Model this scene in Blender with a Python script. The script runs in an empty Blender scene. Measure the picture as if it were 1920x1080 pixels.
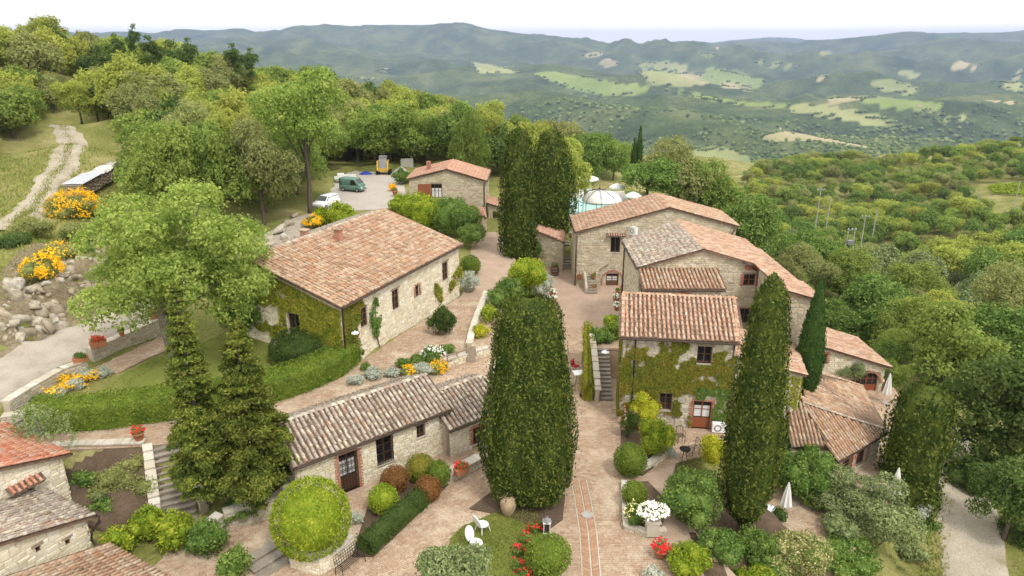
import bpy, math, random
import numpy as np
from mathutils import Matrix, Vector

# ------------------------------------------------------------------ camera, sky, sun, exposure
S = bpy.context.scene
COL = S.collection
F, HY, HC = 1321.0, 80.0, 23.0            # focal length in photo pixels, horizon row, camera height above the courtyard
PITCH = math.atan((540 - HY) / F)
CP, SP = math.cos(PITCH), math.sin(PITCH)
cam_d = bpy.data.cameras.new('camera')
cam_d.sensor_width = 36.0
cam_d.lens = F / 1920 * 36.0
cam_d.clip_start = 0.5
cam_d.clip_end = 60000
cam = bpy.data.objects.new('camera', cam_d)
cam.location = (0, 0, HC)
cam.rotation_euler = (math.radians(90) - PITCH, 0, 0)
COL.objects.link(cam)
S.camera = cam

SUN_EL, SUN_AZ = math.radians(54), math.radians(146)      # azimuth clockwise from the view direction (+Y)
world = bpy.data.worlds.new('World')
S.world = world
world.use_nodes = True
nt = world.node_tree
nt.nodes.clear()
w_out = nt.nodes.new('ShaderNodeOutputWorld')
w_bg = nt.nodes.new('ShaderNodeBackground')
w_bg.inputs['Strength'].default_value = 0.1
w_sky = nt.nodes.new('ShaderNodeTexSky')
w_sky.sky_type = 'NISHITA'
w_sky.sun_disc = False
w_sky.sun_elevation = SUN_EL
w_sky.sun_rotation = SUN_AZ
w_tc = nt.nodes.new('ShaderNodeTexCoord')
w_map = nt.nodes.new('ShaderNodeMapping')
w_map.inputs['Scale'].default_value = (1.0, 1.0, 3.5)
w_no = nt.nodes.new('ShaderNodeTexNoise')
w_no.inputs['Scale'].default_value = 2.2
w_no.inputs['Detail'].default_value = 5
w_rp = nt.nodes.new('ShaderNodeValToRGB')
w_rp.color_ramp.elements[0].position = 0.30
w_rp.color_ramp.elements[0].color = (0.80, 0.80, 0.80, 1)
w_rp.color_ramp.elements[1].position = 0.55
w_rp.color_ramp.elements[1].color = (0.97, 0.97, 0.97, 1)
w_mx = nt.nodes.new('ShaderNodeMix')
w_mx.data_type = 'RGBA'
w_mx.inputs['B'].default_value = (12.4, 12.1, 11.5, 1)      # bright even cloud cover
L = nt.links.new
L(w_tc.outputs['Generated'], w_map.inputs['Vector'])
L(w_map.outputs[0], w_no.inputs['Vector'])
L(w_no.outputs['Fac'], w_rp.inputs[0])
L(w_rp.outputs[0], w_mx.inputs['Factor'])
L(w_sky.outputs[0], w_mx.inputs['A'])
L(w_mx.outputs['Result'], w_bg.inputs['Color'])
L(w_bg.outputs[0], w_out.inputs['Surface'])

sun_d = bpy.data.lights.new('sun', 'SUN')
sun_d.energy = 1.5
sun_d.angle = math.radians(10)
sun_d.color = (1.0, 0.95, 0.86)
sun = bpy.data.objects.new('sun', sun_d)
COL.objects.link(sun)
_sd = Vector((math.sin(SUN_AZ) * math.cos(SUN_EL), math.cos(SUN_AZ) * math.cos(SUN_EL), math.sin(SUN_EL)))
sun.rotation_euler = _sd.to_track_quat('Z', 'Y').to_euler()
sun.location = (40, -20, 60)

S.view_settings.view_transform = 'Standard'
S.view_settings.look = 'None'
S.view_settings.exposure = 0.52
S.view_settings.gamma = 1.0
S.render.engine = 'CYCLES'
C = S.cycles
C.use_denoising = True
C.max_bounces = 7
C.diffuse_bounces = 4
C.glossy_bounces = 2
C.transmission_bounces = 4
C.transparent_max_bounces = 6
C.volume_bounces = 0
C.use_adaptive_sampling = True
C.adaptive_threshold = 0.02
C.caustics_reflective = False
C.caustics_refractive = False

# ------------------------------------------------------------------ placing by sight lines
def at(px, py, z=0.0):
    """the point of height z seen at photo pixel (px, py)"""
    a, b = (px - 960) / F, (py - 540) / F
    dx, dy, dz = a, CP - b * SP, -SP - b * CP
    t = (z - HC) / dz
    return Vector((dx * t, dy * t, z))

def atY(px, py, Y):
    a, b = (px - 960) / F, (py - 540) / F
    dx, dy, dz = a, CP - b * SP, -SP - b * CP
    t = Y / dy
    return Vector((dx * t, Y, HC + dz * t))

def depth(p):
    return p[1] * CP - (p[2] - HC) * SP

# ------------------------------------------------------------------ scene graph helpers
def tag(o, label=None, cat=None, group=None, kind=None):
    if label: o['label'] = label
    if cat: o['category'] = cat
    if group: o['group'] = group
    if kind: o['kind'] = kind
    return o

def thing(name, label, cat, loc, group=None):
    o = bpy.data.objects.new(name, None)
    o.empty_display_size = 0.3
    COL.objects.link(o)
    o.location = loc
    return tag(o, label, cat, group)

def put(name, mesh, parent=None, matrix=None):
    """link a mesh whose vertices are in world space (or placed by matrix) under parent"""
    o = bpy.data.objects.new(name, mesh)
    COL.objects.link(o)
    if parent is not None:
        o.parent = parent
        if parent.type == 'EMPTY': o.matrix_parent_inverse = Matrix.Translation(-parent.location)
    if matrix is not None:
        o.matrix_basis = matrix
    return o

_KID = {}
def kids(o):
    if o.name not in _KID: _KID[o.name] = [c for c in o.children]
    return _KID[o.name]

def copy_tree(root, loc, rotz=0.0, scale=1.0, label=None, group=None):
    r = root.copy()
    COL.objects.link(r)
    r.location = loc
    r.rotation_euler = (0, 0, rotz)
    r.scale = scale if hasattr(scale, '__len__') else (scale,) * 3
    if label: r['label'] = label
    if group: r['group'] = group
    for c in kids(root):
        d = c.copy(); COL.objects.link(d); d.parent = r
        for g in kids(c):
            e = g.copy(); COL.objects.link(e); e.parent = d
    return r

class MB:
    """collects geometry, builds one mesh"""
    def __init__(s):
        s.v = []; s.f = []
    def add(s, vs, fs):
        n = len(s.v)
        s.v.extend([tuple(x) for x in vs])
        s.f.extend([tuple(i + n for i in f) for f in fs])
        return s
    def box(s, c, size, rz=0.0, M=None):
        x, y, z = [k / 2 for k in size]
        vs = [Vector((a * x, b * y, d * z)) for d in (-1, 1) for b in (-1, 1) for a in (-1, 1)]
        R = M if M is not None else Matrix.Rotation(rz, 3, 'Z')
        vs = [R @ k + Vector(c) for k in vs]
        return s.add(vs, [(0, 2, 3, 1), (4, 5, 7, 6), (0, 1, 5, 4), (2, 6, 7, 3), (0, 4, 6, 2), (1, 3, 7, 5)])
    def bar(s, p, q, w, h=None, up=(0, 0, 1)):
        """box beam from p to q"""
        p, q = Vector(p), Vector(q); h = h or w
        d = (q - p); ln = d.length
        if ln < 1e-6: return s
        d.normalize(); u = Vector(up)
        if abs(d.dot(u)) > 0.98: u = Vector((0, 1, 0))
        x = d.cross(u).normalized(); y = x.cross(d)
        M = Matrix((x, d, y)).transposed()
        return s.box((p + q) / 2, (w, ln, h), M=M)
    def tube(s, pts, r, n=8, cap=True):
        pts = [Vector(p) for p in pts]
        rs = r if hasattr(r, '__len__') else [r] * len(pts)
        vs, fs = [], []
        for i, p in enumerate(pts):
            d = (pts[min(i + 1, len(pts) - 1)] - pts[max(i - 1, 0)])
            d = d.normalized() if d.length > 1e-9 else Vector((0, 0, 1))
            u = Vector((0, 0, 1)) if abs(d.z) < 0.9 else Vector((0, 1, 0))
            x = d.cross(u).normalized(); y = d.cross(x)
            for k in range(n):
                a = 2 * math.pi * k / n
                vs.append(p + (x * math.cos(a) + y * math.sin(a)) * rs[i])
        for i in range(len(pts) - 1):
            for k in range(n):
                a, b = i * n + k, i * n + (k + 1) % n
                fs.append((a, b, b + n, a + n))
        if cap:
            fs.append(tuple(range(n - 1, -1, -1)))
            fs.append(tuple(range((len(pts) - 1) * n, len(pts) * n)))
        return s.add(vs, fs)
    def lathe(s, prof, c, n=16):
        vs, fs = [], []
        for (r, z) in prof:
            for k in range(n):
                a = 2 * math.pi * k / n
                vs.append((c[0] + r * math.cos(a), c[1] + r * math.sin(a), c[2] + z))
        for i in range(len(prof) - 1):
            for k in range(n):
                a, b = i * n + k, i * n + (k + 1) % n
                fs.append((a, b, b + n, a + n))
        fs.append(tuple(range(n - 1, -1, -1)))
        fs.append(tuple(range((len(prof) - 1) * n, len(prof) * n)))
        return s.add(vs, fs)
    def slab(s, poly, thick):
        """3-D planar polygon, extruded down by thick"""
        n = len(poly)
        p = [Vector(q) for q in poly]
        vs = p + [q - Vector((0, 0, thick)) for q in p]
        fs = [tuple(range(n)), tuple(range(2 * n - 1, n - 1, -1))] + [(i, i + n, (i + 1) % n + n, (i + 1) % n) for i in range(n)]
        return s.add(vs, fs)
    def mesh(s, name, mat, smooth=False):
        m = bpy.data.meshes.new(name)
        m.from_pydata(s.v, [], s.f)
        if mat is not None: m.materials.append(mat)
        if smooth: m.polygons.foreach_set('use_smooth', [True] * len(m.polygons))
        m.update()
        return m
    def build(s, name, mat, parent=None, smooth=False, kind=None):
        o = put(name, s.mesh(name, mat, smooth), parent)
        if kind: o['kind'] = kind
        return o

def np_mesh(name, v, quads, mat, smooth=False):
    """fast mesh from numpy arrays; quads (n,4) or (n,3)"""
    m = bpy.data.meshes.new(name)
    v = np.ascontiguousarray(v, dtype=np.float32); q = np.ascontiguousarray(quads, dtype=np.int32)
    k = q.shape[1]
    m.vertices.add(len(v)); m.vertices.foreach_set('co', v.ravel())
    m.loops.add(q.size); m.loops.foreach_set('vertex_index', q.ravel())
    m.polygons.add(len(q))
    m.polygons.foreach_set('loop_start', np.arange(0, q.size, k, dtype=np.int32))
    m.polygons.foreach_set('loop_total', np.full(len(q), k, dtype=np.int32))
    if smooth: m.polygons.foreach_set('use_smooth', np.ones(len(q), dtype=bool))
    m.update(calc_edges=True)
    if mat is not None: m.materials.append(mat)
    return m

# ------------------------------------------------------------------ value noise for shaping land
_perm = np.random.RandomState(7).rand(256, 256)
def vnoise(x, y):
    xi, yi = np.floor(x).astype(int), np.floor(y).astype(int)
    fx, fy = x - xi, y - yi
    fx, fy = fx * fx * (3 - 2 * fx), fy * fy * (3 - 2 * fy)
    g = lambda i, j: _perm[i & 255, j & 255]
    return (g(xi, yi) * (1 - fx) + g(xi + 1, yi) * fx) * (1 - fy) + (g(xi, yi + 1) * (1 - fx) + g(xi + 1, yi + 1) * fx) * fy - 0.5
def fbm(x, y, octs=4, gain=0.5):
    t, a = 0, 1.0
    for k in range(octs):
        t = t + a * vnoise(x * 2 ** k + 17.3 * k, y * 2 ** k + 5.1 * k); a *= gain
    return t

def in_poly(x, y, poly):
    x, y = np.asarray(x, float), np.asarray(y, float)
    c = np.zeros(x.shape, bool)
    n = len(poly)
    for i in range(n):
        x0, y0 = poly[i][0], poly[i][1]; x1, y1 = poly[(i + 1) % n][0], poly[(i + 1) % n][1]
        if y0 == y1: continue
        k = ((y0 > y) != (y1 > y)) & (x < (x1 - x0) * (y - y0) / (y1 - y0) + x0)
        c ^= k
    return c
# ------------------------------------------------------------------ procedural materials
def new_mat(name, rough=0.9, spec=0.2):
    m = bpy.data.materials.new(name); m.use_nodes = True
    b = m.node_tree.nodes['Principled BSDF']
    b.inputs['Roughness'].default_value = rough
    b.inputs['Specular IOR Level'].default_value = spec
    return m, m.node_tree, b

def N(t, kind, **kw):
    n = t.nodes.new('ShaderNode' + kind)
    for k, v in kw.items():
        if k in n.inputs: n.inputs[k].default_value = v
        else: setattr(n, k, v)
    return n

def ramp(t, stops, interp='LINEAR'):
    r = t.nodes.new('ShaderNodeValToRGB'); r.color_ramp.interpolation = interp
    e = r.color_ramp.elements
    while len(e) < len(stops): e.new(0.5)
    for k, (p, c) in enumerate(stops):
        e[k].position = p; e[k].color = (*c, 1) if len(c) == 3 else c
    return r

def mixc(t, fac, a, b, mode='MIX'):
    m = t.nodes.new('ShaderNodeMix'); m.data_type = 'RGBA'; m.blend_type = mode
    for s, v in (('Factor', fac), ('A', a), ('B', b)):
        i = m.inputs[s] if s == 'Factor' else [k for k in m.inputs if k.name == s and k.type == 'RGBA'][0]
        if hasattr(v, 'links'): t.links.new(v, i)
        elif s == 'Factor': i.default_value = v
        else: i.default_value = (*v, 1) if len(v) == 3 else v
    return [o for o in m.outputs if o.type == 'RGBA'][0]

def piece_random(t):
    """a random number for each piece, whether it is an object of its own or an island of a joined mesh"""
    g = N(t, 'NewGeometry'); o = N(t, 'ObjectInfo')
    a = N(t, 'Math', operation='ADD'); t.links.new(g.outputs['Random Per Island'], a.inputs[0]); t.links.new(o.outputs['Random'], a.inputs[1])
    f = N(t, 'Math', operation='FRACT'); t.links.new(a.outputs[0], f.inputs[0])
    return f.outputs[0]

def noise(t, scale, detail=4, rough=0.6, coord='Position'):
    n = N(t, 'TexNoise', Scale=scale, Detail=detail, Roughness=rough)
    if coord == 'Position':
        g = N(t, 'NewGeometry'); t.links.new(g.outputs['Position'], n.inputs['Vector'])
    else:
        g = N(t, 'TexCoord'); t.links.new(g.outputs[coord], n.inputs['Vector'])
    return n.outputs['Fac']

def bump(t, b, h, strength=0.4, dist=0.02):
    n = N(t, 'Bump', Strength=strength, Distance=dist)
    t.links.new(h, n.inputs['Height']); t.links.new(n.outputs[0], b.inputs['Normal'])

def pieces_mat(name, palette, blotch=None, blotch_amt=(0.55, 0.7), blotch_scale=3.0, fine=18.0, rough=0.92, spec=0.15, blotch2=None, b2=(0.66, 0.72), grime=0.35):
    """stone, tile or brick: a palette picked per piece, fine grain, lichen blotches"""
    m, t, b = new_mat(name, rough, spec)
    r = ramp(t, [((k + 0.0) / max(1, len(palette) - 1), c) for k, c in enumerate(palette)])
    t.links.new(piece_random(t), r.inputs[0])
    c = r.outputs[0]
    fn = noise(t, fine, 5, 0.65)
    fr = ramp(t, [(0.25, (1 - grime,) * 3), (0.75, (1.12,) * 3)]); t.links.new(fn, fr.inputs[0])
    c = mixc(t, 1.0, c, fr.outputs[0], 'MULTIPLY')
    if blotch:
        br = ramp(t, [(blotch_amt[0], (0, 0, 0)), (blotch_amt[1], (1, 1, 1))]); t.links.new(noise(t, blotch_scale, 6, 0.7), br.inputs[0])
        c = mixc(t, br.outputs[0], c, blotch)
    if blotch2:
        br = ramp(t, [(b2[0], (0, 0, 0)), (b2[1], (1, 1, 1))]); t.links.new(noise(t, blotch_scale * 0.6 + 0.37, 6, 0.75), br.inputs[0])
        c = mixc(t, br.outputs[0], c, blotch2)
    t.links.new(c, b.inputs['Base Color'])
    bump(t, b, fn, 0.5, 0.02)
    return m

def flat(name, c, rough=0.7, spec=0.3, var=0.18, scale=6.0, metal=0.0, bmp=0.15):
    m, t, b = new_mat(name, rough, spec)
    n = noise(t, scale, 5, 0.65)
    r = ramp(t, [(0.3, tuple(k * (1 - var) for k in c)), (0.7, tuple(min(1, k * (1 + var * 0.6)) for k in c))])
    t.links.new(n, r.inputs[0]); t.links.new(r.outputs[0], b.inputs['Base Color'])
    b.inputs['Metallic'].default_value = metal
    if bmp: bump(t, b, n, bmp, 0.01)
    return m

def ground_mat(name, stops, scale=0.35, fine=9.0, famt=0.3, bmp=0.5, bd=0.05, rough=0.97):
    m, t, b = new_mat(name, rough, 0.1)
    r = ramp(t, stops); t.links.new(noise(t, scale, 7, 0.65), r.inputs[0])
    fn = noise(t, fine, 5, 0.7)
    fr = ramp(t, [(0.25, (1 - famt,) * 3), (0.75, (1 + famt,) * 3)]); t.links.new(fn, fr.inputs[0])
    t.links.new(mixc(t, 1.0, r.outputs[0], fr.outputs[0], 'MULTIPLY'), b.inputs['Base Color'])
    bump(t, b, fn, bmp, bd)
    return m

def leaf_mat(name, c1, c2, c3=None, scale=0.8, transl=0.5, objvar=0.16, spread=0.5):
    """foliage: colour varies by leaf, by spray and by plant; light passes through the leaves"""
    m = bpy.data.materials.new(name); m.use_nodes = True
    t = m.node_tree; t.nodes.clear()
    out = N(t, 'OutputMaterial')
    g = N(t, 'NewGeometry'); oi = N(t, 'ObjectInfo'); tc = N(t, 'TexCoord')
    no = N(t, 'TexNoise', Scale=scale, Detail=4, Roughness=0.6)
    t.links.new(tc.outputs['Object'], no.inputs['Vector'])
    a = N(t, 'Math', operation='MULTIPLY_ADD'); t.links.new(g.outputs['Random Per Island'], a.inputs[0]); a.inputs[1].default_value = spread
    t.links.new(no.outputs['Fac'], a.inputs[2])
    s = N(t, 'Math', operation='SUBTRACT'); t.links.new(a.outputs[0], s.inputs[0]); s.inputs[1].default_value = spread * 0.5
    c1, c2 = [tuple(k * 1.45 for k in c) for c in (c1, c2)]; c3 = tuple(k * 1.45 for k in c3) if c3 else None
    stops = [(0.25, c1), (0.72, c2)] if c3 is None else [(0.22, c1), (0.55, c2), (0.8, c3)]
    r = ramp(t, stops); t.links.new(s.outputs[0], r.inputs[0])
    hv = N(t, 'HueSaturation')
    t.links.new(r.outputs[0], hv.inputs['Color'])
    mr = N(t, 'MapRange'); t.links.new(oi.outputs['Random'], mr.inputs['Value'])
    mr.inputs['To Min'].default_value = 1 - objvar; mr.inputs['To Max'].default_value = 1 + objvar
    t.links.new(mr.outputs[0], hv.inputs['Value'])
    w = N(t, 'TexWhiteNoise', noise_dimensions='1D'); t.links.new(oi.outputs['Random'], w.inputs['W'])
    mh = N(t, 'MapRange'); t.links.new(w.outputs['Value'], mh.inputs['Value'])
    mh.inputs['To Min'].default_value = 0.5 - objvar * 0.05; mh.inputs['To Max'].default_value = 0.5 + objvar * 0.06
    t.links.new(mh.outputs[0], hv.inputs['Hue'])
    d = N(t, 'BsdfDiffuse'); tr = N(t, 'BsdfTranslucent'); gl = N(t, 'BsdfGlossy', Roughness=0.55)
    t.links.new(hv.outputs[0], d.inputs['Color']); t.links.new(hv.outputs[0], tr.inputs['Color'])
    gl.inputs['Color'].default_value = (0.6, 0.65, 0.6, 1)
    mx = N(t, 'MixShader'); mx.inputs[0].default_value = transl
    t.links.new(d.outputs[0], mx.inputs[1]); t.links.new(tr.outputs[0], mx.inputs[2])
    m2 = N(t, 'MixShader'); m2.inputs[0].default_value = 0.010
    t.links.new(mx.outputs[0], m2.inputs[1]); t.links.new(gl.outputs[0], m2.inputs[2])
    t.links.new(m2.outputs[0], out.inputs['Surface'])
    return m

# masonry
M = {}
M['stone_cream'] = pieces_mat('stone_cream', [(.70, .62, .45), (.76, .70, .55), (.62, .54, .38), (.82, .78, .66), (.60, .53, .40), (.76, .68, .51)], blotch=(.68, .64, .53), blotch_amt=(.6, .75), blotch_scale=1.2, grime=.2)
M['stone_tan'] = pieces_mat('stone_tan', [(.56, .48, .34), (.62, .55, .41), (.46, .39, .28), (.68, .62, .49), (.52, .43, .30), (.58, .49, .36)], blotch=(.44, .40, .33), blotch_amt=(.6, .78), blotch_scale=1.0, grime=.25)
M['stone_grey'] = pieces_mat('stone_grey', [(.60, .54, .42), (.52, .47, .37), (.68, .63, .51), (.44, .39, .31), (.62, .53, .39)], blotch=(.48, .47, .42), blotch_amt=(.58, .72), blotch_scale=1.5)
M['mortar_cream'] = ground_mat('mortar_cream', [(.3, (.58, .52, .39)), (.7, (.70, .64, .51))], 1.5, 14, .2, .4, .02)
M['mortar_tan'] = ground_mat('mortar_tan', [(.3, (.42, .36, .27)), (.7, (.54, .48, .37))], 1.5, 14, .2, .4, .02)
M['brick'] = pieces_mat('brick', [(.42, .19, .12), (.50, .25, .17), (.36, .16, .11), (.52, .31, .22)])
M['brick_red'] = flat('painted_brick_red', (.40, .15, .11), .9, .1, .25, 9)
# roofs
M['tile_salmon'] = pieces_mat('tile_salmon', [(0.530, 0.305, 0.204), (0.612, 0.403, 0.283), (0.449, 0.256, 0.168), (0.632, 0.472, 0.345), (0.510, 0.334, 0.231), (0.367, 0.246, 0.168)], blotch=(0.632, 0.531, 0.399), blotch_amt=(.56, .70), blotch_scale=2.2, blotch2=(0.200, 0.165, 0.112), b2=(.66, .74))
M['tile_rust'] = pieces_mat('tile_rust', [(0.490, 0.275, 0.168), (0.581, 0.393, 0.266), (0.388, 0.226, 0.142), (0.612, 0.472, 0.337), (0.428, 0.305, 0.212), (0.551, 0.315, 0.186), (0.306, 0.206, 0.142)], blotch=(0.592, 0.492, 0.364), blotch_amt=(.52, .66), blotch_scale=2.0, blotch2=(0.180, 0.144, 0.095), b2=(.64, .72))
M['tile_lichen'] = pieces_mat('tile_lichen', [(.36, .28, .22), (.46, .39, .32), (.29, .22, .17), (.52, .46, .40), (.40, .33, .27), (.46, .30, .21)], blotch=(0.653, 0.590, 0.460), blotch_amt=(.50, .62), blotch_scale=3.0, blotch2=(0.170, 0.144, 0.095), b2=(.62, .70))
M['tile_red'] = pieces_mat('tile_red', [(0.592, 0.217, 0.133), (0.632, 0.334, 0.231), (0.530, 0.197, 0.115), (0.612, 0.433, 0.319), (0.653, 0.275, 0.150)], blotch=(0.632, 0.521, 0.399), blotch_amt=(.58, .72), blotch_scale=2.2, blotch2=(0.220, 0.185, 0.129), b2=(.68, .76))
M['tile_pink'] = pieces_mat('tile_pink', [(0.592, 0.325, 0.231), (0.632, 0.393, 0.283), (0.530, 0.286, 0.195), (0.612, 0.423, 0.319)], blotch=(0.612, 0.512, 0.399), blotch_amt=(.6, .76), blotch_scale=1.6)
M['tile_orange'] = flat('orange_lichen_tile', (.56, .27, .09), .95, .1, .35, 12)
M['pan'] = flat('pan_tile', (.20, .135, .095), .95, .1, .4, 5)
M['channel'] = pieces_mat('channel_tile', [(.15, .10, .07), (.20, .135, .10), (.12, .08, .06), (.24, .17, .13)], blotch=(.28, .24, .19), blotch_amt=(.58, .72), blotch_scale=2.0)  # dirty pan tiles, colour also darkened to stand for shade between the covers
# paving
M['paver'] = pieces_mat('paving_brick', [(0.469, 0.315, 0.212), (0.551, 0.414, 0.293), (0.408, 0.275, 0.186), (0.592, 0.472, 0.345), (0.490, 0.344, 0.239), (0.510, 0.364, 0.256)], blotch=(0.571, 0.472, 0.354), blotch_amt=(.50, .66), blotch_scale=.45, blotch2=(.27, .22, .16), b2=(.60, .74), grime=.45)
M['paver_red'] = pieces_mat('paving_brick_red', [(0.449, 0.246, 0.150), (0.510, 0.315, 0.204), (0.408, 0.226, 0.142), (0.530, 0.364, 0.248)], blotch=(0.530, 0.414, 0.301), blotch_amt=(.55, .75), blotch_scale=.6)
M['joint'] = ground_mat('paving_joint', [(.3, (.36, .26, .19)), (.7, (.46, .35, .27))], .8, 16, .25, .3, .02)
M['step'] = pieces_mat('stone_step', [(.30, .26, .21), (.36, .32, .26), (.26, .22, .18)], blotch=(.42, .38, .31), blotch_scale=2)
M['coping'] = pieces_mat('coping_stone', [(.62, .57, .48), (.54, .48, .38), (.68, .64, .56)], blotch=(.44, .41, .35), blotch_scale=2)
M['rock'] = pieces_mat('limestone_rock', [(.44, .38, .29), (.54, .49, .40), (.34, .29, .21), (.47, .40, .29), (.60, .57, .50)], blotch=(.24, .21, .16), blotch_amt=(.50, .66), blotch_scale=1.5, fine=4, grime=.45)
# ground
M['land'] = ground_mat('wild_ground', [(.30, (.13, .15, .04)), (.48, (.20, .205, .06)), (.62, (.29, .26, .11)), (.76, (.42, .36, .22))], .16, 4, .4, .8, .1)
M['lawn'] = ground_mat('lawn', [(.3, (.12, .16, .03)), (.55, (.19, .215, .05)), (.75, (.26, .25, .08))], .5, 22, .35, .6, .04)
M['soil'] = ground_mat('garden_soil', [(.3, (.09, .062, .042)), (.7, (.15, .11, .075))], 1.2, 12, .4, .8, .06)
M['bank'] = ground_mat('bank_soil', [(.3, (.16, .13, .08)), (.55, (.27, .22, .14)), (.75, (.36, .30, .20))], .8, 6, .5, 1.0, .15)
M['gravel'] = ground_mat('gravel', [(.3, (.30, .26, .21)), (.5, (.40, .35, .29)), (.72, (.47, .42, .35))], .5, 20, .34, .6, .03)
M['tarmac'] = ground_mat('pale_asphalt', [(.3, (.40, .36, .31)), (.7, (.50, .46, .41))], .3, 24, .15, .3, .02)
M['dirt'] = ground_mat('dirt_track', [(.28, (.26, .23, .13)), (.42, (.38, .33, .25)), (.7, (.48, .43, .35))], .45, 8, .3, .7, .06)
M['woodfloor'] = M['land']
# small things
M['wood'] = flat('brown_wood', (.15, .075, .04), .65, .3, .3, 14)
M['wood_red'] = flat('red_brown_wood', (.30, .10, .045), .6, .3, .25, 12)
M['wood_old'] = flat('weathered_wood', (.30, .24, .18), .9, .1, .3, 10)
M['iron'] = flat('dark_iron', (.035, .033, .032), .5, .4, .2, 20, .6, 0)
M['gutter'] = flat('copper_gutter', (.10, .072, .055), .5, .4, .25, 10, .6, 0)
M['white'] = flat('white_paint', (.80, .80, .79), .5, .3, .05, 5, 0, 0)
M['plastic'] = flat('white_plastic', (.86, .87, .88), .35, .5, .03, 4, 0, 0)
M['curtain'] = flat('lace_curtain', (.72, .73, .74), .9, .1, .12, 12)
M['plaster'] = flat('pale_plaster', (.66, .62, .54), .95, .1, .15, 3)
M['terracotta'] = flat('terracotta', (.46, .19, .10), .9, .15, .25, 9)
M['jar'] = flat('old_clay_jar', (.42, .31, .20), .9, .15, .3, 5)
M['red'] = flat('red_paint', (.62, .03, .025), .45, .4, .1, 6, 0, 0)
M['red_fabric'] = flat('red_fabric', (.60, .035, .045), .9, .1, .1, 9)
M['yellow'] = flat('yellow_machine_paint', (.62, .38, .06), .55, .4, .2, 6, 0, 0)
M['grey_metal'] = flat('grey_metal', (.30, .30, .31), .55, .4, .2, 6, .4, 0)
M['concrete'] = flat('concrete', (.40, .38, .35), .95, .1, .15, 3)
M['blue'] = flat('blue_tarp', (.03, .055, .32), .6, .3, .25, 3)
M['green_paint'] = flat('green_van_paint', (.13, .24, .19), .45, .4, .12, 3, 0, 0)
M['hose'] = flat('turquoise_hose', (.20, .56, .42), .5, .4, .12, 6, 0, 0)
M['rubber'] = flat('black_rubber', (.02, .02, .02), .8, .2, .2, 9, 0, 0)
M['rim'] = flat('wheel_rim', (.5, .5, .5), .4, .5, .1, 9, .7, 0)
M['canvas'] = flat('white_canvas', (.80, .79, .76), .85, .1, .05, 4)
M['old_sheet'] = flat('grey_white_sheet', (.56, .56, .54), .8, .2, .3, 4)
M['sheet_metal'] = flat('corrugated_sheet', (.48, .50, .53), .5, .4, .2, 3, .3, 0)
M['lamp_red'] = flat('tail_lamp', (.35, .02, .02), .3, .5, 0.05, 5, 0, 0)
m, t, b = new_mat('window_glass', .06, .6); b.inputs['Base Color'].default_value = (.018, .020, .022, 1); M['glass'] = m
m, t, b = new_mat('pool_water', .05, .5); b.inputs['Base Color'].default_value = (.50, .76, .74, 1); bump(t, b, noise(t, 3.0, 3), .12, .02); M['water'] = m
M['bark'] = flat('bark', (.13, .105, .08), .95, .1, .4, 7, 0, .8)
M['bark_pale'] = flat('pale_bark', (.23, .20, .165), .95, .1, .45, 6, 0, .8)
# foliage
M['oak'] = leaf_mat('oak_leaves', (.110, .165, .032), (.195, .262, .054), (.285, .338, .088), .5)
M['oak_light'] = leaf_mat('young_oak_leaves', (.180, .215, .040), (.290, .322, .064), (.385, .40, .100), .5)
M['oak_olive'] = leaf_mat('dusty_oak_leaves', (.155, .175, .055), (.238, .255, .088), (.320, .325, .128), .5)
M['oak_dark'] = leaf_mat('holm_oak_leaves', (.045, .080, .018), (.090, .138, .034), (.148, .195, .054), .6)
M['oak_big'] = leaf_mat('garden_oak_leaves', (.138, .185, .038), (.238, .290, .064), (.345, .380, .102), .45)
M['cypress'] = leaf_mat('cypress_scales', (.016, .029, .005), (.046, .067, .011), (.100, .115, .021), 1.1, .2, .1, .85)
M['cypress_dark'] = leaf_mat('dark_cypress_scales', (.020, .042, .008), (.042, .075, .014), None, 1.2, .2, .1)
M['conifer'] = leaf_mat('conifer_sprays', (.034, .054, .010), (.092, .118, .018), (.20, .215, .036), .9, .25, .12)
M['hedge'] = leaf_mat('hedge_leaves', (.060, .100, .014), (.125, .175, .024), (.18, .225, .034), 1.6, .25, .1)
M['hedge_dark'] = leaf_mat('dark_hedge_leaves', (.032, .060, .014), (.070, .105, .024), None, 1.6, .25, .1)
M['bright'] = leaf_mat('bright_shrub_leaves', (.10, .16, .014), (.22, .28, .022), (.34, .36, .04), 1.6, .3, .08)
M['yellowgreen'] = leaf_mat('yellow_green_leaves', (.20, .23, .016), (.36, .36, .025), (.45, .42, .05), 1.6, .3, .06)
M['mid'] = leaf_mat('mid_green_leaves', (.058, .110, .022), (.118, .185, .038), (.19, .25, .062), 1.3, .3, .12)
M['russet'] = leaf_mat('russet_leaves', (.13, .062, .022), (.21, .105, .035), None, 2.0, .25, .08)
M['olive'] = leaf_mat('olive_leaves', (.10, .135, .05), (.18, .22, .088), (.27, .305, .14), 1.2, .25, .08)
M['silver'] = leaf_mat('silver_leaves', (.26, .28, .22), (.40, .42, .35), None, 1.8, .2, .06)
M['ivy'] = leaf_mat('ivy_leaves', (.10, .125, .018), (.185, .195, .026), (.255, .165, .035), .9, .25, .05, .6)
M['ivy_green'] = leaf_mat('green_ivy_leaves', (.11, .14, .016), (.23, .235, .026), (.30, .26, .045), .8, .25, .05)
M['variegated'] = leaf_mat('variegated_leaves', (.10, .135, .03), (.26, .26, .09), (.46, .42, .21), 2.0, .25, .06, .9)
M['broom'] = leaf_mat('yellow_broom_flowers', (.62, .36, .012), (.78, .50, .02), None, 2.0, .25, .05)
M['red_flower'] = leaf_mat('red_petals', (.55, .012, .02), (.70, .04, .05), None, 2.0, .2, .05)
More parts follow.
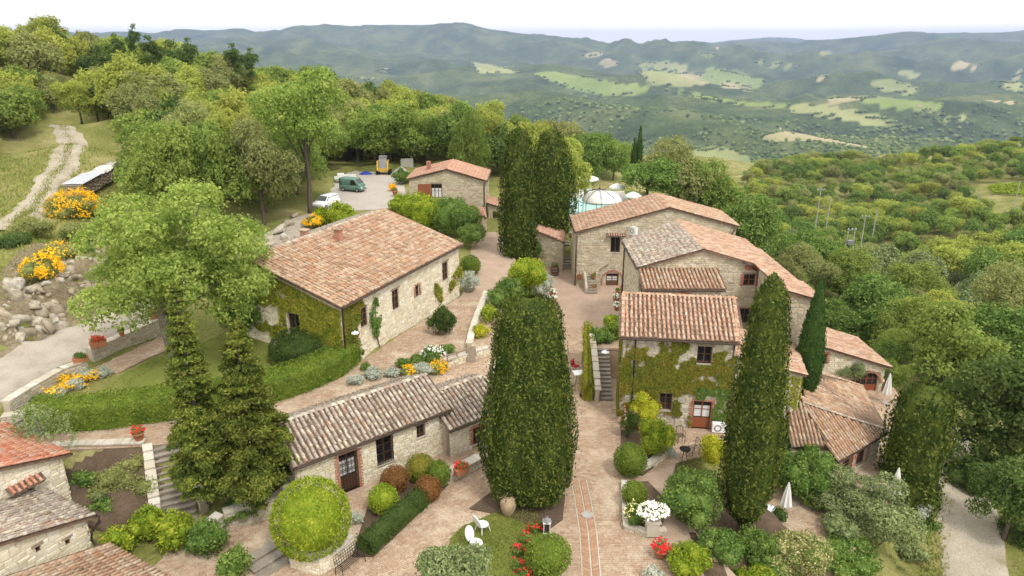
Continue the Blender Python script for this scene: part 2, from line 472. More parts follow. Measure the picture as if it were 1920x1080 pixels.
M['white_flower'] = leaf_mat('white_petals', (.75, .75, .68), (.85, .85, .80), None, 2.0, .2, .03)
M['yellow_flower'] = leaf_mat('pale_yellow_petals', (.75, .66, .25), (.82, .78, .45), None, 2.0, .2, .03)
M['pink_flower'] = leaf_mat('pink_petals', (.62, .25, .20), (.75, .45, .36), None, 2.0, .2, .03)
M['grassblade'] = leaf_mat('grass_blades', (.11, .15, .025), (.21, .23, .05), (.33, .30, .11), .7, .3, .05)
# ------------------------------------------------------------------ foliage
def unit(a):
    return a / np.maximum(np.linalg.norm(a, axis=-1, keepdims=True), 1e-9)

def leaf_quads(rs, P, Nm, size, aspect=0.6, jit=0.7, along=None, ajit=0.5):
    n = len(P)
    nm = unit(Nm + jit * rs.randn(n, 3))
    t = rs.randn(n, 3) if along is None else along + ajit * rs.randn(n, 3)
    t = unit(t - nm * np.sum(t * nm, 1, keepdims=True))
    b = np.cross(nm, t)
    s = (size * (0.6 + 0.8 * rs.rand(n)))[:, None] * 0.5
    a = s * aspect
    v = np.stack([P - t * s, P + b * a * .9 - t * s * .1, P + t * s, P - b * a * .9 - t * s * .1], 1).reshape(-1, 3)
    return v, np.arange(4 * n).reshape(n, 4)

def join(parts):
    vs, qs, k = [], [], 0
    for v, q in parts:
        vs.append(v); qs.append(q + k); k += len(v)
    return np.concatenate(vs), np.concatenate(qs)

def sprigs(rs, P, Nm, k, spread):
    Q = np.repeat(P, k, 0) + rs.randn(len(P) * k, 3) * spread
    return Q, np.repeat(Nm, k, 0)

def sph(rs, n):
    return unit(rs.randn(n, 3))

def crown(seed, rx, ry, rz, cz, lobes=14, lobe_r=0.42, n=900, k=6, leaf=0.3, flat_bottom=0.35, shell=(.3, .95)):
    """broadleaf crown: leafy lobes spread through an ellipsoid, leaves in sprays on each lobe"""
    rs = np.random.RandomState(seed)
    R = np.array([rx, ry, rz])
    d = sph(rs, lobes); d[:, 2] = np.where(d[:, 2] < -flat_bottom, -flat_bottom * rs.rand(lobes), d[:, 2])
    rad = rs.uniform(shell[0], shell[1], lobes)[:, None]
    c = d * rad * R * (1 - 0.25 * lobe_r) + np.array([0, 0, cz])
    m = (rx + ry + rz) / 3
    lr = lobe_r * m * rs.uniform(.5, 1.3, lobes)
    w = lr ** 2; idx = rs.choice(lobes, n * 2, p=w / w.sum())
    dd = sph(rs, n * 2); dd[:, 2] = np.abs(dd[:, 2]) * np.where(rs.rand(n * 2) < .8, 1, -1)
    dd = unit(dd)
    P = c[idx] + dd * lr[idx][:, None] * rs.uniform(.72, 1.08, (n * 2, 1)) * np.array([1.0, 1.0, .8])
    keep = np.ones(len(P), bool)
    for j in range(lobes):
        keep &= ~((np.linalg.norm((P - c[j]) / np.array([1, 1, .8]), axis=1) < .62 * lr[j]) & (idx != j))
    P, dd = P[keep][:n], dd[keep][:n]
    Q, Nn = sprigs(rs, P, dd, k, leaf * .62)
    return leaf_quads(rs, Q, Nn + np.array([0, 0, .35]), leaf, .72, .65), c, lr

def trunk_mb(seed, h, r, branch_to, lean=(0, 0), n=9):
    """tapered, slightly crooked trunk with limbs reaching the crown's lobes"""
    rs = random.Random(seed)
    mb = MB()
    top = Vector((lean[0], lean[1], h))
    pts, rr = [], []
    for i in range(7):
        f = i / 6
        pts.append(Vector((top.x * f, top.y * f, h * f - .25)) + Vector((rs.uniform(-1, 1), rs.uniform(-1, 1), 0)) * r * .35 * (0 if i in (0,) else 1))
        rr.append(r * (1.35 if i == 0 else 1.05 - .5 * f))
    mb.tube(pts, rr, n)
    for b in branch_to:
        f = rs.uniform(.5, .98)
        i = f * 6; j = min(5, int(i)); p = pts[j].lerp(pts[j + 1], i - j)
        q = Vector(b); mid = p.lerp(q, .5) + Vector((rs.uniform(-.3, .3), rs.uniform(-.3, .3), rs.uniform(-.1, .5))) * r * 2
        mb.tube([p, mid, q], [r * .42, r * .26, r * .08], 5)
    return mb

def ellipsoid_pts(rs, n, r, c, bottom=-1.0):
    d = sph(rs, int(n * 1.5)); d = d[d[:, 2] > bottom][:n]
    return d * np.array(r) + np.array(c), unit(d / np.array(r))

def core_blob(mb, c, r, n=10, m=7, bottom=-0.95):
    """opaque inner body of a clipped shrub"""
    vs, fs = [], []
    for i in range(m + 1):
        u = bottom + (1 - bottom) * i / m; q = math.sqrt(max(0, 1 - u * u))
        for k in range(n):
            a = 2 * math.pi * k / n
            vs.append((c[0] + r[0] * q * math.cos(a), c[1] + r[1] * q * math.sin(a), c[2] + r[2] * u))
    for i in range(m):
        for k in range(n):
            fs.append((i * n + k, i * n + (k + 1) % n, (i + 1) * n + (k + 1) % n, (i + 1) * n + k))
    mb.add(vs, fs)

def shrub(name, label, pos, r, mat, seed=1, leaf=.10, dens=1.0, lump=.12, cat='shrub', group=None, clipped=True, flowers=None, stem=False, bark='bark', lift=0.0):
    """a shrub standing at pos: radii r, leaves all round an inner body; clipped ones are smooth, wild ones lumpy"""
    rs = np.random.RandomState(seed)
    pos = Vector(pos); r = (r, r, r) if not hasattr(r, '__len__') else r
    t = thing(name, label, cat, pos, group)
    cz = pos.z + r[2] * (.92 if clipped else .75) + lift
    parts = []
    if clipped:
        lob = [((pos.x, pos.y, cz), r)]
    else:
        lob = [((pos.x, pos.y, cz), tuple(k * .72 for k in r))]
        for k in range(13):
            d = sph(rs, 1)[0]; d[2] = abs(d[2]) * .95 - .2
            q = rs.uniform(.22, .46); w_ = rs.uniform(.6, .86)
            lob.append(((pos.x + d[0] * r[0] * w_, pos.y + d[1] * r[1] * w_, cz + d[2] * r[2] * w_), (r[0] * q, r[1] * q, r[2] * q)))
    core = MB()
    for (c, rr) in lob:
        area = 4 * math.pi * ((rr[0] * rr[1]) ** 1.6 / 3 + (rr[0] * rr[2]) ** 1.6 / 3 + (rr[1] * rr[2]) ** 1.6 / 3) ** (1 / 1.6)
        n = int(dens * area * 1.5 / (leaf * leaf))
        P, Nm = ellipsoid_pts(rs, n, rr, c, -.93)
        f = fbm(P[:, 0] * 2.3 + P[:, 2] * 1.1 + seed, P[:, 1] * 2.3 - P[:, 2] * 1.4, 3)
        P = P + Nm * (f * lump * (1 if clipped else 2) * max(rr))[:, None] + Nm * (rs.uniform(-2.0, .25, (len(P), 1)) if clipped else rs.uniform(-1.4, .7, (len(P), 1))) * leaf
        P = P[P[:, 2] > pos.z + .02 + lift * .5]; Nm = Nm[:len(P)] if len(P) != len(Nm) else Nm
        parts.append(leaf_quads(rs, P, Nm if len(Nm) == len(P) else unit(P - np.array(c)), leaf * 1.35, .62, .8))
        core_blob(core, c, [k * .80 - leaf * .4 for k in rr], 8 if not clipped else 12, 5 if not clipped else 8, bottom=-.9)
    v, q = join(parts)
    put('leaves', np_mesh('leaves', v, q, mat), t)
    core.build('inner_twigs', mat, t, True)
    if flowers:
        fm, fn, fs = flowers
        P, Nm = ellipsoid_pts(rs, fn * 2, [k * 1.0 for k in r], (pos.x, pos.y, cz), -.2)
        P = P * 1.0 + rs.randn(*P.shape) * .07 * max(r); kk = fbm(P[:, 0] * 1.8 + seed, P[:, 1] * 1.8 + P[:, 2] * 1.5, 3) > -.03; P, Nm = P[kk][:fn], Nm[kk][:fn]
        Q, Nn = sprigs(rs, P, Nm, 4, fs * .5)
        v, q = leaf_quads(rs, Q, Nn, fs, .8, .6)
        put('flowers', np_mesh('flowers', v, q, fm), t)['kind'] = 'stuff'
    if stem or lift > 0:
        MB().tube([pos - Vector((0, 0, .1)), pos + Vector((.03, .02, lift + r[2] * .5))], [.09, .06], 7).build('stem', M[bark], t)
    return t

def hedge(name, label, path, width, height, mat, seed=1, leaf=.085, dens=1.0, cat='hedge', base=None, group=None, round_=.35, wob=.05):
    """clipped hedge along a path of (x, y, z) ground points"""
    rs = np.random.RandomState(seed)
    path = [Vector(p) for p in path]
    t = thing(name, label, cat, path[0], group)
    seg = [(path[i + 1] - path[i]).length for i in range(len(path) - 1)]
    Ln = sum(seg); acc = np.concatenate([[0], np.cumsum(seg)])
    def frame(s):
        i = int(np.clip(np.searchsorted(acc, s) - 1, 0, len(seg) - 1)); f = (s - acc[i]) / max(seg[i], 1e-6)
        p = path[i].lerp(path[i + 1], f)
        da = (path[i + 1] - path[i]).normalized()
        j = min(i + 1, len(seg) - 1) if f > .5 else max(i - 1, 0)
        db = (path[j + 1] - path[j]).normalized(); g = abs(f - .5)
        d = (da * (1 - g) + db * g).normalized()
        return p, Vector((-d.y, d.x, 0)).normalized(), d
    prof = []
    rr = round_
    w2 = width / 2
    for a in ([(-w2, 0), (-w2, height - rr)] + [(-w2 + rr - rr * math.cos(k), height - rr + rr * math.sin(k)) for k in (.5, 1.0)] + [(-w2 + rr, height), (w2 - rr, height)] +
              [(w2 - rr + rr * math.sin(k), height - rr + rr * math.cos(k)) for k in (.5, 1.0)] + [(w2, height - rr), (w2, 0)]):
        prof.append(a)
    pl = [math.dist(prof[i], prof[i + 1]) for i in range(len(prof) - 1)]; pa = np.concatenate([[0], np.cumsum(pl)])
    n = int(dens * Ln * pa[-1] * 1.5 / (leaf * leaf))
    P = np.zeros((n, 3)); Nm = np.zeros((n, 3))
    ss = rs.rand(n) * Ln; uu = rs.rand(n) * pa[-1]
    for k in range(n):
        p, nn, d = frame(ss[k])
        i = int(np.clip(np.searchsorted(pa, uu[k]) - 1, 0, len(pl) - 1)); f = (uu[k] - pa[i]) / max(pl[i], 1e-6)
        a = prof[i][0] * (1 - f) + prof[i + 1][0] * f; h = prof[i][1] * (1 - f) + prof[i + 1][1] * f
        q = p + nn * a; P[k] = (q.x, q.y, q.z + h)
        e = Vector((prof[i + 1][0] - prof[i][0], prof[i + 1][1] - prof[i][1])); e = Vector((-e.y, e.x)).normalized()
        Nm[k] = (nn.x * e.x, nn.y * e.x, e.y)
    # closed ends
    ends = []
    for s, sg in ((0, -1), (Ln, 1)):
        p, nn, d = frame(s)
        m = int(dens * width * height * 1.5 / (leaf * leaf)); a = rs.uniform(-w2 * .95, w2 * .95, m); h = rs.rand(m) * height * .97
        ends.append((np.array([p]) + a[:, None] * np.array([nn]) + np.stack([0 * h, 0 * h, h], 1), np.tile(np.array(d) * sg, (m, 1))))
    P = np.concatenate([P] + [e[0] for e in ends]); Nm = np.concatenate([Nm] + [e[1] for e in ends])
    f = fbm(P[:, 0] * 1.6 + seed, P[:, 1] * 1.6 + P[:, 2] * 1.3, 3)
    P = P + Nm * (f * wob * 3)[:, None] + Nm * rs.uniform(-1.8, .25, (len(P), 1)) * leaf
    v, q = leaf_quads(rs, P, Nm, leaf * 1.35, .62, .8)
    put('leaves', np_mesh('leaves', v, q, mat), t)
    core = MB(); vs, fs = [], []
    ns = max(2, int(Ln / .6)); kp = len(prof)
    for i in range(ns + 1):
        p, nn, d = frame(min(Ln - .03, max(.03, Ln * i / ns)))
        for (a, h) in prof:
            q_ = p + nn * a * .82; vs.append((q_.x, q_.y, q_.z + max(0, h * .9 - .04)))
    for i in range(ns):
        for j in range(kp - 1):
            fs.append((i * kp + j, i * kp + j + 1, (i + 1) * kp + j + 1, (i + 1) * kp + j))
    fs.append(tuple(range(kp))); fs.append(tuple(range(ns * kp + kp - 1, ns * kp - 1, -1)))
    core.add(vs, fs).build('inner_twigs', mat, t, True)
    return t

def column_tree(name, label, base, top, prof, mat, seed=1, leaf=.16, dens=1.0, cat='cypress', lump=.16, trunk=(.22, 1.0), group=None, squash=1.0, streak=1.0, core_k=.78):
    """cypress: sprays of scale leaves over a tapering column; prof = [(height fraction, radius)]"""
    rs = np.random.RandomState(seed)
    base = Vector(base); top = Vector(top)
    H = top.z - base.z
    t = thing(name, label, cat, base, group)
    hs = np.array([p[0] for p in prof]); rv = np.array([p[1] for p in prof])
    area = float(np.trapezoid(rv, hs) if hasattr(np, 'trapezoid') else np.trapz(rv, hs)) * 2 * math.pi * H
    n = int(dens * area * 2.0 / (leaf * leaf))
    # sample height proportionally to radius
    g = np.linspace(0, 1, 400) * (hs[-1] - hs[0]) + hs[0]; w = np.interp(g, hs, rv) + .05; cdf = np.cumsum(w) / w.sum()
    h = np.interp(rs.rand(n), cdf, g); a = rs.rand(n) * 2 * math.pi
    r = np.interp(h, hs, rv)
    lum = fbm(np.cos(a) * 2.2 + seed, np.sin(a) * 2.2 + h * H * .45 * streak, 3) * 2 + fbm(np.cos(a) * 7 + seed * 3 + h * H * .25, np.sin(a) * 7 + h * H * .4, 2) * 2.0 + np.where(rs.rand(n) < .025, 1.4, 0)
    r = r * (1 + lump * lum) - np.abs(rs.randn(n)) * leaf * 1.3 + rs.uniform(0, .3, n) * leaf
    ax = base.x + (top.x - base.x) * h; ay = base.y + (top.y - base.y) * h
    P = np.stack([ax + np.cos(a) * r, ay + np.sin(a) * r * squash, base.z + h * H], 1)
    Nm = np.stack([np.cos(a), np.sin(a), .25 + 0 * a], 1)
    # bottom of the foliage
    m = int(n * .06); aa = rs.rand(m) * 2 * math.pi; q = np.sqrt(rs.rand(m)) * rv[0]
    P = np.concatenate([P, np.stack([base.x + np.cos(aa) * q, base.y + np.sin(aa) * q * squash, base.z + hs[0] * H + rs.rand(m) * .3], 1)])
    Nm = np.concatenate([Nm, np.tile([0, 0, -1.0], (m, 1))])
    up = np.stack([Nm[:, 0] * .7, Nm[:, 1] * .7, np.ones(len(P))], 1)
    v, qd = leaf_quads(rs, P, Nm, leaf * 1.5, .5, .6, up, .55)
    put('crown', np_mesh('crown', v, qd, mat), t)
    core = MB(); vs, fs = [], []
    K, J = 14, 18
    for i in range(J + 1):
        f = hs[0] + (hs[-1] - hs[0]) * i / J; rr = float(np.interp(f, hs, rv)) * core_k
        for k in range(K):
            b = 2 * math.pi * k / K
            vs.append((base.x + (top.x - base.x) * f + rr * math.cos(b), base.y + (top.y - base.y) * f + rr * squash * math.sin(b), base.z + H * f))
    for i in range(J):
        for k in range(K): fs.append((i * K + k, i * K + (k + 1) % K, (i + 1) * K + (k + 1) % K, (i + 1) * K + k))
    core.add(vs, fs + [tuple(range(K - 1, -1, -1))]).build('inner_twigs', mat, t, True)
    MB().tube([base - Vector((0, 0, .3)), base + Vector((.03, 0, H * hs[0] + 1.2))], [trunk[0] * 1.2, trunk[0]], 9).build('trunk', M['bark'], t)
    return t

def leaf_patch(P, Nm, mat, name, parent, leaf, seed=1, jit=.6):
    rs = np.random.RandomState(seed)
    v, q = leaf_quads(rs, P, Nm, leaf, .75, jit)
    return put(name, np_mesh(name, v, q, mat), parent)

# ------------------------------------------------------------------ masonry and roofs
def _stone_unit(seed):
    r = random.Random(seed); j = lambda a: r.uniform(-a, a)
    i = .07
    back = [(-.5, 0, -.5), (.5, 0, -.5), (.5, 0, .5), (-.5, 0, .5)]
    front = [(-.5 + i + j(.05), 1 + j(.3), -.5 + i * 1.6 + j(.08)), (.5 - i + j(.05), 1 + j(.3), -.5 + i * 1.6 + j(.08)), (.5 - i + j(.05), 1 + j(.3), .5 - i * 1.6 + j(.08)), (-.5 + i + j(.05), 1 + j(.3), .5 - i * 1.6 + j(.08))]
    return np.array(back + front), [(4, 5, 6, 7), (0, 1, 5, 4), (1, 2, 6, 5), (2, 3, 7, 6), (3, 0, 4, 7)]
STONES = [_stone_unit(k) for k in range(12)]
def _tile_unit(seed):
    """cover tile: x across, y up the slope (0..1), z up; tapering half barrel"""
    r = random.Random(seed)
    vs = []; K = 5
    for (y, w, h, l) in ((0, .5, .52, .10 + r.uniform(0, .05)), (1.14, .40, .42, -.03)):
        for k in range(K + 1):
            a = math.pi * k / K
            vs.append((-w * math.cos(a) + r.uniform(-.03, .03), y, h * math.sin(a) + l))
    fs = [(k, k + 1, k + K + 2, k + K + 1) for k in range(K)]
    n = len(vs)
    vs += [(-.40, .0, .08), (.40, .0, .08)]
    fs.append((n, n + 1, 5, 4, 3, 2, 1, 0))
    return np.array(vs), fs
TILES = [_tile_unit(k) for k in range(6)]
_tile_mesh_cache = {}
def unit_mesh(kind, k, mat):
    key = (kind, k, mat.name)
    if key not in _tile_mesh_cache:
        v, f = (STONES if kind == 'stone' else TILES if kind == 'tile' else BRICKS)[k]
        m = bpy.data.meshes.new(kind); m.from_pydata([tuple(x) for x in v], [], f); m.materials.append(mat)
        if kind == 'tile':
            m.polygons.foreach_set('use_smooth', [len(p.vertices) == 4 for p in m.polygons])
        m.update(); _tile_mesh_cache[key] = m
    return _tile_mesh_cache[key]
def _brick_unit(seed):
    r = random.Random(seed); j = lambda: r.uniform(-.03, .03)
    b = [(-.5, -.5, 0), (.5, -.5, 0), (.5, .5, 0), (-.5, .5, 0)]
    tp = [(x * .95 + j(), y * .9 + j(), 1 + r.uniform(-.25, .25)) for x, y, z in b]
    return np.array(b + tp), [(4, 5, 6, 7), (0, 1, 5, 4), (1, 2, 6, 5), (2, 3, 7, 6), (3, 0, 4, 7)]
BRICKS = [_brick_unit(k) for k in range(6)]

def lay_pieces(parent, kind, name, stuff_name, items, mat, limit=300, min_px=9.0):
    """items: (matrix 4x4 Matrix, variant, width). The ones largest in view become objects, the rest one joined part"""
    lib = STONES if kind == 'stone' else TILES if kind == 'tile' else BRICKS
    sc = []
    for (Mx, k, w) in items:
        p = Mx.translation
        sc.append(w * F / max(1, depth(p)))
    order = sorted(range(len(items)), key=lambda i: -sc[i])
    solo = [i for i in order[:limit] if sc[i] >= min_px]
    ss = set(solo)
    for i in solo:
        Mx, k, w = items[i]
        put(name, unit_mesh(kind, k, mat), parent, Mx)
    rest = [i for i in range(len(items)) if i not in ss]
    if rest:
        vs, fs, n = [], [], 0
        for i in rest:
            Mx, k, w = items[i]
            v, f = lib[k]; A = np.array(Mx)
            vs.append(v @ A[:3, :3].T + A[:3, 3])
            fs.extend([tuple(a + n for a in q) for q in f]); n += len(v)
        m = bpy.data.meshes.new(stuff_name); m.from_pydata(np.concatenate(vs).tolist(), [], fs); m.materials.append(mat)
        if kind == 'tile': m.polygons.foreach_set('use_smooth', [len(p.vertices) == 4 for p in m.polygons])
        m.update()
        o = put(stuff_name, m, parent); o['kind'] = 'stuff'

class House:
    def __init__(s, name, label, cat, loc, stone, mortar, tile, seed=1, group=None):
        s.t = thing(name, label, cat, loc, group); s.stone, s.mortar, s.tile = M[stone], M[mortar], M[tile]
        s.rs = random.Random(seed); s.stones = []; s.tiles = []; s.walls = []; s.seed = seed
    def wall(s, p0, p1, z0, top, openings=(), stones=True, thick=.4, course=(.13, .24), width=(.2, .5), skip=None):
        """wall from p0 to p1, outside on the right hand; top = [(s, z), ...] profile; openings = (s0, s1, z0, z1)"""
        p0, p1 = Vector((p0[0], p0[1], 0)), Vector((p1[0], p1[1], 0))
        Ln = (p1 - p0).length; d = (p1 - p0).normalized(); n = Vector((d.y, -d.x, 0))
        if not hasattr(top, '__len__'): top = [(0, top), (Ln, top)]
        tz = lambda q: float(np.interp(q, [a for a, b in top], [b for a, b in top]))
        cuts = sorted(set([0, Ln] + [a for a, b in top] + [min(Ln, max(0, x)) for o in openings for x in o[:2]]))
        mb = MB()
        def cell(a, b, za, zb, ta=None, tb=None):
            q = []
            for off in (0, -thick):
                q += [p0 + d * a + n * off + Vector((0, 0, za)), p0 + d * b + n * off + Vector((0, 0, za)), p0 + d * b + n * off + Vector((0, 0, tb if tb is not None else zb)), p0 + d * a + n * off + Vector((0, 0, ta if ta is not None else zb))]
            mb.add(q, [(0, 1, 2, 3), (5, 4, 7, 6), (0, 4, 5, 1), (2, 6, 7, 3), (0, 3, 7, 4), (1, 5, 6, 2)])
        for a, b in zip(cuts[:-1], cuts[1:]):
            if b - a < 1e-4: continue
            zs = z0
            for o in sorted([o for o in openings if o[0] < b - 1e-4 and o[1] > a + 1e-4], key=lambda o: o[2]):
                if o[2] > zs + 1e-4: cell(a, b, zs, o[2])
                zs = o[3]
            cell(a, b, zs, 0, tz(a), tz(b))
        mb.build('wall', s.mortar, s.t)
        fr = dict(p0=p0, d=d, n=n, L=Ln, thick=thick)
        if stones:
            R = s.rs
            z = z0 + .01; zmax = max(b for a, b in top)
            basis = Matrix((d, n, Vector((0, 0, 1)))).transposed()
            while z < zmax - .06:
                h = R.uniform(*course); x = -R.uniform(0, .3)
                while x < Ln:
                    w = R.uniform(*width)
                    a, b = max(0.0, x), min(Ln, x + w); x += w
                    hh = h
                    if R.random() < .12: hh = h * 1.5
                    if b - a < .06: continue
                    if min(tz(a), tz(b)) < z + h * .8: continue
                    hh = min(hh, min(tz(a), tz(b)) - z)
                    bad = False
                    for o in openings:
                        if o[0] - .01 < b and o[1] + .01 > a and o[2] - .01 < z + hh and o[3] + .01 > z:
                            if a < o[0] - .08 and b <= o[1]: b = o[0] - .015
                            elif b > o[1] + .08 and a >= o[0]: a = o[1] + .015
                            else: bad = True; break
                    if bad or b - a < .06: continue
                    if skip and skip((a + b) / 2, z + hh / 2): continue
                    c = p0 + d * ((a + b) / 2) + Vector((0, 0, z + hh / 2))
                    Mx = Matrix.Translation(c) @ (basis @ Matrix.Diagonal((b - a - .018, R.uniform(.02, .06), hh - .018))).to_4x4() @ Matrix.Rotation(R.uniform(-.05, .05), 4, 'Y')
                    s.stones.append((Mx, R.randrange(12), b - a))
                z += h
        s.walls.append(fr)
        return fr
    def P(s, fr, a, off, z):
        q = fr['p0'] + fr['d'] * a + fr['n'] * off
        return Vector((q.x, q.y, z))
    def fbox(s, mb, fr, a0, a1, o0, o1, z0, z1):
        c = s.P(fr, (a0 + a1) / 2, (o0 + o1) / 2, (z0 + z1) / 2)
        Mx = Matrix((fr['d'], fr['n'], Vector((0, 0, 1)))).transposed()
        mb.box(c, (a1 - a0, o1 - o0, z1 - z0), M=Mx)
    def window(s, fr, a0, a1, z0, z1, cols=2, rows=3, frame='wood', rec=.16, sill=True, surround=None, grille=False, curtain=False, kind='window', shutters=None, label=None):
        """frame, bars and panes set back in an opening"""
        w = MB(); f = .06
        for (x0, x1, y0, y1) in ((a0, a0 + f, z0, z1), (a1 - f, a1, z0, z1), (a0 + f, a1 - f, z0, z0 + f), (a0 + f, a1 - f, z1 - f, z1)):
            s.fbox(w, fr, x0, x1, -rec - .05, -rec + .02, y0, y1)
        panel = z0 + (z1 - z0) * .36 if kind == 'door' else z0
        win = w.build(kind, M[frame], s.t)
        if label: win['label'] = label
        if kind == 'door':
            d = MB(); s.fbox(d, fr, a0 + f, a1 - f, -rec - .04, -rec, z0 + f, panel); d.build('door_panel', M[frame], win)
        b = MB()
        for i in range(1, cols):
            x = a0 + (a1 - a0) * i / cols; s.fbox(b, fr, x - (.035 if i == cols // 2 else .018), x + (.035 if i == cols // 2 else .018), -rec - .035, -rec + .012, panel + f * .5, z1 - f)
        for j in range(1, rows):
            z = panel + (z1 - panel) * j / rows; s.fbox(b, fr, a0 + f, a1 - f, -rec - .03, -rec + .008, z - .016, z + .016)
        if b.v: b.build('glazing_bar', M[frame], win)
        for i in range(cols):
            for j in range(rows):
                g = MB(); dx, dz = (a1 - a0 - 2 * f) / cols, (z1 - f - panel) / rows
                x, z = a0 + f + dx * i, panel + dz * j
                s.fbox(g, fr, x + .004, x + dx - .004, -rec - .052, -rec - .045, z + .004, z + dz - .004); g.build('pane', M['glass'], win)
        if curtain:
            for i in range(cols):
                g = MB(); x0 = a0 + f + (a1 - a0 - 2 * f) * i / cols; x1 = x0 + (a1 - a0 - 2 * f) / cols
                K = 7
                for k in range(K):
                    xa, xb = x0 + .04 + (x1 - x0 - .08) * k / K, x0 + .04 + (x1 - x0 - .08) * (k + 1) / K
                    s.fbox(g, fr, xa, xb, -rec - .040 + (k % 2) * .006, -rec - .032 + (k % 2) * .006, panel + .08, panel + (z1 - panel) * .68)
                g.build('curtain', M['curtain'], win)
        if sill and kind == 'window':
            g = MB(); s.fbox(g, fr, a0 - .08, a1 + .08, -rec, .07, z0 - .07, z0); g.build('sill', M['coping'], win)
        if grille:
            g = MB(); nx, nz = max(2, int((a1 - a0) / .16)), max(2, int((z1 - z0) / .18))
            for i in range(nx + 1):
                x = a0 + (a1 - a0) * i / nx; s.fbox(g, fr, x - .012, x + .012, .0, .024, z0, z1)
            for j in range(nz + 1):
                z = z0 + (z1 - z0) * j / nz; s.fbox(g, fr, a0, a1, .024, .04, z - .012, z + .012)
            g.build('grille', M['iron'], win)
        if shutters:
            for sg in (0, 1):
                g = MB(); ww = (a1 - a0) / 2
                x0 = a0 - ww if sg == 0 else a1
                K = 9
                for k in range(K):
                    zz = z0 + (z1 - z0) * k / K
                    s.fbox(g, fr, x0 + .02, x0 + ww - .02, .055, .09, zz + .008, zz + (z1 - z0) / K - .008)
                s.fbox(g, fr, x0 + .01, x0 + ww - .01, .062, .08, z0, z1)
                g.build('shutter', M[shutters], win)
        if surround:
            s.surround(fr, a0, a1, z0, z1, win, surround, kind)
        # lintel
        g = MB(); s.fbox(g, fr, a0 - .14, a1 + .14, -.12, .052, z1, z1 + .13); g.build('lintel', M['brick'] if surround == 'brick' else M['wood_old'], win)
        return win
    def surround(s, fr, a0, a1, z0, z1, parent, mat, kind='window'):
        R = s.rs
        for side in (0, 1):
            z = z0; k = 0
            while z < z1 - .03:
                h = min(.085, z1 - z); w = .26 if k % 2 else .15
                g = MB()
                if side == 0: s.fbox(g, fr, a0 - w, a0 - .004, -.1, .06 + R.uniform(0, .012), z + .006, z + h)
                else: s.fbox(g, fr, a1 + .004, a1 + w, -.1, .06 + R.uniform(0, .012), z + .006, z + h)
                g.build('brick', M[mat], parent); z += h + .006; k += 1
    def arch(s, fr, ac, r, z0, zs, parent, mat='brick', depth_=.065, n=15, ring=.16):
        """ring of bricks round an arch of radius r about (ac, zs)"""
        for k in range(n):
            t0, t1 = math.pi * k / n, math.pi * (k + .92) / n
            q = []
            for off in (-.12, depth_ + s.rs.uniform(0, .012)):
                for (rr, tt) in ((r, t0), (r + ring, t0), (r + ring, t1), (r, t1)):
                    q.append(s.P(fr, ac - rr * math.cos(tt), off, zs + rr * math.sin(tt)))
            MB().add(q, [(4, 5, 6, 7), (0, 4, 7, 3), (0, 1, 5, 4), (1, 2, 6, 5), (2, 3, 7, 6)]).build('brick', M[mat], parent)
    def roof(s, poly, eave_dir, pitch=.26, row=.40, over=.16, thick=.16, deck='pan', ridge=None, verges=(), mat=None, gutter=None, name='roof', small=1.0):
        """one roof slope: planar 3-D polygon; eave_dir = horizontal unit along the eave"""
        poly = [Vector(p) for p in poly]
        u = Vector((eave_dir[0], eave_dir[1], 0)).normalized()
        nrm = Vector((0, 0, 0))
        for i in range(len(poly)):
            nrm += (poly[i] - poly[0]).cross(poly[(i + 1) % len(poly)] - poly[0])
        nrm.normalize()
        if nrm.z < 0: nrm = -nrm
        u = (u - nrm * u.dot(nrm)).normalized()
        v = nrm.cross(u).normalized()
        if v.z < 0: v = -v; u = -u
        o = poly[0]
        uv = [((p - o).dot(u), (p - o).dot(v)) for p in poly]
        m_ = M[mat] if mat else s.tile
        md = MB(); md.slab([p - nrm * .015 for p in poly], thick); rf = md.build(name, M[deck], s.t)
        us = [a for a, b in uv]; vs = [b for a, b in uv]
        n = max(1, round((max(us) - min(us)) / pitch)); pw = (max(us) - min(us)) / n
        nr = max(1, round((max(vs) - min(vs)) / row)); rw = (max(vs) - min(vs)) / nr
        UU, VV = np.meshgrid((np.arange(n) + .5) * pw + min(us), (np.arange(nr) + .5) * rw + min(vs))
        ok = in_poly(UU, VV, uv)
        R = s.rs; items = []; pans_v, pans_f = [], []
        B = Matrix((u, v, nrm)).transposed()
        for i in range(n):
            sag = R.uniform(-.02, .02); lift = R.uniform(-.01, .014)
            for j in range(nr):
                if not ok[j, i]: continue
                c = o + u * (UU[j, i] + R.uniform(-.014, .014)) + v * (VV[j, i] - rw * .5 + sag + R.uniform(-.03, .03)) + nrm * (.012 + lift + R.uniform(0, .016))
                Mx = Matrix.Translation(c) @ (B @ Matrix.Diagonal((pw * .66 * small, rw * 1.0, pw * .74))).to_4x4() @ Matrix.Rotation(R.uniform(-.05, .05), 4, 'Z')
                items.append((Mx, R.randrange(6), max(pw, rw * .6)))
        # concave channel tiles between the covers
        for i in range(n + 1):
            ue = min(us) + i * pw
            for j in range(nr):
                if not (ok[j, min(i, n - 1)] and ok[j, max(i - 1, 0)]): continue
                k0 = len(pans_v); vv0 = min(vs) + j * rw - .02; vv1 = vv0 + rw * 1.02
                for (vv, lf) in ((vv0, .022), (vv1, .004)):
                    for (q, h) in ((-.36, .045), (-.14, 0), (.14, 0), (.36, .045)):
                        pans_v.append(o + u * (ue + q * pw) + v * vv + nrm * (h + lf))
                pans_f += [(k0 + k, k0 + k + 1, k0 + k + 5, k0 + k + 4) for k in range(3)]
        if pans_v:
            mp = MB(); mp.v = [tuple(p) for p in pans_v]; mp.f = pans_f
            pm = mp.build('channel_tiles', M['channel'], rf); pm['kind'] = 'stuff'
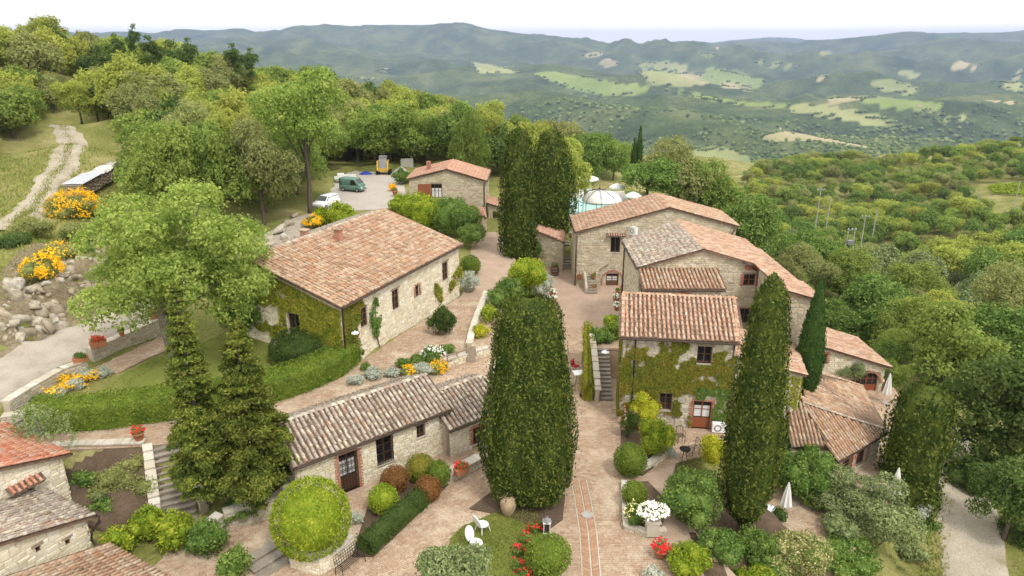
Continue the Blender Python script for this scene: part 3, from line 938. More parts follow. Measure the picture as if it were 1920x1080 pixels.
        s.tiles.append((rf, items, m_))
        for (a, b) in verges: s.line_tiles(a, b, rf, m_, nrm * .03)
        if ridge: s.line_tiles(ridge[0], ridge[1], rf, m_, Vector((0, 0, .03)), .15, 'ridge_tile')
        if gutter:
            a, b = Vector(gutter[0]), Vector(gutter[1])
            g = MB(); g.tube([a - v * .07 - nrm * .06, b - v * .07 - nrm * .06], .065, 8); g.build('gutter', M['gutter'], s.t)
        return rf
    def line_tiles(s, a, b, parent, mat, lift, r=.12, name='verge_tile'):
        a, b = Vector(a), Vector(b); Ln = (b - a).length; n = max(1, round(Ln / .42)); d = (b - a).normalized()
        x = d.cross(Vector((0, 0, 1))).normalized(); y = x.cross(d)
        B = Matrix((x, d, y)).transposed()
        items = []
        for k in range(n):
            c = a + d * (Ln * k / n) + lift
            items.append((Matrix.Translation(c) @ (B @ Matrix.Diagonal((r * 2, Ln / n, r * 1.2))).to_4x4() @ Matrix.Rotation(s.rs.uniform(-.04, .04), 4, 'Z'), s.rs.randrange(6), .4))
        lay_pieces(parent, 'tile', name, name + 's', items, mat, 300, 9)
    def pipe(s, pts, r=.055, name='downpipe'):
        return MB().tube(pts, r, 8).build(name, M['gutter'], s.t, True)
    def quoins(s, x, y, z0, z1, dirs, n=None):
        pass
    def finish(s, stone_limit=280, tile_limit=300, stone_px=9.0, tile_px=8.0):
        if s.stones: lay_pieces(s.t, 'stone', 'stone', 'stone_courses', s.stones, s.stone, stone_limit, stone_px)
        left = tile_limit
        tot = sum(len(i) for _, i, _ in s.tiles) or 1
        for rf, items, m_ in s.tiles:
            lim = int(math.ceil(tile_limit * len(items) / tot))
            lay_pieces(rf, 'tile', 'roof_tile', 'roof_tiles_beyond', items, m_, lim, tile_px)
        return s.t
# ------------------------------------------------------------------ the land
def tp(px, py, z):
    v = at(px, py, z); return (v.x, v.y, z)
CTRL = [(0, 20, 0), (8, 20, 0), (4, 30, 0), (4, 40, 0), (4, 50, 0), (6, 60, 0), (8, 66, 0), (-8, 27, 0), (-14, 24, 0), (-16, 28, 0), (-9, 20, 0), (-22, 22, .6), (-24, 28, 1.2),
        (-18, 35, 2.4), (-10, 40, 2.4), (-5, 42, 2.4), (-3, 50, 2.4), (-3, 60, 2.4), (-3, 70, 2.5), (-3, 78, 2.9), (-21, 39, 3.0), (-16, 40.5, 2.8), (-26, 36, 2.9),
        (-14, 50, 3), (-19, 48, 3.4), (-12, 60, 3.6), (-19, 56, 4), (-30, 40, 3.6), (-33, 39, 3.6), (-29, 46.7, 3.8), (-27, 52, 4.2), (-25, 60, 4.6), (-22, 75, 4.9), (-18, 89, 5), (-14, 80, 5), (-20, 98, 5.2), (-12, 96, 4.8),
        (-35.5, 44, 6.2), (-38, 47, 7.2), (-34, 53, 7.2), (-31, 58, 6.6), (-40, 55, 7.6), (-40, 36, 5.0), (-46, 46, 8),
        tp(60, 400, 7.5), tp(20, 380, 7.8), tp(90, 330, 8.5), tp(150, 290, 9.5), tp(110, 240, 10.5), tp(220, 300, 8.0),
        tp(0, 668, 3.6), tp(60, 648, 3.6), tp(110, 618, 3.65), tp(150, 592, 3.75), tp(188, 562, 3.85), tp(0, 585, 6.3), tp(50, 555, 6.4), tp(100, 525, 6.4), tp(140, 500, 6.3), tp(180, 480, 6.0),
        tp(200, 692, 2.9), tp(260, 668, 2.95), tp(320, 642, 3.0), tp(230, 705, 2.9),
        (-70, 75, 11), (-60, 110, 12), (-97, 140, 18), (-100, 110, 17), (-85, 160, 15.5), (-62, 150, 13), (-36, 150, 8.5), (-40, 110, 7.5), (-35, 85, 6), (-10, 130, 3), (-20, 110, 5), (-60, 190, 10), (-120, 200, 20), (-30, 200, 2), (-170, 160, 26), (-140, 100, 22), (-110, 60, 15), (-70, 40, 9),
        (0, 105, 3.2), (0, 150, 0), (13, 120, 0), (20, 180, -14), (-40, 260, -6), (-140, 300, 8), (-220, 250, 20), (0, 250, -24),
        (9, 90, 2.2), (15, 95, 2.2), (8, 100, 2.2), (17, 86, 2.0), (22, 100, 0), (28, 100, -3), (6, 76, 1.5), (14, 80, 1.0), (24, 72, -1),
        (23, 60, -1.5), (27, 55, -4.1), (24, 46, -4.1), (27, 48, -4.1), (22, 38, -4), (18, 34, -3.2), (12.5, 31, -.9), (12, 26, -1.2), (16, 28, -2.6), (18, 24, -4), (21, 30, -5), (25, 34, -6.9), (29, 34, -7.05), (33, 42, -7.05), (36, 50, -7.2), (38, 58, -8), (27, 26, -7), (34, 30, -7.6),
        (42, 38, -9), (48, 50, -12), (32, 68, -9), (42, 80, -18), (66, 100, -27), (40, 110, -22), (30, 90, -9), (60, 150, -34), (104, 176, -40), (94, 230, -41), (180, 350, -40), (250, 350, -34), (320, 380, -28), (150, 280, -44), (60, 60, -18), (100, 100, -32), (160, 150, -40), (220, 220, -40), (90, 50, -24), (150, 90, -34),
        (60, 300, -48), (100, 420, -62), (0, 400, -60), (-120, 420, -40), (200, 450, -60), (320, 460, -52), (330, 250, -34)]
CT = np.array(CTRL)
PADS = []          # (polygon, height): flattened under paving
def terr(x, y, pads=True):
    x, y = np.atleast_1d(np.asarray(x, float)), np.atleast_1d(np.asarray(y, float))
    sh = x.shape; x, y = x.ravel(), y.ravel()
    num = np.zeros(x.shape); den = np.zeros(x.shape)
    for (cx, cy, cz) in CT:
        w = 1.0 / ((x - cx) ** 2 + (y - cy) ** 2 + .6) ** 1.7
        num += w * cz; den += w
    z = num / den
    far = np.clip((np.hypot(x, y - 40) - 30) / 60, 0, 1)
    z = z + fbm(x * .05, y * .05, 4) * 2.6 * far + fbm(x * .5, y * .5, 3) * .16 * (1 - far)
    if pads:
        for poly, pz in PADS:
            k = in_poly(x, y, poly); z[k] = pz
    return z.reshape(sh)
def th(x, y):
    return float(terr(x, y)[0])

YARD = [(-17, 14), (13, 14), (11, 24), (9.2, 29), (8.6, 33), (10, 36.5), (14.4, 37.5), (14.8, 44), (9.4, 49), (9.4, 58), (22.3, 67), (22.3, 74), (6.1, 74), (2.8, 74), (1.6, 67), (1.2, 46), (-.6, 39), (-3.6, 38.6), (-5.8, 38.0), (-11.5, 34.2), (-12.5, 32), (-15.6, 29.6), (-17, 26)]
UPPER = [(-29, 32.2), (-20, 33.0), (-15.6, 33.9), (-11.5, 34.2), (-5.8, 38.0), (-3.6, 38.6), (-1.6, 41.2), (.2, 44), (.4, 72), (-1.5, 78.5), (-4.3, 78.5), (-4.3, 57), (-10.6, 43.2), (-14, 39.6), (-19, 37.2), (-29, 35.6)]
H7T = [(21.5, 43.5), (26, 43), (31.5, 50), (31.5, 57.6), (24, 57.6), (21.5, 50)]
LOWT = [(14.5, 31.5), (18.5, 31.5), (23.5, 37), (25.2, 41.5), (21, 42.8), (18, 38), (14.8, 36.5)]
POOLP = [(4.8, 82.5), (18, 82.5), (20, 104), (5.5, 104)]
GPATH = [(at(x, y, 3.0).x, at(x, y, 3.0).y) for x, y in ((178, 690), (250, 655), (318, 622), (352, 640), (280, 670), (218, 700))]
PADS += [(GPATH, 2.9), (YARD, -.08), (UPPER, 2.40), (H7T, -4.09), (LOWT, -3.29), (POOLP, 2.15)]

def spaced(lo, a, b, hi, step, grow):
    mid = list(np.arange(a, b + 1e-6, step))
    l, s_ = [], step
    x = a
    while x > lo: s_ *= grow; x -= s_; l.append(x)
    r, s_ = [], step; x = b
    while x < hi: s_ *= grow; x += s_; r.append(x)
    return np.array(l[::-1] + mid + r)
gx = spaced(-330, -42, 44, 420, .6, 1.05); gy = spaced(2, 16, 104, 480, .6, 1.045)
X, Y = np.meshgrid(gx, gy)
Zt = terr(X, Y)
nx, ny = len(gx), len(gy)
ii = np.arange((ny - 1) * nx).reshape(ny - 1, nx)[:, :-1].ravel()
GQ = np.stack([ii, ii + 1, ii + nx + 1, ii + nx], 1)
ground = put('ground', np_mesh('ground', np.stack([X.ravel(), Y.ravel(), Zt.ravel()], 1), GQ, M['land'], True))
tag(ground, kind='structure')

def ribbon(name, pts, mat, lift=.05, label=None, step=.5, cross=7, ragged=.25, hfun=None):
    """a road of changing width laid over the ground; pts = (x, y, width)"""
    pts = np.array(pts, float)
    d = np.concatenate([[0], np.cumsum(np.hypot(np.diff(pts[:, 0]), np.diff(pts[:, 1])))])
    # smooth resample
    u = np.linspace(0, d[-1], int(d[-1] / step) + 2)
    c = np.stack([np.interp(u, d, pts[:, k]) for k in range(3)], 1)
    for _ in range(6):
        c[1:-1] = (c[:-2] + 2 * c[1:-1] + c[2:]) / 4
    tn = unit(np.gradient(c[:, :2], axis=0)); nn = np.stack([-tn[:, 1], tn[:, 0]], 1)
    vs = []
    for i in range(len(c)):
        for k in range(cross):
            f = k / (cross - 1) - .5
            w = c[i, 2] * (1 + (ragged * float(vnoise(np.array(u[i] * .9 + 30 * (k > cross / 2)), np.array(3.3))) if k in (0, cross - 1) else 0))
            vs.append(c[i, :2] + nn[i] * f * w)
    vs = np.array(vs)
    z = terr(vs[:, 0], vs[:, 1]) + lift if hfun is None else hfun(vs[:, 0], vs[:, 1])
    e = np.zeros(len(vs)); 
    for k in (0, cross - 1): e[k::cross] = -lift - .12
    v = np.column_stack([vs, z + e])
    n = len(c)
    q = np.array([(i * cross + k, i * cross + k + 1, (i + 1) * cross + k + 1, (i + 1) * cross + k) for i in range(n - 1) for k in range(cross - 1)])
    o = put(name, np_mesh(name, v, q[:, ::-1], mat, True)); tag(o, label, kind='structure')
    return o

ribbon('gravel_road', [(-33, 30, 5), (-31.5, 37, 5.2), (-30.5, 42, 4.6), (-29, 47, 4.2), (-27.2, 53, 3.8), (-25.4, 60, 3.6), (-23.5, 68, 4), (-21, 76, 5)], M['gravel'], .13)
trk = [at(20, 430, 7.2), at(55, 400, 7.5), at(88, 345, 8.4), at(130, 300, 9.3), at(140, 270, 9.9), at(100, 240, 10.5), at(40, 225, 11)]
ribbon('dirt_track', [(p.x, p.y, w) for p, w in zip(trk, (4.2, 3.4, 3.4, 3.6, 3.4, 2.8, 2.6))], M['dirt'], .22, ragged=.9)
ribbon('lane', [(22.5, 20, 4.6), (25.5, 29, 4.6), (28.6, 36, 4.4), (31.8, 42, 4.2), (34.5, 48, 3.9), (36.5, 54, 3.4)], M['dirt'], .14)
ribbon('hill_road', [(170, 205, 3.5), (200, 222, 3.5), (230, 232, 3.6), (262, 236, 3.6), (300, 240, 3.6)], M['gravel'], .9)

# parking ground behind the long house
park_poly = [at(640, 395, 5), at(735, 392, 5), at(765, 378, 5), at(757, 345, 5), at(742, 322, 5), at(660, 320, 5), at(625, 338, 5), at(608, 392, 5)]
PADS.append(([(p.x, p.y) for p in park_poly], 4.9))
Zt2 = terr(X, Y)
ground.data.vertices.foreach_set('co', np.stack([X.ravel(), Y.ravel(), Zt2.ravel()], 1).astype(np.float32).ravel()); ground.data.update()
tag(MB().slab([(p.x, p.y, 5.03) for p in park_poly], .3).build('parking_ground', M['tarmac']), kind='structure')

# ------------------------------------------------------------------ far hills
SKY = np.array([(-700, 60), (-200, 62), (100, 66), (300, 65), (350, 58), (430, 54), (480, 62), (560, 50), (610, 47), (680, 49), (640, 45), (870, 47), (920, 62), (980, 72), (1060, 77), (1120, 80), (1180, 80), (1250, 73), (1300, 72), (1340, 78), (1440, 75), (1490, 83), (1560, 80), (1620, 70), (1700, 63), (1750, 58), (1850, 60), (1920, 56), (2300, 50), (2700, 60)])
def z_at_row(py, Yd):
    b = (py - 540) / F
    return HC + (-SP - b * CP) / (CP - b * SP) * Yd
hs_ = np.linspace(-1.25, 1.25, 640)
hr_ = np.concatenate([np.exp(np.linspace(math.log(400), math.log(1300), 50)), np.exp(np.linspace(math.log(1310), math.log(8600), 215)), np.exp(np.linspace(math.log(8700), math.log(14500), 35))])
SS, RR = np.meshgrid(hs_, hr_)
PXX = 960 + F * 1.059 * SS
knR = np.array([400, 700, 1000, 1600, 2600, 4000, 5500, 7000, 8000, 9300, 11500, 13500, 14500.])
skyl = np.interp(PXX[0], SKY[:, 0], SKY[:, 1]) - 4
farr = 96 - 30 * np.exp(-((PXX[0] - 1450) / 160) ** 2)
Zh = np.zeros(SS.shape)
# valley: rows of the picture that each distance should reach, with side-to-side variation
rowk = np.stack([np.full(640, 470.), np.full(640, 350.), np.full(640, 318.), np.full(640, 282.), np.full(640, 236.), np.full(640, 182.), 96 + .45 * skyl, 45 + .72 * skyl, skyl, skyl + 24, np.full(640, 98.), farr, np.full(640, 120.)])
for j in range(640):
    zk = np.array([z_at_row(rowk[i, j], knR[i]) for i in range(len(knR))])
    Zh[:, j] = np.interp(hr_, knR, zk)
for _ in range(3):
    Zh[1:-1] = (Zh[:-2] + 2 * Zh[1:-1] + Zh[2:]) / 4
HX, HYY = SS * RR, RR
amp = np.clip((RR - 500) / 2500, 0, 1) * np.where(RR > 7000, np.clip((8400 - RR) / 1400, .12, 1), 1)
rid = lambda x, y: 1 - 2 * np.abs(fbm(x, y, 3)) * 1.6
warp = fbm(HX / 1900 + 3, HYY / 1900, 2) * 700
Zh += amp * ((rid((HX + warp) / 2600, (HYY + .5 * HX) / 1500) - .45) * 170 + (rid((HX + warp) / 950 + 9, HYY / 800) - .5) * 75 + fbm(HX / 260, HYY / 260, 4) * 34)
Zh += np.clip((RR - 500) / 1500, 0, 1) * fbm(HX / 60, HYY / 60, 3) * (5 + RR / 1400)
HV = np.stack([HX.ravel(), HYY.ravel(), Zh.ravel()], 1)
def project(V):
    d = V[:, 2] - HC; zz = V[:, 1] * CP - d * SP; yy = -(V[:, 1] * SP + d * CP)
    return 960 + F * V[:, 0] / zz, 540 + F * yy / zz
hpx, hpy = project(HV)
c7 = lambda L_: [(1000 + x / 2.087, 30 + y / 2.087) for x, y in L_]
c6 = lambda L_: [(280 + x / 2.341, y / 2.341) for x, y in L_]
GRN, PAL, BEI, TAN = (.26, .33, .10), (.34, .36, .16), (.45, .39, .24), (.40, .34, .21)
FIELDS = [(c7([(0, 220), (60, 215), (180, 235), (330, 268), (470, 285), (450, 298), (300, 310), (190, 292), (90, 260), (0, 232)]), GRN),
          (c7([(400, 183), (500, 180), (610, 200), (560, 216), (440, 207)]), PAL), (c7([(405, 213), (560, 220), (625, 270), (480, 267)]), PAL),
          (c7([(560, 222), (705, 240), (690, 264), (610, 262)]), BEI), (c7([(690, 206), (800, 225), (915, 260), (870, 277), (640, 255)]), GRN),
          (c7([(730, 253), (860, 278), (850, 294), (740, 274)]), BEI), (c7([(870, 176), (1045, 193), (1000, 207), (880, 190)]), PAL),
          (c7([(185, 143), (270, 143), (262, 158), (200, 157)]), BEI), (c7([(250, 178), (320, 173), (342, 192), (280, 197)]), TAN),
          (c7([(480, 286), (610, 303), (800, 333), (1000, 350), (960, 362), (800, 347), (600, 312)]), GRN),
          (c7([(1000, 348), (1100, 350), (1250, 373), (1370, 403), (1450, 440), (1350, 437), (1200, 397), (1000, 374)]), PAL),
          (c7([(1450, 437), (1500, 440), (1480, 450), (1350, 440)]), TAN),
          (c7([(1250, 323), (1350, 316), (1600, 345), (1580, 367), (1400, 354)]), GRN), (c7([(1500, 370), (1560, 376), (1670, 412), (1600, 407)]), PAL),
          (c7([(1310, 263), (1390, 248), (1530, 297), (1480, 307), (1320, 277)]), PAL), (c7([(1390, 213), (1440, 208), (1530, 235), (1500, 247)]), PAL),
          (c7([(1155, 322), (1230, 316), (1300, 322), (1180, 342)]), BEI), (c7([(1625, 188), (1690, 183), (1770, 205), (1640, 212)]), BEI),
          (c7([(1800, 260), (1920, 262), (1920, 302), (1850, 282)]), PAL), (c7([(895, 470), (980, 453), (1120, 473), (1350, 518), (1300, 524), (1080, 487), (900, 492)]), BEI),
          (c7([(600, 526), (740, 516), (905, 578), (800, 612), (740, 622)]), PAL), (c7([(1088, 242), (1185, 233), (1110, 260)]), BEI), (c7([(1115, 133), (1195, 145), (1120, 152)]), PAL),
          (c7([(660, 150), (720, 150), (740, 158), (680, 160)]), GRN), (c7([(1620, 385), (1750, 408), (1720, 418), (1640, 395)]), PAL), (c7([(1640, 318), (1890, 335), (1880, 345), (1790, 332)]), BEI),
          (c7([(1880, 225), (1920, 222), (1920, 240), (1890, 238)]), BEI), (c7([(1815, 500), (1920, 492), (1920, 504), (1820, 510)]), BEI),
          (c6([(1410, 268), (1560, 298), (1625, 320), (1450, 320)]), PAL), (c6([(880, 333), (1010, 343), (980, 354)]), GRN), (c6([(1000, 300), (1060, 312), (1010, 320)]), BEI), (c6([(950, 345), (1010, 340), (1000, 358)]), PAL)]
wob = fbm(HX.ravel() / 90, HYY.ravel() / 90, 3) * 7
fcol = np.zeros((len(HV), 4), np.float32)
for poly, c in FIELDS:
    k = in_poly(hpx + wob * .8, hpy + wob * .25, poly) & (RR.ravel() > 600)
    fcol[k] = (*c, 1.0)
fg = fcol.reshape(300, 640, 4).copy(); fg[..., :3] *= fg[..., 3:]
for _ in range(1):
    fg[1:-1] = (fg[:-2] + 4 * fg[1:-1] + fg[2:]) / 6; fg[:, 1:-1] = (fg[:, :-2] + 2 * fg[:, 1:-1] + fg[:, 2:]) / 4
fg[..., :3] /= np.maximum(fg[..., 3:], 1e-4); fcol = np.ascontiguousarray(fg.reshape(-1, 4), dtype=np.float32)
g = MB()
nh = 640
ii = np.arange(299 * nh).reshape(299, nh)[:, :-1].ravel()
hills_m = np_mesh('hills', HV, np.stack([ii, ii + 1, ii + nh + 1, ii + nh], 1), None, True)
ca = hills_m.color_attributes.new('field', 'FLOAT_COLOR', 'POINT'); ca.data.foreach_set('color', fcol.ravel())
m, t, b = new_mat('wooded_hills', .98, .05)
at_ = N(t, 'VertexColor'); at_.layer_name = 'field'
r1 = ramp(t, [(.36, (.034, .060, .016)), (.5, (.080, .115, .032)), (.62, (.15, .175, .062))]); t.links.new(noise(t, .0045, 9, .72), r1.inputs[0])
fn = noise(t, .075, 5, .75); r2 = ramp(t, [(.3, (.6, .6, .6)), (.7, (1.35, 1.35, 1.35))]); t.links.new(fn, r2.inputs[0])
wood_c = mixc(t, 1.0, r1.outputs[0], r2.outputs[0], 'MULTIPLY')
wv = N(t, 'TexWave', Scale=.055, Distortion=2.0); gg = N(t, 'NewGeometry'); t.links.new(gg.outputs['Position'], wv.inputs['Vector'])
r3 = ramp(t, [(.2, (.78, .82, .7)), (.8, (1.1, 1.08, 1.05))]); t.links.new(wv.outputs['Fac'], r3.inputs[0])
r4 = ramp(t, [(.35, (.75, .8, .7)), (.65, (1.15, 1.1, 1.1))]); t.links.new(noise(t, .004, 4, .6), r4.inputs[0])
fc = mixc(t, 1.0, mixc(t, 1.0, at_.outputs['Color'], r3.outputs[0], 'MULTIPLY'), r4.outputs[0], 'MULTIPLY')
al = ramp(t, [(.22, (0, 0, 0)), (.5, (1, 1, 1))]); t.links.new(at_.outputs['Alpha'], al.inputs[0])
t.links.new(mixc(t, al.outputs[0], wood_c, fc), b.inputs['Base Color'])
bp = N(t, 'Bump', Strength=.9, Distance=5.0); t.links.new(fn, bp.inputs['Height']); t.links.new(bp.outputs[0], b.inputs['Normal'])
hills_m.materials.append(m)
tag(put('hills', hills_m), kind='structure')

# woods on the hills: crowns too far to pick apart
def ico():
    p = (1 + 5 ** .5) / 2
    v = unit(np.array([(-1, p, 0), (1, p, 0), (-1, -p, 0), (1, -p, 0), (0, -1, p), (0, 1, p), (0, -1, -p), (0, 1, -p), (p, 0, -1), (p, 0, 1), (-p, 0, -1), (-p, 0, 1)], float))
    f = np.array([(0, 11, 5), (0, 5, 1), (0, 1, 7), (0, 7, 10), (0, 10, 11), (1, 5, 9), (5, 11, 4), (11, 10, 2), (10, 7, 6), (7, 1, 8), (3, 9, 4), (3, 4, 2), (3, 2, 6), (3, 6, 8), (3, 8, 9), (4, 9, 5), (2, 4, 11), (6, 2, 10), (8, 6, 7), (9, 8, 1)])
    return v, f
def blobs(name, P, r, mat, seed, label):
    rs = np.random.RandomState(seed); v, f = ico(); n = len(P)
    V = v[None] * (1 + .35 * rs.randn(n, 12, 1).clip(-1, 1)) * (r[:, None, None] * np.array([1, 1, .85])) + P[:, None, :]
    Fq = f[None] + (np.arange(n) * 12)[:, None, None]
    o = put(name, np_mesh(name, V.reshape(-1, 3), Fq.reshape(-1, 3), mat))
    tag(o, label, 'woodland', kind='stuff'); return o
rs = np.random.RandomState(5)
ok = (RR.ravel() > 520) & (RR.ravel() < 2600) & (fcol[:, 3] < .5) & (np.abs(SS.ravel()) < .95)
cand = np.flatnonzero(ok)
dens = fbm(HV[cand, 0] / 220, HV[cand, 1] / 220, 3)
cand = cand[dens > -.22]
pick = rs.choice(cand, min(14000, len(cand)), replace=False)
rr_ = HV[pick, 1] * .0022 * rs.uniform(.6, 1.5, len(pick)) + 2.2
rr_ *= .8
PW = HV[pick] + np.column_stack([rs.randn(len(pick), 2) * rr_[:, None] * 2, rr_ * .45])
M['far_wood'] = leaf_mat('far_wood_leaves', (.062, .095, .022), (.11, .15, .04), (.17, .20, .064), .02, .1, .05, .7)
blobs('far_woodland', PW, rr_, M['far_wood'], 3, 'dark green woodland covering the far valley sides')

# tree lines along the field edges
hp = []
sel = np.flatnonzero((RR.ravel() > 600) & (hpx > 200) & (hpx < 1960) & (hpy > 60) & (hpy < 340)); sx_, sy_, sr_ = hpx[sel], hpy[sel], HV[sel, 1] * .0004
for poly, c in FIELDS:
    for i in range(len(poly)):
        x0, y0 = poly[i]; x1, y1 = poly[(i + 1) % len(poly)]
        if rs.rand() < .45: continue
        n_ = max(2, int(math.dist(poly[i], poly[(i + 1) % len(poly)]) / 2.2))
        for k in range(n_):
            f = (k + rs.rand()) / n_
            hp.append(HV[sel[int(np.argmin((sx_ - x0 - (x1 - x0) * f) ** 2 + (sy_ - y0 - (y1 - y0) * f) ** 2 + sr_))]])
hp = np.array(hp); rr2 = hp[:, 1] * .0014 * rs.uniform(.6, 1.4, len(hp)) + 1.5
blobs('field_hedgerows', hp + np.column_stack([rs.randn(len(hp), 2) * 4, rr2 * .5]), rr2, M['far_wood'], 4, 'dark tree lines bordering the far valley fields')

# far farmhouses in the fields
def hill_hit(px, py):
    d = (hpx - px) ** 2 + (hpy - py) ** 2 + np.where(RR.ravel() < 600, 1e6, 0)
    i = int(np.argmin(d + HV[:, 1] * .0004)); return Vector(HV[i])
FH = [(997, 131, 'far stone farmhouse among cypresses above the green vineyards', 2.2, .2), (1521, 194, 'far pale farmhouse at the corner of the long pale field', 1.2, -.3), (1465, 243, 'far farmhouse beside the white track in the beige field', .9, .4),
      (1636, 180, 'far pale farmhouse at the top of the green field', 1.2, .1), (1722, 206, 'far red roofed farmhouse between two right hand fields', 1.2, -.2), (727, 133, 'far white farm in the clearing above the left wood', 1.4, .3), (1342, 92, 'far white house high on the middle ridge', 1.6, 0.1)]
for k, (px, py, lab, sc, rz) in enumerate(FH):
    p = hill_hit(px, py); s_ = sc * .55 * max(1.0, p.y / 3200)
    hh = thing('farmhouse', lab, 'house', p, 'far farmhouses in the valley')
    R3 = Matrix.Rotation(rz, 3, 'Z')
    MB().box(p + Vector((0, 0, 4 * s_)), (16 * s_, 9 * s_, 10 * s_), rz).build('wall', M['plaster'], hh)
    q = [R3 @ Vector(c) * s_ + p for c in [(-8.6, -5.2, 8.8), (8.6, -5.2, 8.8), (8.6, 0, 11.6), (-8.6, 0, 11.6), (-8.6, 5.2, 8.8), (8.6, 5.2, 8.8)]]
    MB().add(q, [(0, 1, 2, 3), (3, 2, 5, 4), (0, 3, 4), (1, 5, 2)]).build('roof', M['tile_pink'], hh)
    for i in range(3):
        MB().box(p + R3 @ Vector(((-5 + 5 * i) * s_, -4.55 * s_, 4.5 * s_)), (1.6 * s_, .2, 2.2 * s_), rz).build('window', M['glass'], hh)
# ------------------------------------------------------------------ buildings
def sz(p0, p1, px, py):
    """(distance along the wall p0-p1, height) seen at a pixel"""
    p0, p1 = Vector((p0[0], p0[1])), Vector((p1[0], p1[1]))
    d = (p1 - p0).normalized(); n = Vector((d.y, -d.x))
    a, b = (px - 960) / F, (py - 540) / F
    r = Vector((a, CP - b * SP)); t = p0.dot(n) / r.dot(n)
    return (r * t - p0).dot(d), HC + (-SP - b * CP) * t
def op(p0, p1, x0, y0, x1, y1):
    xm, ym = (x0 + x1) / 2, (y0 + y1) / 2
    return (sz(p0, p1, x0, ym)[0], sz(p0, p1, x1, ym)[0], sz(p0, p1, xm, y1)[1], sz(p0, p1, xm, y0)[1])
V2 = lambda v: (v[0], v[1])

# --- ivy-clad house
iv = House('ivy_house', 'tall stone house covered in rust and green ivy beside the brick path', 'house', (10, 39.2, 0), 'stone_grey', 'mortar_tan', 'tile_salmon', 11)
A0, A1 = at(1163, 632, 6.1), at(1388, 643, 6.1); A2, A3 = at(1380, 560, 7.6), at(1167, 550, 7.6)
e = Vector((A1 - A0)).normalized(); l = Vector((-e.y, e.x, 0))
fl, fr_ = A0 + e * .22 + l * .32, A1 - e * .22 + l * .32
bl, br = fl + l * 3.5, fr_ + l * 3.5
IVF = (V2(fl), V2(fr_))
o1, o2, o3 = op(*IVF, 1307, 649, 1335, 681), op(*IVF, 1236, 737, 1260, 769), op(*IVF, 1298, 752, 1333, 811)
o3 = (o3[0], o3[1], -.02, o3[3])
iw = iv.wall(*IVF, -.3, 6.0, [o1, o2, o3])
iwl = iv.wall(V2(bl), V2(fl), -.3, [(0, 7.25), (3.5, 6.0)])
iv.wall(V2(fr_), V2(br), -3.3, [(0, 6.0), (3.5, 7.25)])
iv.wall(V2(br), V2(bl), -.3, 7.25, stones=False)
iv.window(iw, *o1, 2, 2, 'wood', label='small dark wooden window under the eaves')
iv.window(iw, *o2, 2, 3, 'wood', curtain=False, label='dark ground floor window behind the shrub')
iv.window(iw, *o3, 2, 2, 'wood_red', curtain=True, kind='door', surround='brick', label='brown wooden door with lace curtained panes')
iv.roof([A0, A1, A2, A3], e, .285, .42, verges=((A1 + l * .05 - e * .12, A2 - e * .12), (A0 + e * .12, A3 + e * .12)), ridge=(A3, A2), gutter=(A0, A1))
q = A3.lerp(A2, .0)
iv.pipe([A0 + e * .95 + Vector((0, 0, -.12)), A0 + e * .95 + l * .22 + Vector((0, 0, -.35)), Vector((*V2(A0 + e * .95 + l * .24), .1))], .06)
iv.pipe([A1 - e * .25 + l * .24 + Vector((0, 0, -.2)), Vector((*V2(A1 - e * .25 + l * .24), .1))], .05)
# ivy over the front
rs = np.random.RandomState(4)
Lw = (fr_ - fl).length
a_, z_ = rs.rand(90000) * (Lw + .1) - .05, rs.rand(90000) * 6.0
f_ = fbm(a_ * 1.1, z_ * 1.4, 4) + .5 * fbm(a_ * 3.1 + 9, z_ * 3.6, 2)
f_ += np.interp(z_, [0, 1.2, 2.2, 3.0, 4.6, 5.2, 6], [-.25, -.12, .05, .42, .36, -.12, -.5])
f_ += np.where(np.abs(fbm(a_ * .9 + 4, z_ * .35, 2)) < .035, .35, 0) * (z_ > 4.4)
keep = f_ > -.03
for o_ in (o1, o2, o3): keep &= ~((a_ > o_[0] - .05) & (a_ < o_[1] + .05) & (z_ > o_[2] - .12) & (z_ < o_[3] + .1))
a_, z_ = a_[keep][:42000], z_[keep][:42000]
nn = np.array(iw['n'])
Pv = np.array(fl)[None] * [1, 1, 0] + a_[:, None] * np.array(e) + nn * (.07 + .07 * rs.rand(len(a_)))[:, None] + np.column_stack([0 * z_, 0 * z_, z_])
low = (z_ < 2.9) & (a_ > 4.6)
o_ = leaf_patch(Pv[~low], np.tile(nn, ((~low).sum(), 1)), M['ivy'], 'ivy', iv.t, .13, 3); o_['label'] = 'rust and green ivy spread over the front'
o_ = leaf_patch(Pv[low], np.tile(nn, (low.sum(), 1)), M['mid'], 'creeper', iv.t, .14, 4); o_['label'] = 'fresh green creeper beside the door'
# ivy on the left flank
n_ = 9000; a_ = rs.rand(n_) * 3.5; z_ = rs.rand(n_) * 6.2; k = fbm(a_ * 1.3 + 5, z_, 3) > -.12
Pl = np.array(bl)[None] * [1, 1, 0] + a_[:, None] * np.array(iwl['d']) + np.array(iwl['n']) * (.07 + .06 * rs.rand(n_))[:, None] + np.column_stack([0 * z_, 0 * z_, z_])
leaf_patch(Pl[k], np.tile(np.array(iwl['n']), (k.sum(), 1)), M['ivy'], 'ivy', iv.t, .13, 6)
iv.finish(280, 300)

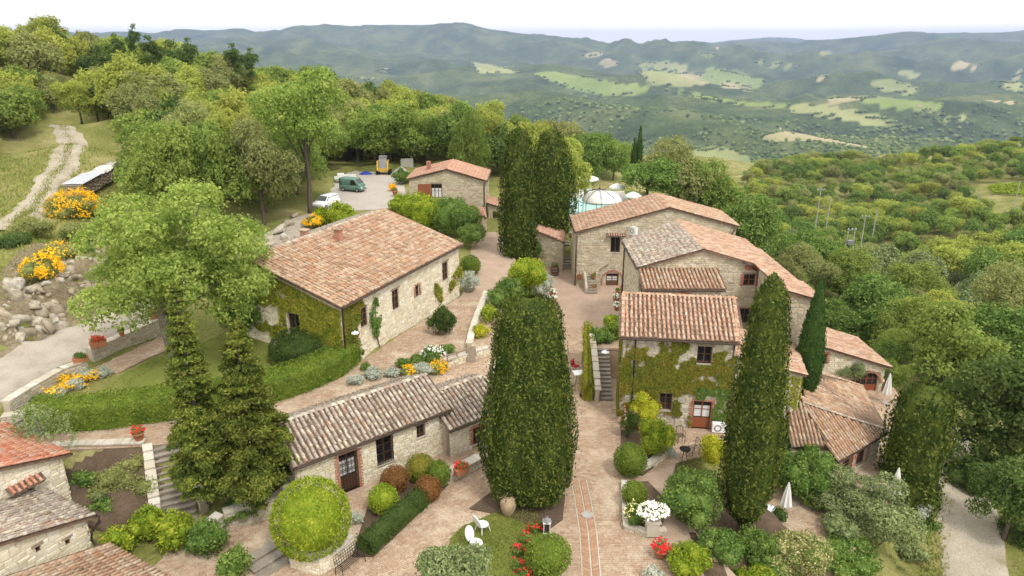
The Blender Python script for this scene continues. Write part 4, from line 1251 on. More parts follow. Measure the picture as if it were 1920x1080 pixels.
# --- annex roof going down to the right of the ivy house
an = House('lean_to_annex', 'ivy-walled annex with a tiled roof sloping right behind the tall right cypress', 'annex', (16, 40, 0), 'stone_grey', 'mortar_tan', 'tile_salmon', 12)
B0, B1, B2, B3 = Vector((13.72, 39.0, 4.95)), Vector((18.25, 39.4, 3.6)), Vector((19.25, 44.0, 3.6)), Vector((14.6, 44.0, 4.98))
an.roof([B1, B2, B3, B0], (B2 - B1), .26, .4, verges=((B1, B0),), gutter=(B1, B2))
w_ = an.wall((13.75, 39.2), (18.0, 39.55), -3.3, [(0, 4.8), (4.2, 3.52)])
w2 = an.wall((18.02, 39.6), (18.98, 44.0), -3.3, 3.5)
for (fw, Ln_, off, zz) in ((w_, 4.2, 21, 4.4), (w2, 4.4, 22, 3.5)):
    n_ = 9000; a_ = rs.rand(n_) * Ln_; z_ = rs.rand(n_) * 6.5 - 3; k = (fbm(a_ * 1.1 + off, z_ * 1.2, 3) > -.2) & (z_ < zz - .25 * a_)
    Pl = np.array(fw['p0'])[None] + a_[:, None] * np.array(fw['d']) + np.array(fw['n']) * (.08 + .06 * rs.rand(n_))[:, None] + np.column_stack([0 * z_, 0 * z_, z_])
    leaf_patch(Pl[k], np.tile(np.array(fw['n']), (k.sum(), 1)), M['ivy_green'], 'ivy', an.t, .14, off)
an.finish(100, 260)

# --- loggia with the faceted roof
lg = House('loggia', 'low loggia with a broad faceted tiled roof above the lower terrace', 'loggia', (22, 41, -3.3), 'stone_grey', 'mortar_tan', 'tile_lichen', 13)
T1, T2 = Vector((20.7, 45.0, 1.3)), Vector((18.5, 39.9, 1.3))
E1, E2, E4 = Vector((26.1, 47.2, -1.2)), Vector((24.8, 40.7, -1.2)), Vector((19.95, 37.2, -1.2))
lg.roof([E1, E2, T2, T1], (E1 - E2), .26, .4, mat='tile_rust', gutter=(E1, E2), name='main_roof_slope')
lg.roof([E2, E4, T2], (E2 - E4), .26, .4, gutter=(E2, E4), name='front_roof_slope', mat='tile_rust')
E5 = E4 + Vector((-.35, .9, .55)); C1 = Vector((17.3, 37.9, -.5)); _n = (E5 - T2).cross(C1 - T2); C0 = Vector((17.4, 39.9, 0)); C0.z = T2.z - (_n.x * (C0.x - T2.x) + _n.y * (C0.y - T2.y)) / _n.z
lg.roof([E5, C1, C0, T2], (E5 - C1), .26, .4, mat='tile_rust', name='small_roof_slope')
lg.line_tiles(E2 + Vector((0, 0, .05)), T2 + Vector((0, 0, .08)), lg.t, M['tile_lichen'], Vector((0, 0, .05)), .13, 'hip_tile')
lg.line_tiles(E1 + Vector((0, 0, .02)), T1 + Vector((0, 0, .05)), lg.t, M['tile_rust'], Vector((0, 0, .03)), .12, 'verge_tile')
pa, pb, pc = (20.25, 37.75), (24.35, 40.75), (25.6, 46.9)
Lf = math.dist(pa, pb)
o1 = (.5, 1.7, -2.9, -1.75); o2 = (2.2, 3.5, -2.9, -1.75)
lw = lg.wall(pa, pb, -3.4, -1.3, [o1, o2])
for o_ in (o1, o2): lg.window(lw, *o_, 2, 2, 'wood', surround='brick')
lw2 = lg.wall((24.4, 40.85), pc, -4.2, -1.3, [(1.0, 2.4, -3.6, -1.8), (3.4, 4.8, -3.6, -1.8)])
for o_ in ((1.0, 2.4, -3.6, -1.8), (3.4, 4.8, -3.6, -1.8)): lg.window(lw2, *o_, 2, 2, 'wood', surround='brick')
lg.wall((17.4, 38.0), pa, -3.4, -1.0)
lg.finish(160, 300)

# --- middle house with the gable
mh = House('gable_house', 'large stone house with a mossy gable roof behind the ivy house', 'house', (14, 50, 0), 'stone_tan', 'mortar_tan', 'tile_lichen', 14)
RZ, SL = 8.71, .297
rz_ = lambda x: RZ - SL * abs(x - 14.07)
gf = ((9.5, 50.0), (18.3, 50.0))
o1 = op(*gf, 1394, 514, 1417, 536); o2 = op(*gf, 1385, 578, 1407, 606); o3 = op(*gf, 1333, 521, 1343, 534)
gw = mh.wall(*gf, -.3, [(0, rz_(9.5) - .1), (4.57, RZ - .1), (8.8, rz_(18.3) - .1)], [o1, o2, o3])
mh.window(gw, *o1, 2, 2, 'wood_red', surround='brick_red', label='red framed gable window')
mh.window(gw, *o2, 2, 2, 'wood', surround='brick', shutters=None, label='dark shuttered lower gable window')
mh.window(gw, *o3, 1, 1, 'wood', sill=False)
g = MB(); mh.fbox(g, gw, o1[0] - .02, o1[1] + .02, .0, .07, o1[3] + .34, o1[3] + .68); g.build('lintel', M['brick_red'], mh.t)
wl = mh.wall((9.5, 56.9), (9.5, 50.0), -.3, rz_(9.5) - .1, [(2.0, 2.9, 1.2, 2.4), (5.0, 5.9, 1.2, 2.4)])
for o_ in ((2.0, 2.9, 1.2, 2.4), (5.0, 5.9, 1.2, 2.4)): mh.window(wl, *o_, 2, 2, 'wood')
mh.wall((18.3, 49.6), (18.3, 44.3), -4.2, rz_(18.3) - .1)
mh.wall((18.32, 44.3), (20.55, 44.3), -4.2, [(0, rz_(18.32) - .1), (2.23, rz_(20.55) - .1)])
mh.wall((20.55, 44.32), (20.55, 58.6), -4.2, rz_(20.55) - .1, stones=False)
pr = lambda x, y: Vector((x, y, rz_(x)))
mh.roof([pr(9.25, 57.1), pr(9.25, 49.7), pr(14.07, 49.7), pr(14.07, 58.5)], (0, 1), .27, .4, verges=((pr(9.3, 49.8), pr(14.07, 49.8)),), gutter=(pr(9.25, 57.1), pr(9.25, 49.7)), name='left_roof_slope')
mh.roof([pr(20.9, 44.0), pr(20.2, 58.9), pr(14.07, 58.9), pr(14.07, 49.7), pr(18.05, 49.7), pr(18.05, 44.0)], (0, 1), .27, .4, mat='tile_salmon', verges=((pr(17.9, 49.8), pr(14.07, 49.8)), (pr(20.9, 44.1), pr(18.05, 44.1))), ridge=(pr(14.07, 49.6), pr(14.07, 58.7)), name='right_roof_slope')
mh.pipe([pr(20.7, 44.1) + Vector((.1, -.1, -.2)), Vector((20.75, 44.05, rz_(20.7) - .5)), Vector((20.72, 44.1, -1))], .06)
mh.pipe([pr(17.0, 49.6), Vector((17.7, 49.6, rz_(17.7) - .25)), Vector((18.1, 49.65, rz_(18.0) - .5))], .05)
mh.pipe([Vector((9.38, 56.7, 6.95)), Vector((9.4, 56.7, .1))], .06)
# lean-to porch on the gable
D0, D1 = Vector((9.35, 47.2, 6.45)), Vector((15.15, 47.2, 6.45)); D2, D3 = Vector((15.15, 49.95, 7.15)), Vector((9.35, 49.95, 7.15))
mh.roof([D0, D1, D2, D3], (1, 0), .27, .4, verges=((D1 - Vector((.1, 0, 0)), D2 - Vector((.1, 0, 0))),), gutter=(D0, D1), name='porch_roof', mat='tile_rust')
pw_ = mh.wall((9.5, 47.4), (14.95, 47.4), -.3, 6.3, [(1.6, 3.9, 2.5, 5.3)])
mh.wall((14.95, 47.4), (14.95, 49.95), -.3, [(0, 6.3), (2.5, 6.95)])
mh.arch(pw_, 2.75, 1.15, 2.5, 5.3 - .4, mh.t)
mh.finish(240, 300)

# --- back house
bh = House('courtyard_house', 'wide stone house with an arched door closing the far end of the courtyard', 'house', (14, 67, 0), 'stone_tan', 'mortar_tan', 'tile_salmon', 15)
BY = 66.8; bz = lambda x: 8.03 - .272 * abs(x - 15.2)
bf = ((6.4, BY), (21.9, BY))
o1 = op(*bf, 1145, 443, 1163, 473); o2 = op(*bf, 1138, 513, 1157, 545); o2 = (o2[0] - .12, o2[1] + .12, -.05, o2[3])
bw = bh.wall(*bf, -.3, [(0, bz(6.4) - .1), (8.8, 7.9), (15.5, bz(21.9) - .1)], [o1, o2])
bh.window(bw, *o1, 2, 1, 'wood', label='dark upper window with a tiled hood')
bh.window(bw, *o2, 2, 3, 'wood', kind='door', curtain=True, label='dark arched glazed door')
oc = (o2[0] + o2[1]) / 2
bh.arch(bw, oc, .98, 0, o2[3] - .75, bh.t)
for sg in (-1, 1):
    zz = 0.0; k = 0
    while zz < o2[3] - .8:
        g = MB(); x = oc + sg * 1.06; bh.fbox(g, bw, x - .085, x + .085, -.1, .07, zz + .006, zz + .09); g.build('brick', M['brick'], bh.t); zz += .096
hd = MB(); hood = [bh.P(bw, o1[0] - .35, .5, o1[3] + .1), bh.P(bw, o1[1] + .35, .5, o1[3] + .1), bh.P(bw, o1[1] + .35, .03, o1[3] + .32), bh.P(bw, o1[0] - .35, .03, o1[3] + .32)]
bh.roof(hood, (1, 0), .22, .27, name='window_hood', thick=.06)
bh.wall((6.4, 73.0), (6.4, BY), -.3, bz(6.4) - .1)
bh.wall((21.9, BY), (21.9, 73.0), -3, bz(21.9) - .1, stones=False)
pb_ = lambda x, y: Vector((x, y, bz(x)))
bh.roof([pb_(6.15, 73.2), pb_(6.15, BY - .25), pb_(15.2, BY - .25), pb_(15.2, 73.2)], (0, 1), .27, .4, verges=((pb_(6.2, BY - .15), pb_(15.2, BY - .15)),), gutter=(pb_(6.15, 73.2), pb_(6.15, BY - .25)), name='left_roof_slope')
bh.roof([pb_(22.1, BY - .25), pb_(22.1, 73.2), pb_(15.2, 73.2), pb_(15.2, BY - .25)], (0, 1), .27, .4, mat='tile_rust', verges=((pb_(22.1, BY - .15), pb_(15.2, BY - .15)),), ridge=(pb_(15.2, BY - .3), pb_(15.2, 73.1)), name='right_roof_slope')
bh.pipe([Vector((6.3, BY - .1, 5.2)), Vector((6.3, BY - .1, .05))], .06)
bh.pipe([Vector((21.7, BY - .3, 6.0)), Vector((21.5, BY - .25, 5.5)), Vector((21.4, BY - .2, 4.2))], .06)
bh.finish(200, 280)
# outside stair of the courtyard house
st = thing('outside_stair', 'stone stair with flower pots climbing the front of the courtyard house', 'stair', (7.8, 65, 0))
for k in range(7):
    MB().box((7.75, 66.55 - .30 * (6 - k) - .15 - .1, .09 + .18 * k / 1.0 - 0 - (.09 * k) + .09 * k), (1.05, .30, .16 + .001 * k), 0).build('step', M['step'], st)
pz = House('stair_parapet', 'sloping stone parapet rising along the courtyard house wall', 'wall', (9, 66, 0), 'stone_tan', 'mortar_tan', 'tile_salmon', 30)
pz.wall((8.3, 66.3), (8.58, 66.3), -.1, [(0, 1.7), (.28, 1.75)], thick=.3)
_a, _b = sz(*bf, 1107, 513), sz(*bf, 1140, 492)
MB().bar((bf[0][0] + _a[0], BY - .1, _a[1]), (bf[0][0] + _b[0], BY - .1, _b[1]), .22, .14).build('coping_stone', M['stone_tan'], pz.t)
pz.wall((7.15, 66.6), (7.15, 64.5), -.1, [(0, 1.5), (2.1, .5)], thick=.2); pz.finish(60)

# --- low house at the right with an arched door
rh = House('arched_door_house', 'low stone house with an arched wooden door at the right edge of the group', 'house', (27, 52, -4.1), 'stone_cream', 'mortar_tan', 'tile_salmon', 16)
rf_ = ((24.2, 51.8), (30.25, 51.8)); hz = lambda x: .22 - .314 * (x - 24.4)
o1 = op(*rf_, 1538, 663, 1550, 682); oa = sz(*rf_, 1622, 736)[0]
o2 = (oa - .95, oa + .95, -4.1, -2.35)
rw_ = rh.wall(*rf_, -4.3, [(0, hz(24.2) - .1), (6.05, hz(30.25) - .1)], [o1, o2])
rh.window(rw_, *o1, 1, 1, 'wood', surround='brick')
rh.window(rw_, *o2, 4, 2, 'wood_red', kind='door', label='arched red brown glazed door')
rh.arch(rw_, oa, 1.0, -4.1, -3.25, rh.t, n=17)
rh.wall((30.25, 51.82), (30.25, 57.4), -4.6, hz(30.25) - .1)
rh.wall((24.2, 57.4), (24.2, 51.8), -4.2, hz(24.2) - .1, stones=False)
ph = lambda x, y: Vector((x, y, hz(x)))
rh.roof([ph(30.6, 51.5), ph(30.6, 57.6), ph(24.0, 57.6), ph(24.0, 51.5)], (0, 1), .26, .4, verges=((ph(30.6, 51.6), ph(24.0, 51.6)),), gutter=(ph(30.6, 51.5), ph(30.6, 57.6)))
rh.pipe([ph(30.5, 51.55) - Vector((0, 0, .1)), Vector((30.35, 51.6, -2.3)), Vector((30.35, 51.6, -4.0))], .05)
rh.finish(120, 240)

# --- long house on the left
lh = House('long_house', 'long cream stone farmhouse with a huge weathered tile roof', 'house', (-11, 43, 2.4), 'stone_cream', 'mortar_cream', 'tile_rust', 17)
G0, G1 = at(640, 577, 7.0), at(868, 458, 7.0)
e = (G1 - G0).normalized(); l = Vector((-e.y, e.x, 0))
HW = 7.7; RZ2 = 9.3
K0, K1 = G0 + l * HW + Vector((0, 0, RZ2 - 7)) + e * .0, G1 + l * HW + Vector((0, 0, RZ2 - 7))
Q0, Q1 = K0 + l * 3.0 + Vector((0, 0, -.9)), K1 + l * 3.0 + Vector((0, 0, -.9))
lh.roof([G0, G1, K1, K0], e, .31, .45, verges=((G0 + e * .12, K0 + e * .12), (G1 - e * .12, K1 - e * .12)), gutter=(G0, G1), name='main_roof_slope')
lh.roof([Q1, Q0, K0, K1], e, .27, .42, ridge=(K0, K1), name='back_roof_slope', mat='tile_lichen')
fR, bR = G0 + e * .3 + l * .32, G1 - e * .25 + l * .32
fL, bL = fR + l * (HW + 2.4), bR + l * (HW + 2.4)
rw0 = (V2(fR), V2(bR))
ops = [op(*rw0, 675, 576, 689, 613), op(*rw0, 735, 542, 748, 580), op(*rw0, 778, 534, 786, 556), op(*rw0, 829, 491, 840, 524)]
lr = lh.wall(*rw0, 2.2, 6.88, ops, width=(.22, .55), course=(.14, .27))
for k, o_ in enumerate(ops): lh.window(lr, *o_, 2 if k != 2 else 1, 3 if k != 2 else 2, 'wood', surround='brick' if k == 2 else None, rec=.1)
fw0 = (V2(fL), V2(fR)); Lf = math.dist(*fw0)
od = op(*fw0, 541, 588, 564, 640); od = (od[0], od[1], 2.75, od[3])
ft = [(0, 8.3), (2.4, 9.18), (Lf, 6.88)]
lf = lh.wall(*fw0, 2.2, ft, [od])
lh.window(lf, *od, 2, 1, 'wood', kind='door', label='dark wooden gable door half hidden by the hedge')
lh.wall(V2(bR), V2(bL), 2.2, [(0, 6.88), (Lf - 2.4, 9.18), (Lf, 8.3)], stones=False)
lh.wall(V2(bL), V2(fL), 2.2, 8.25, stones=False)
lh.pipe([G0 + e * .25 + Vector((0, 0, -.12)), G0 + e * .32 + l * .2 + Vector((0, 0, -.4)), Vector((*V2(G0 + e * .30 + l * .22), 2.5))], .06)
# ivy on the gable and round the corner
n_ = 40000; a_ = rs.rand(n_) * Lf; z_ = 2.4 + rs.rand(n_) * 6.6
f_ = fbm(a_ * .9 + 2, z_ * .9, 3) + np.interp(a_, [0, 3, 5.5, 7, Lf], [-.6, -.3, .2, .55, .5])
k = (f_ > -.16) & (z_ < np.interp(a_, [q[0] for q in ft], [q[1] for q in ft]) - .25) & ~((a_ > od[0] - .05) & (a_ < od[1] + .05) & (z_ < od[3] + .1))
Pl = np.array([*V2(fL), 0])[None] + a_[:, None] * np.array(lf['d']) + np.array(lf['n']) * (.08 + .08 * rs.rand(n_))[:, None] + np.column_stack([0 * z_, 0 * z_, z_])
leaf_patch(Pl[k][:22000], np.tile(np.array(lf['n']), (k.sum(), 1))[:22000], M['ivy_green'], 'ivy', lh.t, .15, 8)
n_ = 9000; a_ = rs.rand(n_) * 3.2; z_ = 2.6 + rs.rand(n_) * 4.2
k = (fbm(a_ + 7, z_, 3) + np.interp(a_ - (z_ - 2.6) * .35, [-1, .2, 1.4, 2], [.5, .3, -.3, -.6]) > 0) & ~((a_ > ops[0][0] - .05) & (a_ < ops[0][1] + .05) & (z_ > ops[0][2] - .1) & (z_ < ops[0][3] + .1))
Pl = np.array([*V2(fR), 0])[None] + a_[:, None] * np.array(lr['d']) + np.array(lr['n']) * (.08 + .06 * rs.rand(n_))[:, None] + np.column_stack([0 * z_, 0 * z_, z_])
leaf_patch(Pl[k], np.tile(np.array(lr['n']), (k.sum(), 1)), M['ivy'], 'ivy', lh.t, .14, 9)
# climbing plant between the windows and vine at the far end
Ll = math.dist(*rw0)
for (x0, z0, x1, z1, w0, n_, sd) in ((sz(*rw0, 703, 640)[0], 3.6, sz(*rw0, 703, 590)[0], 6.2, .55, 2600, 10), (sz(*rw0, 845, 560)[0], 3.6, sz(*rw0, 858, 540)[0], 4.9, 1.0, 2600, 12), (sz(*rw0, 825, 565)[0], 3.2, sz(*rw0, 815, 560)[0], 4.8, .4, 1200, 13)):
    t_ = rs.rand(n_); a_ = x0 + (x1 - x0) * t_ + rs.randn(n_) * w0 * .5 * np.sin(np.pi * np.clip(t_, .1, .9)); z_ = z0 + (z1 - z0) * t_ + rs.randn(n_) * .12
    k = fbm(a_ * 2 + sd, z_ * 2, 2) > -.25
    Pl = np.array([*V2(fR), 0])[None] + a_[:, None] * np.array(lr['d']) + np.array(lr['n']) * (.08 + .2 * rs.rand(n_))[:, None] + np.column_stack([0 * z_, 0 * z_, z_])
    leaf_patch(Pl[k], np.tile(np.array(lr['n']), (k.sum(), 1)), M['ivy_green'] if sd > 10 else M['mid'], 'creeper', lh.t, .16, sd)
stem0 = lh.P(lr, sz(*rw0, 712, 680)[0], .08, 2.5); stem1 = lh.P(lr, sz(*rw0, 703, 640)[0], .1, 4.2); stem2 = lh.P(lr, sz(*rw0, 704, 580)[0], .1, 6.4)
MB().tube([stem0, stem1, stem2], [.05, .035, .015], 6).build('creeper_stem', M['bark'], lh.t)
# chimneys
for (px, py, hh, nm) in ((635, 447, .95, 'brick chimney pot near the ridge'), (571, 440, .6, 'low chimney on the ridge')):
    c = at(px, py, 9.0 if px > 600 else 9.3)
    ch = MB().box(c + Vector((0, 0, hh / 2 - .3)), (.42, .5, hh), math.atan2(e.y, e.x)).build('chimney', M['brick'], lh.t); ch['label'] = nm
    MB().box(c + Vector((0, 0, hh - .22)), (.6, .68, .07), math.atan2(e.y, e.x)).build('chimney_cap', M['tile_rust'], ch)
lh.finish(300, 300)

# --- barn in front
ba = House('barn', 'low stone barn with a pale lichen-covered tile roof and a grilled door', 'barn', (-8, 33, 0), 'stone_cream', 'mortar_tan', 'tile_lichen', 18)
J0, J1 = at(550, 878, 2.8), at(845, 768, 2.8)
e = (J1 - J0).normalized(); l = Vector((-e.y, e.x, 0))
U0, U1 = J0 + l * 2.6 + Vector((0, 0, 1.25)), J1 + l * 2.6 + Vector((0, 0, 1.25))
W0, W1 = U0 + l * 2.5 + Vector((0, 0, -1.15)), U1 + l * 2.5 + Vector((0, 0, -1.15))
ba.roof([J0, J1, U1, U0], e, .29, .42, gutter=(J0, J1), verges=((J0 + e * .12, U0 + e * .12), (J1 - e * .12, U1 - e * .12)), name='front_roof_slope')
ba.roof([W1, W0, U0, U1], e, .29, .42, ridge=(U0, U1), name='back_roof_slope')
g0, g1 = J0 + e * .22 + l * .28, J1 - e * .2 + l * .28
bf0 = (V2(g0), V2(g1)); Lb = math.dist(*bf0)
o1 = op(*bf0, 637, 847, 672, 930); o1 = (o1[0], o1[1], -.02, min(o1[3], 2.45)); o2 = op(*bf0, 706, 818, 737, 868); o2 = (*o2[:3], min(o2[3], 2.5)); o3 = op(*bf0, 781, 795, 797, 818); o3 = (*o3[:3], min(o3[3], 2.5))
bw_ = ba.wall(*bf0, -.3, 2.72, [o1, o2, o3])
ba.window(bw_, *o1, 2, 4, 'wood', kind='door', grille=True, surround='brick', curtain=True, label='tall glazed door behind an iron grille')
ba.window(bw_, *o2, 2, 3, 'wood', grille=True, label='square window behind an iron grille')
ba.window(bw_, *o3, 2, 2, 'wood', sill=True)
ba.wall(V2(g1), V2(g1 + l * 4.6), -.3, [(0, 2.72), (2.3, 3.85), (4.6, 2.8)])
ba.wall(V2(g0 + l * 4.6), V2(g0), -.3, [(0, 2.8), (2.3, 3.85), (4.6, 2.72)])
# lower second roof
J2 = at(843, 808, 1.95); J3 = J2 + e * 4.4
U2, U3 = J2 + l * 2.5 + Vector((0, 0, 1.25)), J3 + l * 2.5 + Vector((0, 0, 1.25)); W2, W3 = U2 + l * 2.6 + Vector((0, 0, -1.1)), U3 + l * 2.6 + Vector((0, 0, -1.1))
ba.roof([J2, J3, U3, U2], e, .29, .42, gutter=(J2, J3), verges=((J2 + e * .12, U2 + e * .12),), name='low_front_roof_slope')
ba.roof([W3, W2, U2, U3], e, .29, .42, ridge=(U2, U3), name='low_back_roof_slope')
g2, g3 = J2 + e * .15 + l * .28, J3 - e * .2 + l * .28
b20 = (V2(g2), V2(g3)); o4 = op(*b20, 886, 800, 905, 838)
bw2 = ba.wall(*b20, -.3, 1.88, [(o4[0], o4[1], max(.2, o4[2]), min(o4[3], 1.7))])
ba.window(bw2, o4[0], o4[1], max(.2, o4[2]), min(o4[3], 1.7), 2, 2, 'wood', surround='brick')
ba.wall(V2(g2 + l * 4.4), V2(g2), -.3, [(0, 1.9), (2.2, 3.0), (4.4, 1.88)], stones=False)
ba.wall(V2(g3), V2(g3 + l * 4.4), -.3, [(0, 1.88), (2.2, 3.0), (4.4, 1.9)], stones=False)
ba.finish(300, 300)

# --- small house behind
sh = House('small_house', 'small stone house with a pink tile roof beside the parking ground', 'house', (-8, 82, 3), 'stone_tan', 'mortar_tan', 'tile_pink', 19)
pk, pl_, pr_ = atY(837, 317, 82), atY(762, 336, 82), atY(913, 339, 82)
b_ = at(856, 290, pk.z); dv = Vector((b_.x - pk.x, b_.y - pk.y, 0)) * .62
hw0 = ((pl_.x + .25, 82.25), (pr_.x - .25, 82.25)); Ls = hw0[1][0] - hw0[0][0]
o1 = op(*hw0, 808, 345, 829, 371)
sw = sh.wall(*hw0, 2.3, [(0, pl_.z), (pk.x - hw0[0][0], pk.z - .1), (Ls, pr_.z)], [o1])
sh.window(sw, *o1, 3, 2, 'wood', curtain=True)
g = MB(); sx = sz(*hw0, 784, 358)[0]
for k in range(8): sh.fbox(g, sw, sx + k * .19, sx + k * .19 + .18, .06, .10, o1[2] - .1, o1[3])
g.build('shutter', M['wood_red'], sh.t)
sh.wall((hw0[1][0], 82.25), (hw0[1][0] + dv.x * .9, 82.25 + dv.y * .95), 2.3, pr_.z, [(1.2, 1.9, 4.2, 5.6), (3.2, 3.9, 4.2, 5.6)])
sh.roof([pl_, pk, pk + dv, pl_ + dv], dv, .27, .4, verges=((pl_ + Vector((0, .1, 0)), pk + Vector((0, .1, 0))),), name='left_roof_slope')
sh.roof([pr_, pr_ + dv, pk + dv, pk], dv, .27, .4, verges=((pr_ + Vector((0, .1, 0)), pk + Vector((0, .1, 0))),), ridge=(pk, pk + dv), gutter=(pr_, pr_ + dv), name='right_roof_slope')
sh.pipe([pr_ + Vector((-.2, .1, -.1)), Vector((pr_.x - .35, 82.12, pr_.z - .5)), Vector((pr_.x - .35, 82.12, 3.6))], .06)
c_ = atY(804, 318, 85)
MB().box(c_ + Vector((0, 0, .2)), (.5, .5, 1.6)).build('chimney', M['brick'], sh.t)
# lower roofs on the near side and along the path
k0, k1, k2, k3 = at(858, 381, 4.9), at(906, 391, 4.9), at(912, 408, 4.3), at(866, 402, 4.3)
sh.roof([k3, k2, k1, k0], (k2 - k3), .27, .4, name='lean_to_roof', verges=((k2, k1),))
sh.wall((k3.x + .2, k3.y + .2), (k2.x - .2, k2.y + .2), 2.3, 4.15)
sh.wall((k2.x - .2, k2.y + .2), (k1.x - .2, k1.y + .2), 2.3, [(0, 4.15), (3.0, 4.7)], [(.8, 1.7, 2.4, 4.1)])
x0 = pr_.x; j0, j1, j2, j3 = Vector((x0 - .1, 82.6, 5.0)), Vector((x0 - .1, 86.5, 5.0)), Vector((x0 + 2.2, 86.5, 4.3)), Vector((x0 + 2.2, 82.6, 4.3))
sh.roof([j3, j2, j1, j0], (0, 1), .27, .4, name='side_roof', verges=((j3, j0),))
sh.wall((x0 + .1, 82.9), (x0 + 2.0, 82.9), 2.3, [(0, 4.85), (1.9, 4.25)], [(.5, 1.4, 2.5, 3.9)])
sh.finish(80, 200)

# --- stone hut wall beside the far cypresses
hu = House('garden_hut', 'small round-shouldered stone hut left of the courtyard steps', 'hut', (4, 73, 0), 'stone_tan', 'mortar_tan', 'tile_pink', 20)
hu.wall((2.6, 73.2), (5.35, 71.6), -.3, [(0, 3.9), (1.2, 3.7), (3.18, 3.2)])
hu.wall((5.35, 71.6), (5.7, 77.0), -.3, [(0, 3.2), (5.4, 3.2)])
hu.roof([Vector((5.55, 71.4, 3.2)), Vector((5.9, 77, 3.2)), Vector((2.8, 77.2, 4.1)), Vector((2.5, 73.0, 4.1))], (.06, 1), .27, .4)
hu.finish(60, 80)

# --- roofs in the lower left corner
a = Vector((.49, .87, 0)).normalized(); w = Vector((.87, -.49, 0)).normalized()
def corner_house(name, label, A, slope, back, wide, base, seed, tile, wl_, vents, stone='stone_cream', roof_w=None):
    h = House(name, label, 'house', (A.x, A.y, base), stone, 'mortar_cream', tile, seed)
    up = -a * back + Vector((0, 0, slope * back))
    left = -w * wide
    h.roof([A, A + left, A + left + up, A + up], w, .25, .40, verges=((A - w * .12, A - w * .12 + up),), gutter=(A, A + left))
    c0 = A + up - w * .28 - a * 0; c1 = A - w * .28 - a * .3
    L_ = math.dist(V2(c0), V2(c1))
    fr = h.wall(V2(c0), V2(c1), base, [(0, A.z + slope * back - .1), (L_, A.z + slope * .3 - .12)], vents(c0, c1) if vents else (), width=(.25, .6), course=(.16, .32))
    h.wall(V2(c1), V2(c1 - w * (wide - .3)), base, A.z - .1)
    return h, fr, (V2(c0), V2(c1))
A8 = at(132, 850.5, 3.9)
h8, f8, w8 = corner_house('red_roof_cottage', 'stone cottage with a bright red tile roof at the left edge', A8, .30, 7, 6, .3, 31, 'tile_red', 0, lambda c0, c1: [op(V2(c0), V2(c1), 38, 910, 67, 935)])
oo = op(*w8, 38, 910, 67, 935); h8.window(f8, *oo, 1, 1, 'wood_old', sill=False)
hood = [h8.P(f8, oo[0] - .5, .45, oo[3] + .12), h8.P(f8, oo[1] + .3, .45, oo[3] + .12), h8.P(f8, oo[1] + .3, .02, oo[3] + .38), h8.P(f8, oo[0] - .5, .02, oo[3] + .38)]
h8.roof(hood, f8['d'], .25, .3, name='window_hood', thick=.06)
h8.finish(200, 220)
A9 = at(179, 966, 2.5)
h9, f9, w9 = corner_house('vented_cottage', 'pale stone cottage with two small square vents in the lower left corner', A9, .30, 7, 5, -.2, 32, 'tile_lichen', 0, lambda c0, c1: [op(V2(c0), V2(c1), 66, 1023, 77, 1036), op(V2(c0), V2(c1), 122, 1010, 132, 1022)])
for q_ in ((66, 1023, 77, 1036), (122, 1010, 132, 1022)):
    oo = op(*w9, *q_); h9.window(f9, *oo, 1, 1, 'wood', sill=False, rec=.1)
h9.pipe([A9 + Vector((.1, .05, -.05)), A9 + Vector((.12, .0, -.35)), A9 + Vector((-.15, -.3, -.7)), A9 + Vector((-.2, -.35, -1.1)), A9 + Vector((.1, -.45, -1.35)), A9 + Vector((.7, -.3, -1.4))], .07)
h9.finish(240, 220)
A10 = at(203, 1020, 1.15)
h10 = House('near_tile_roof', 'low building under a rust and white spotted tile roof at the bottom left', 'building', (A10.x + 2, A10.y - 3, 0), 'stone_cream', 'mortar_cream', 'tile_rust', 33)
up = -a * 6 + Vector((0, 0, 1.8))
h10.roof([A10, A10 + w * 9, A10 + w * 9 + up, A10 + up], w, .25, .40, verges=((A10 + w * .12, A10 + w * .12 + up),), gutter=(A10, A10 + w * 9))
c1 = A10 - a * .3
h10.wall(V2(c1 + w * 9), V2(c1), -.3, 1.1)
h10.finish(60, 300)
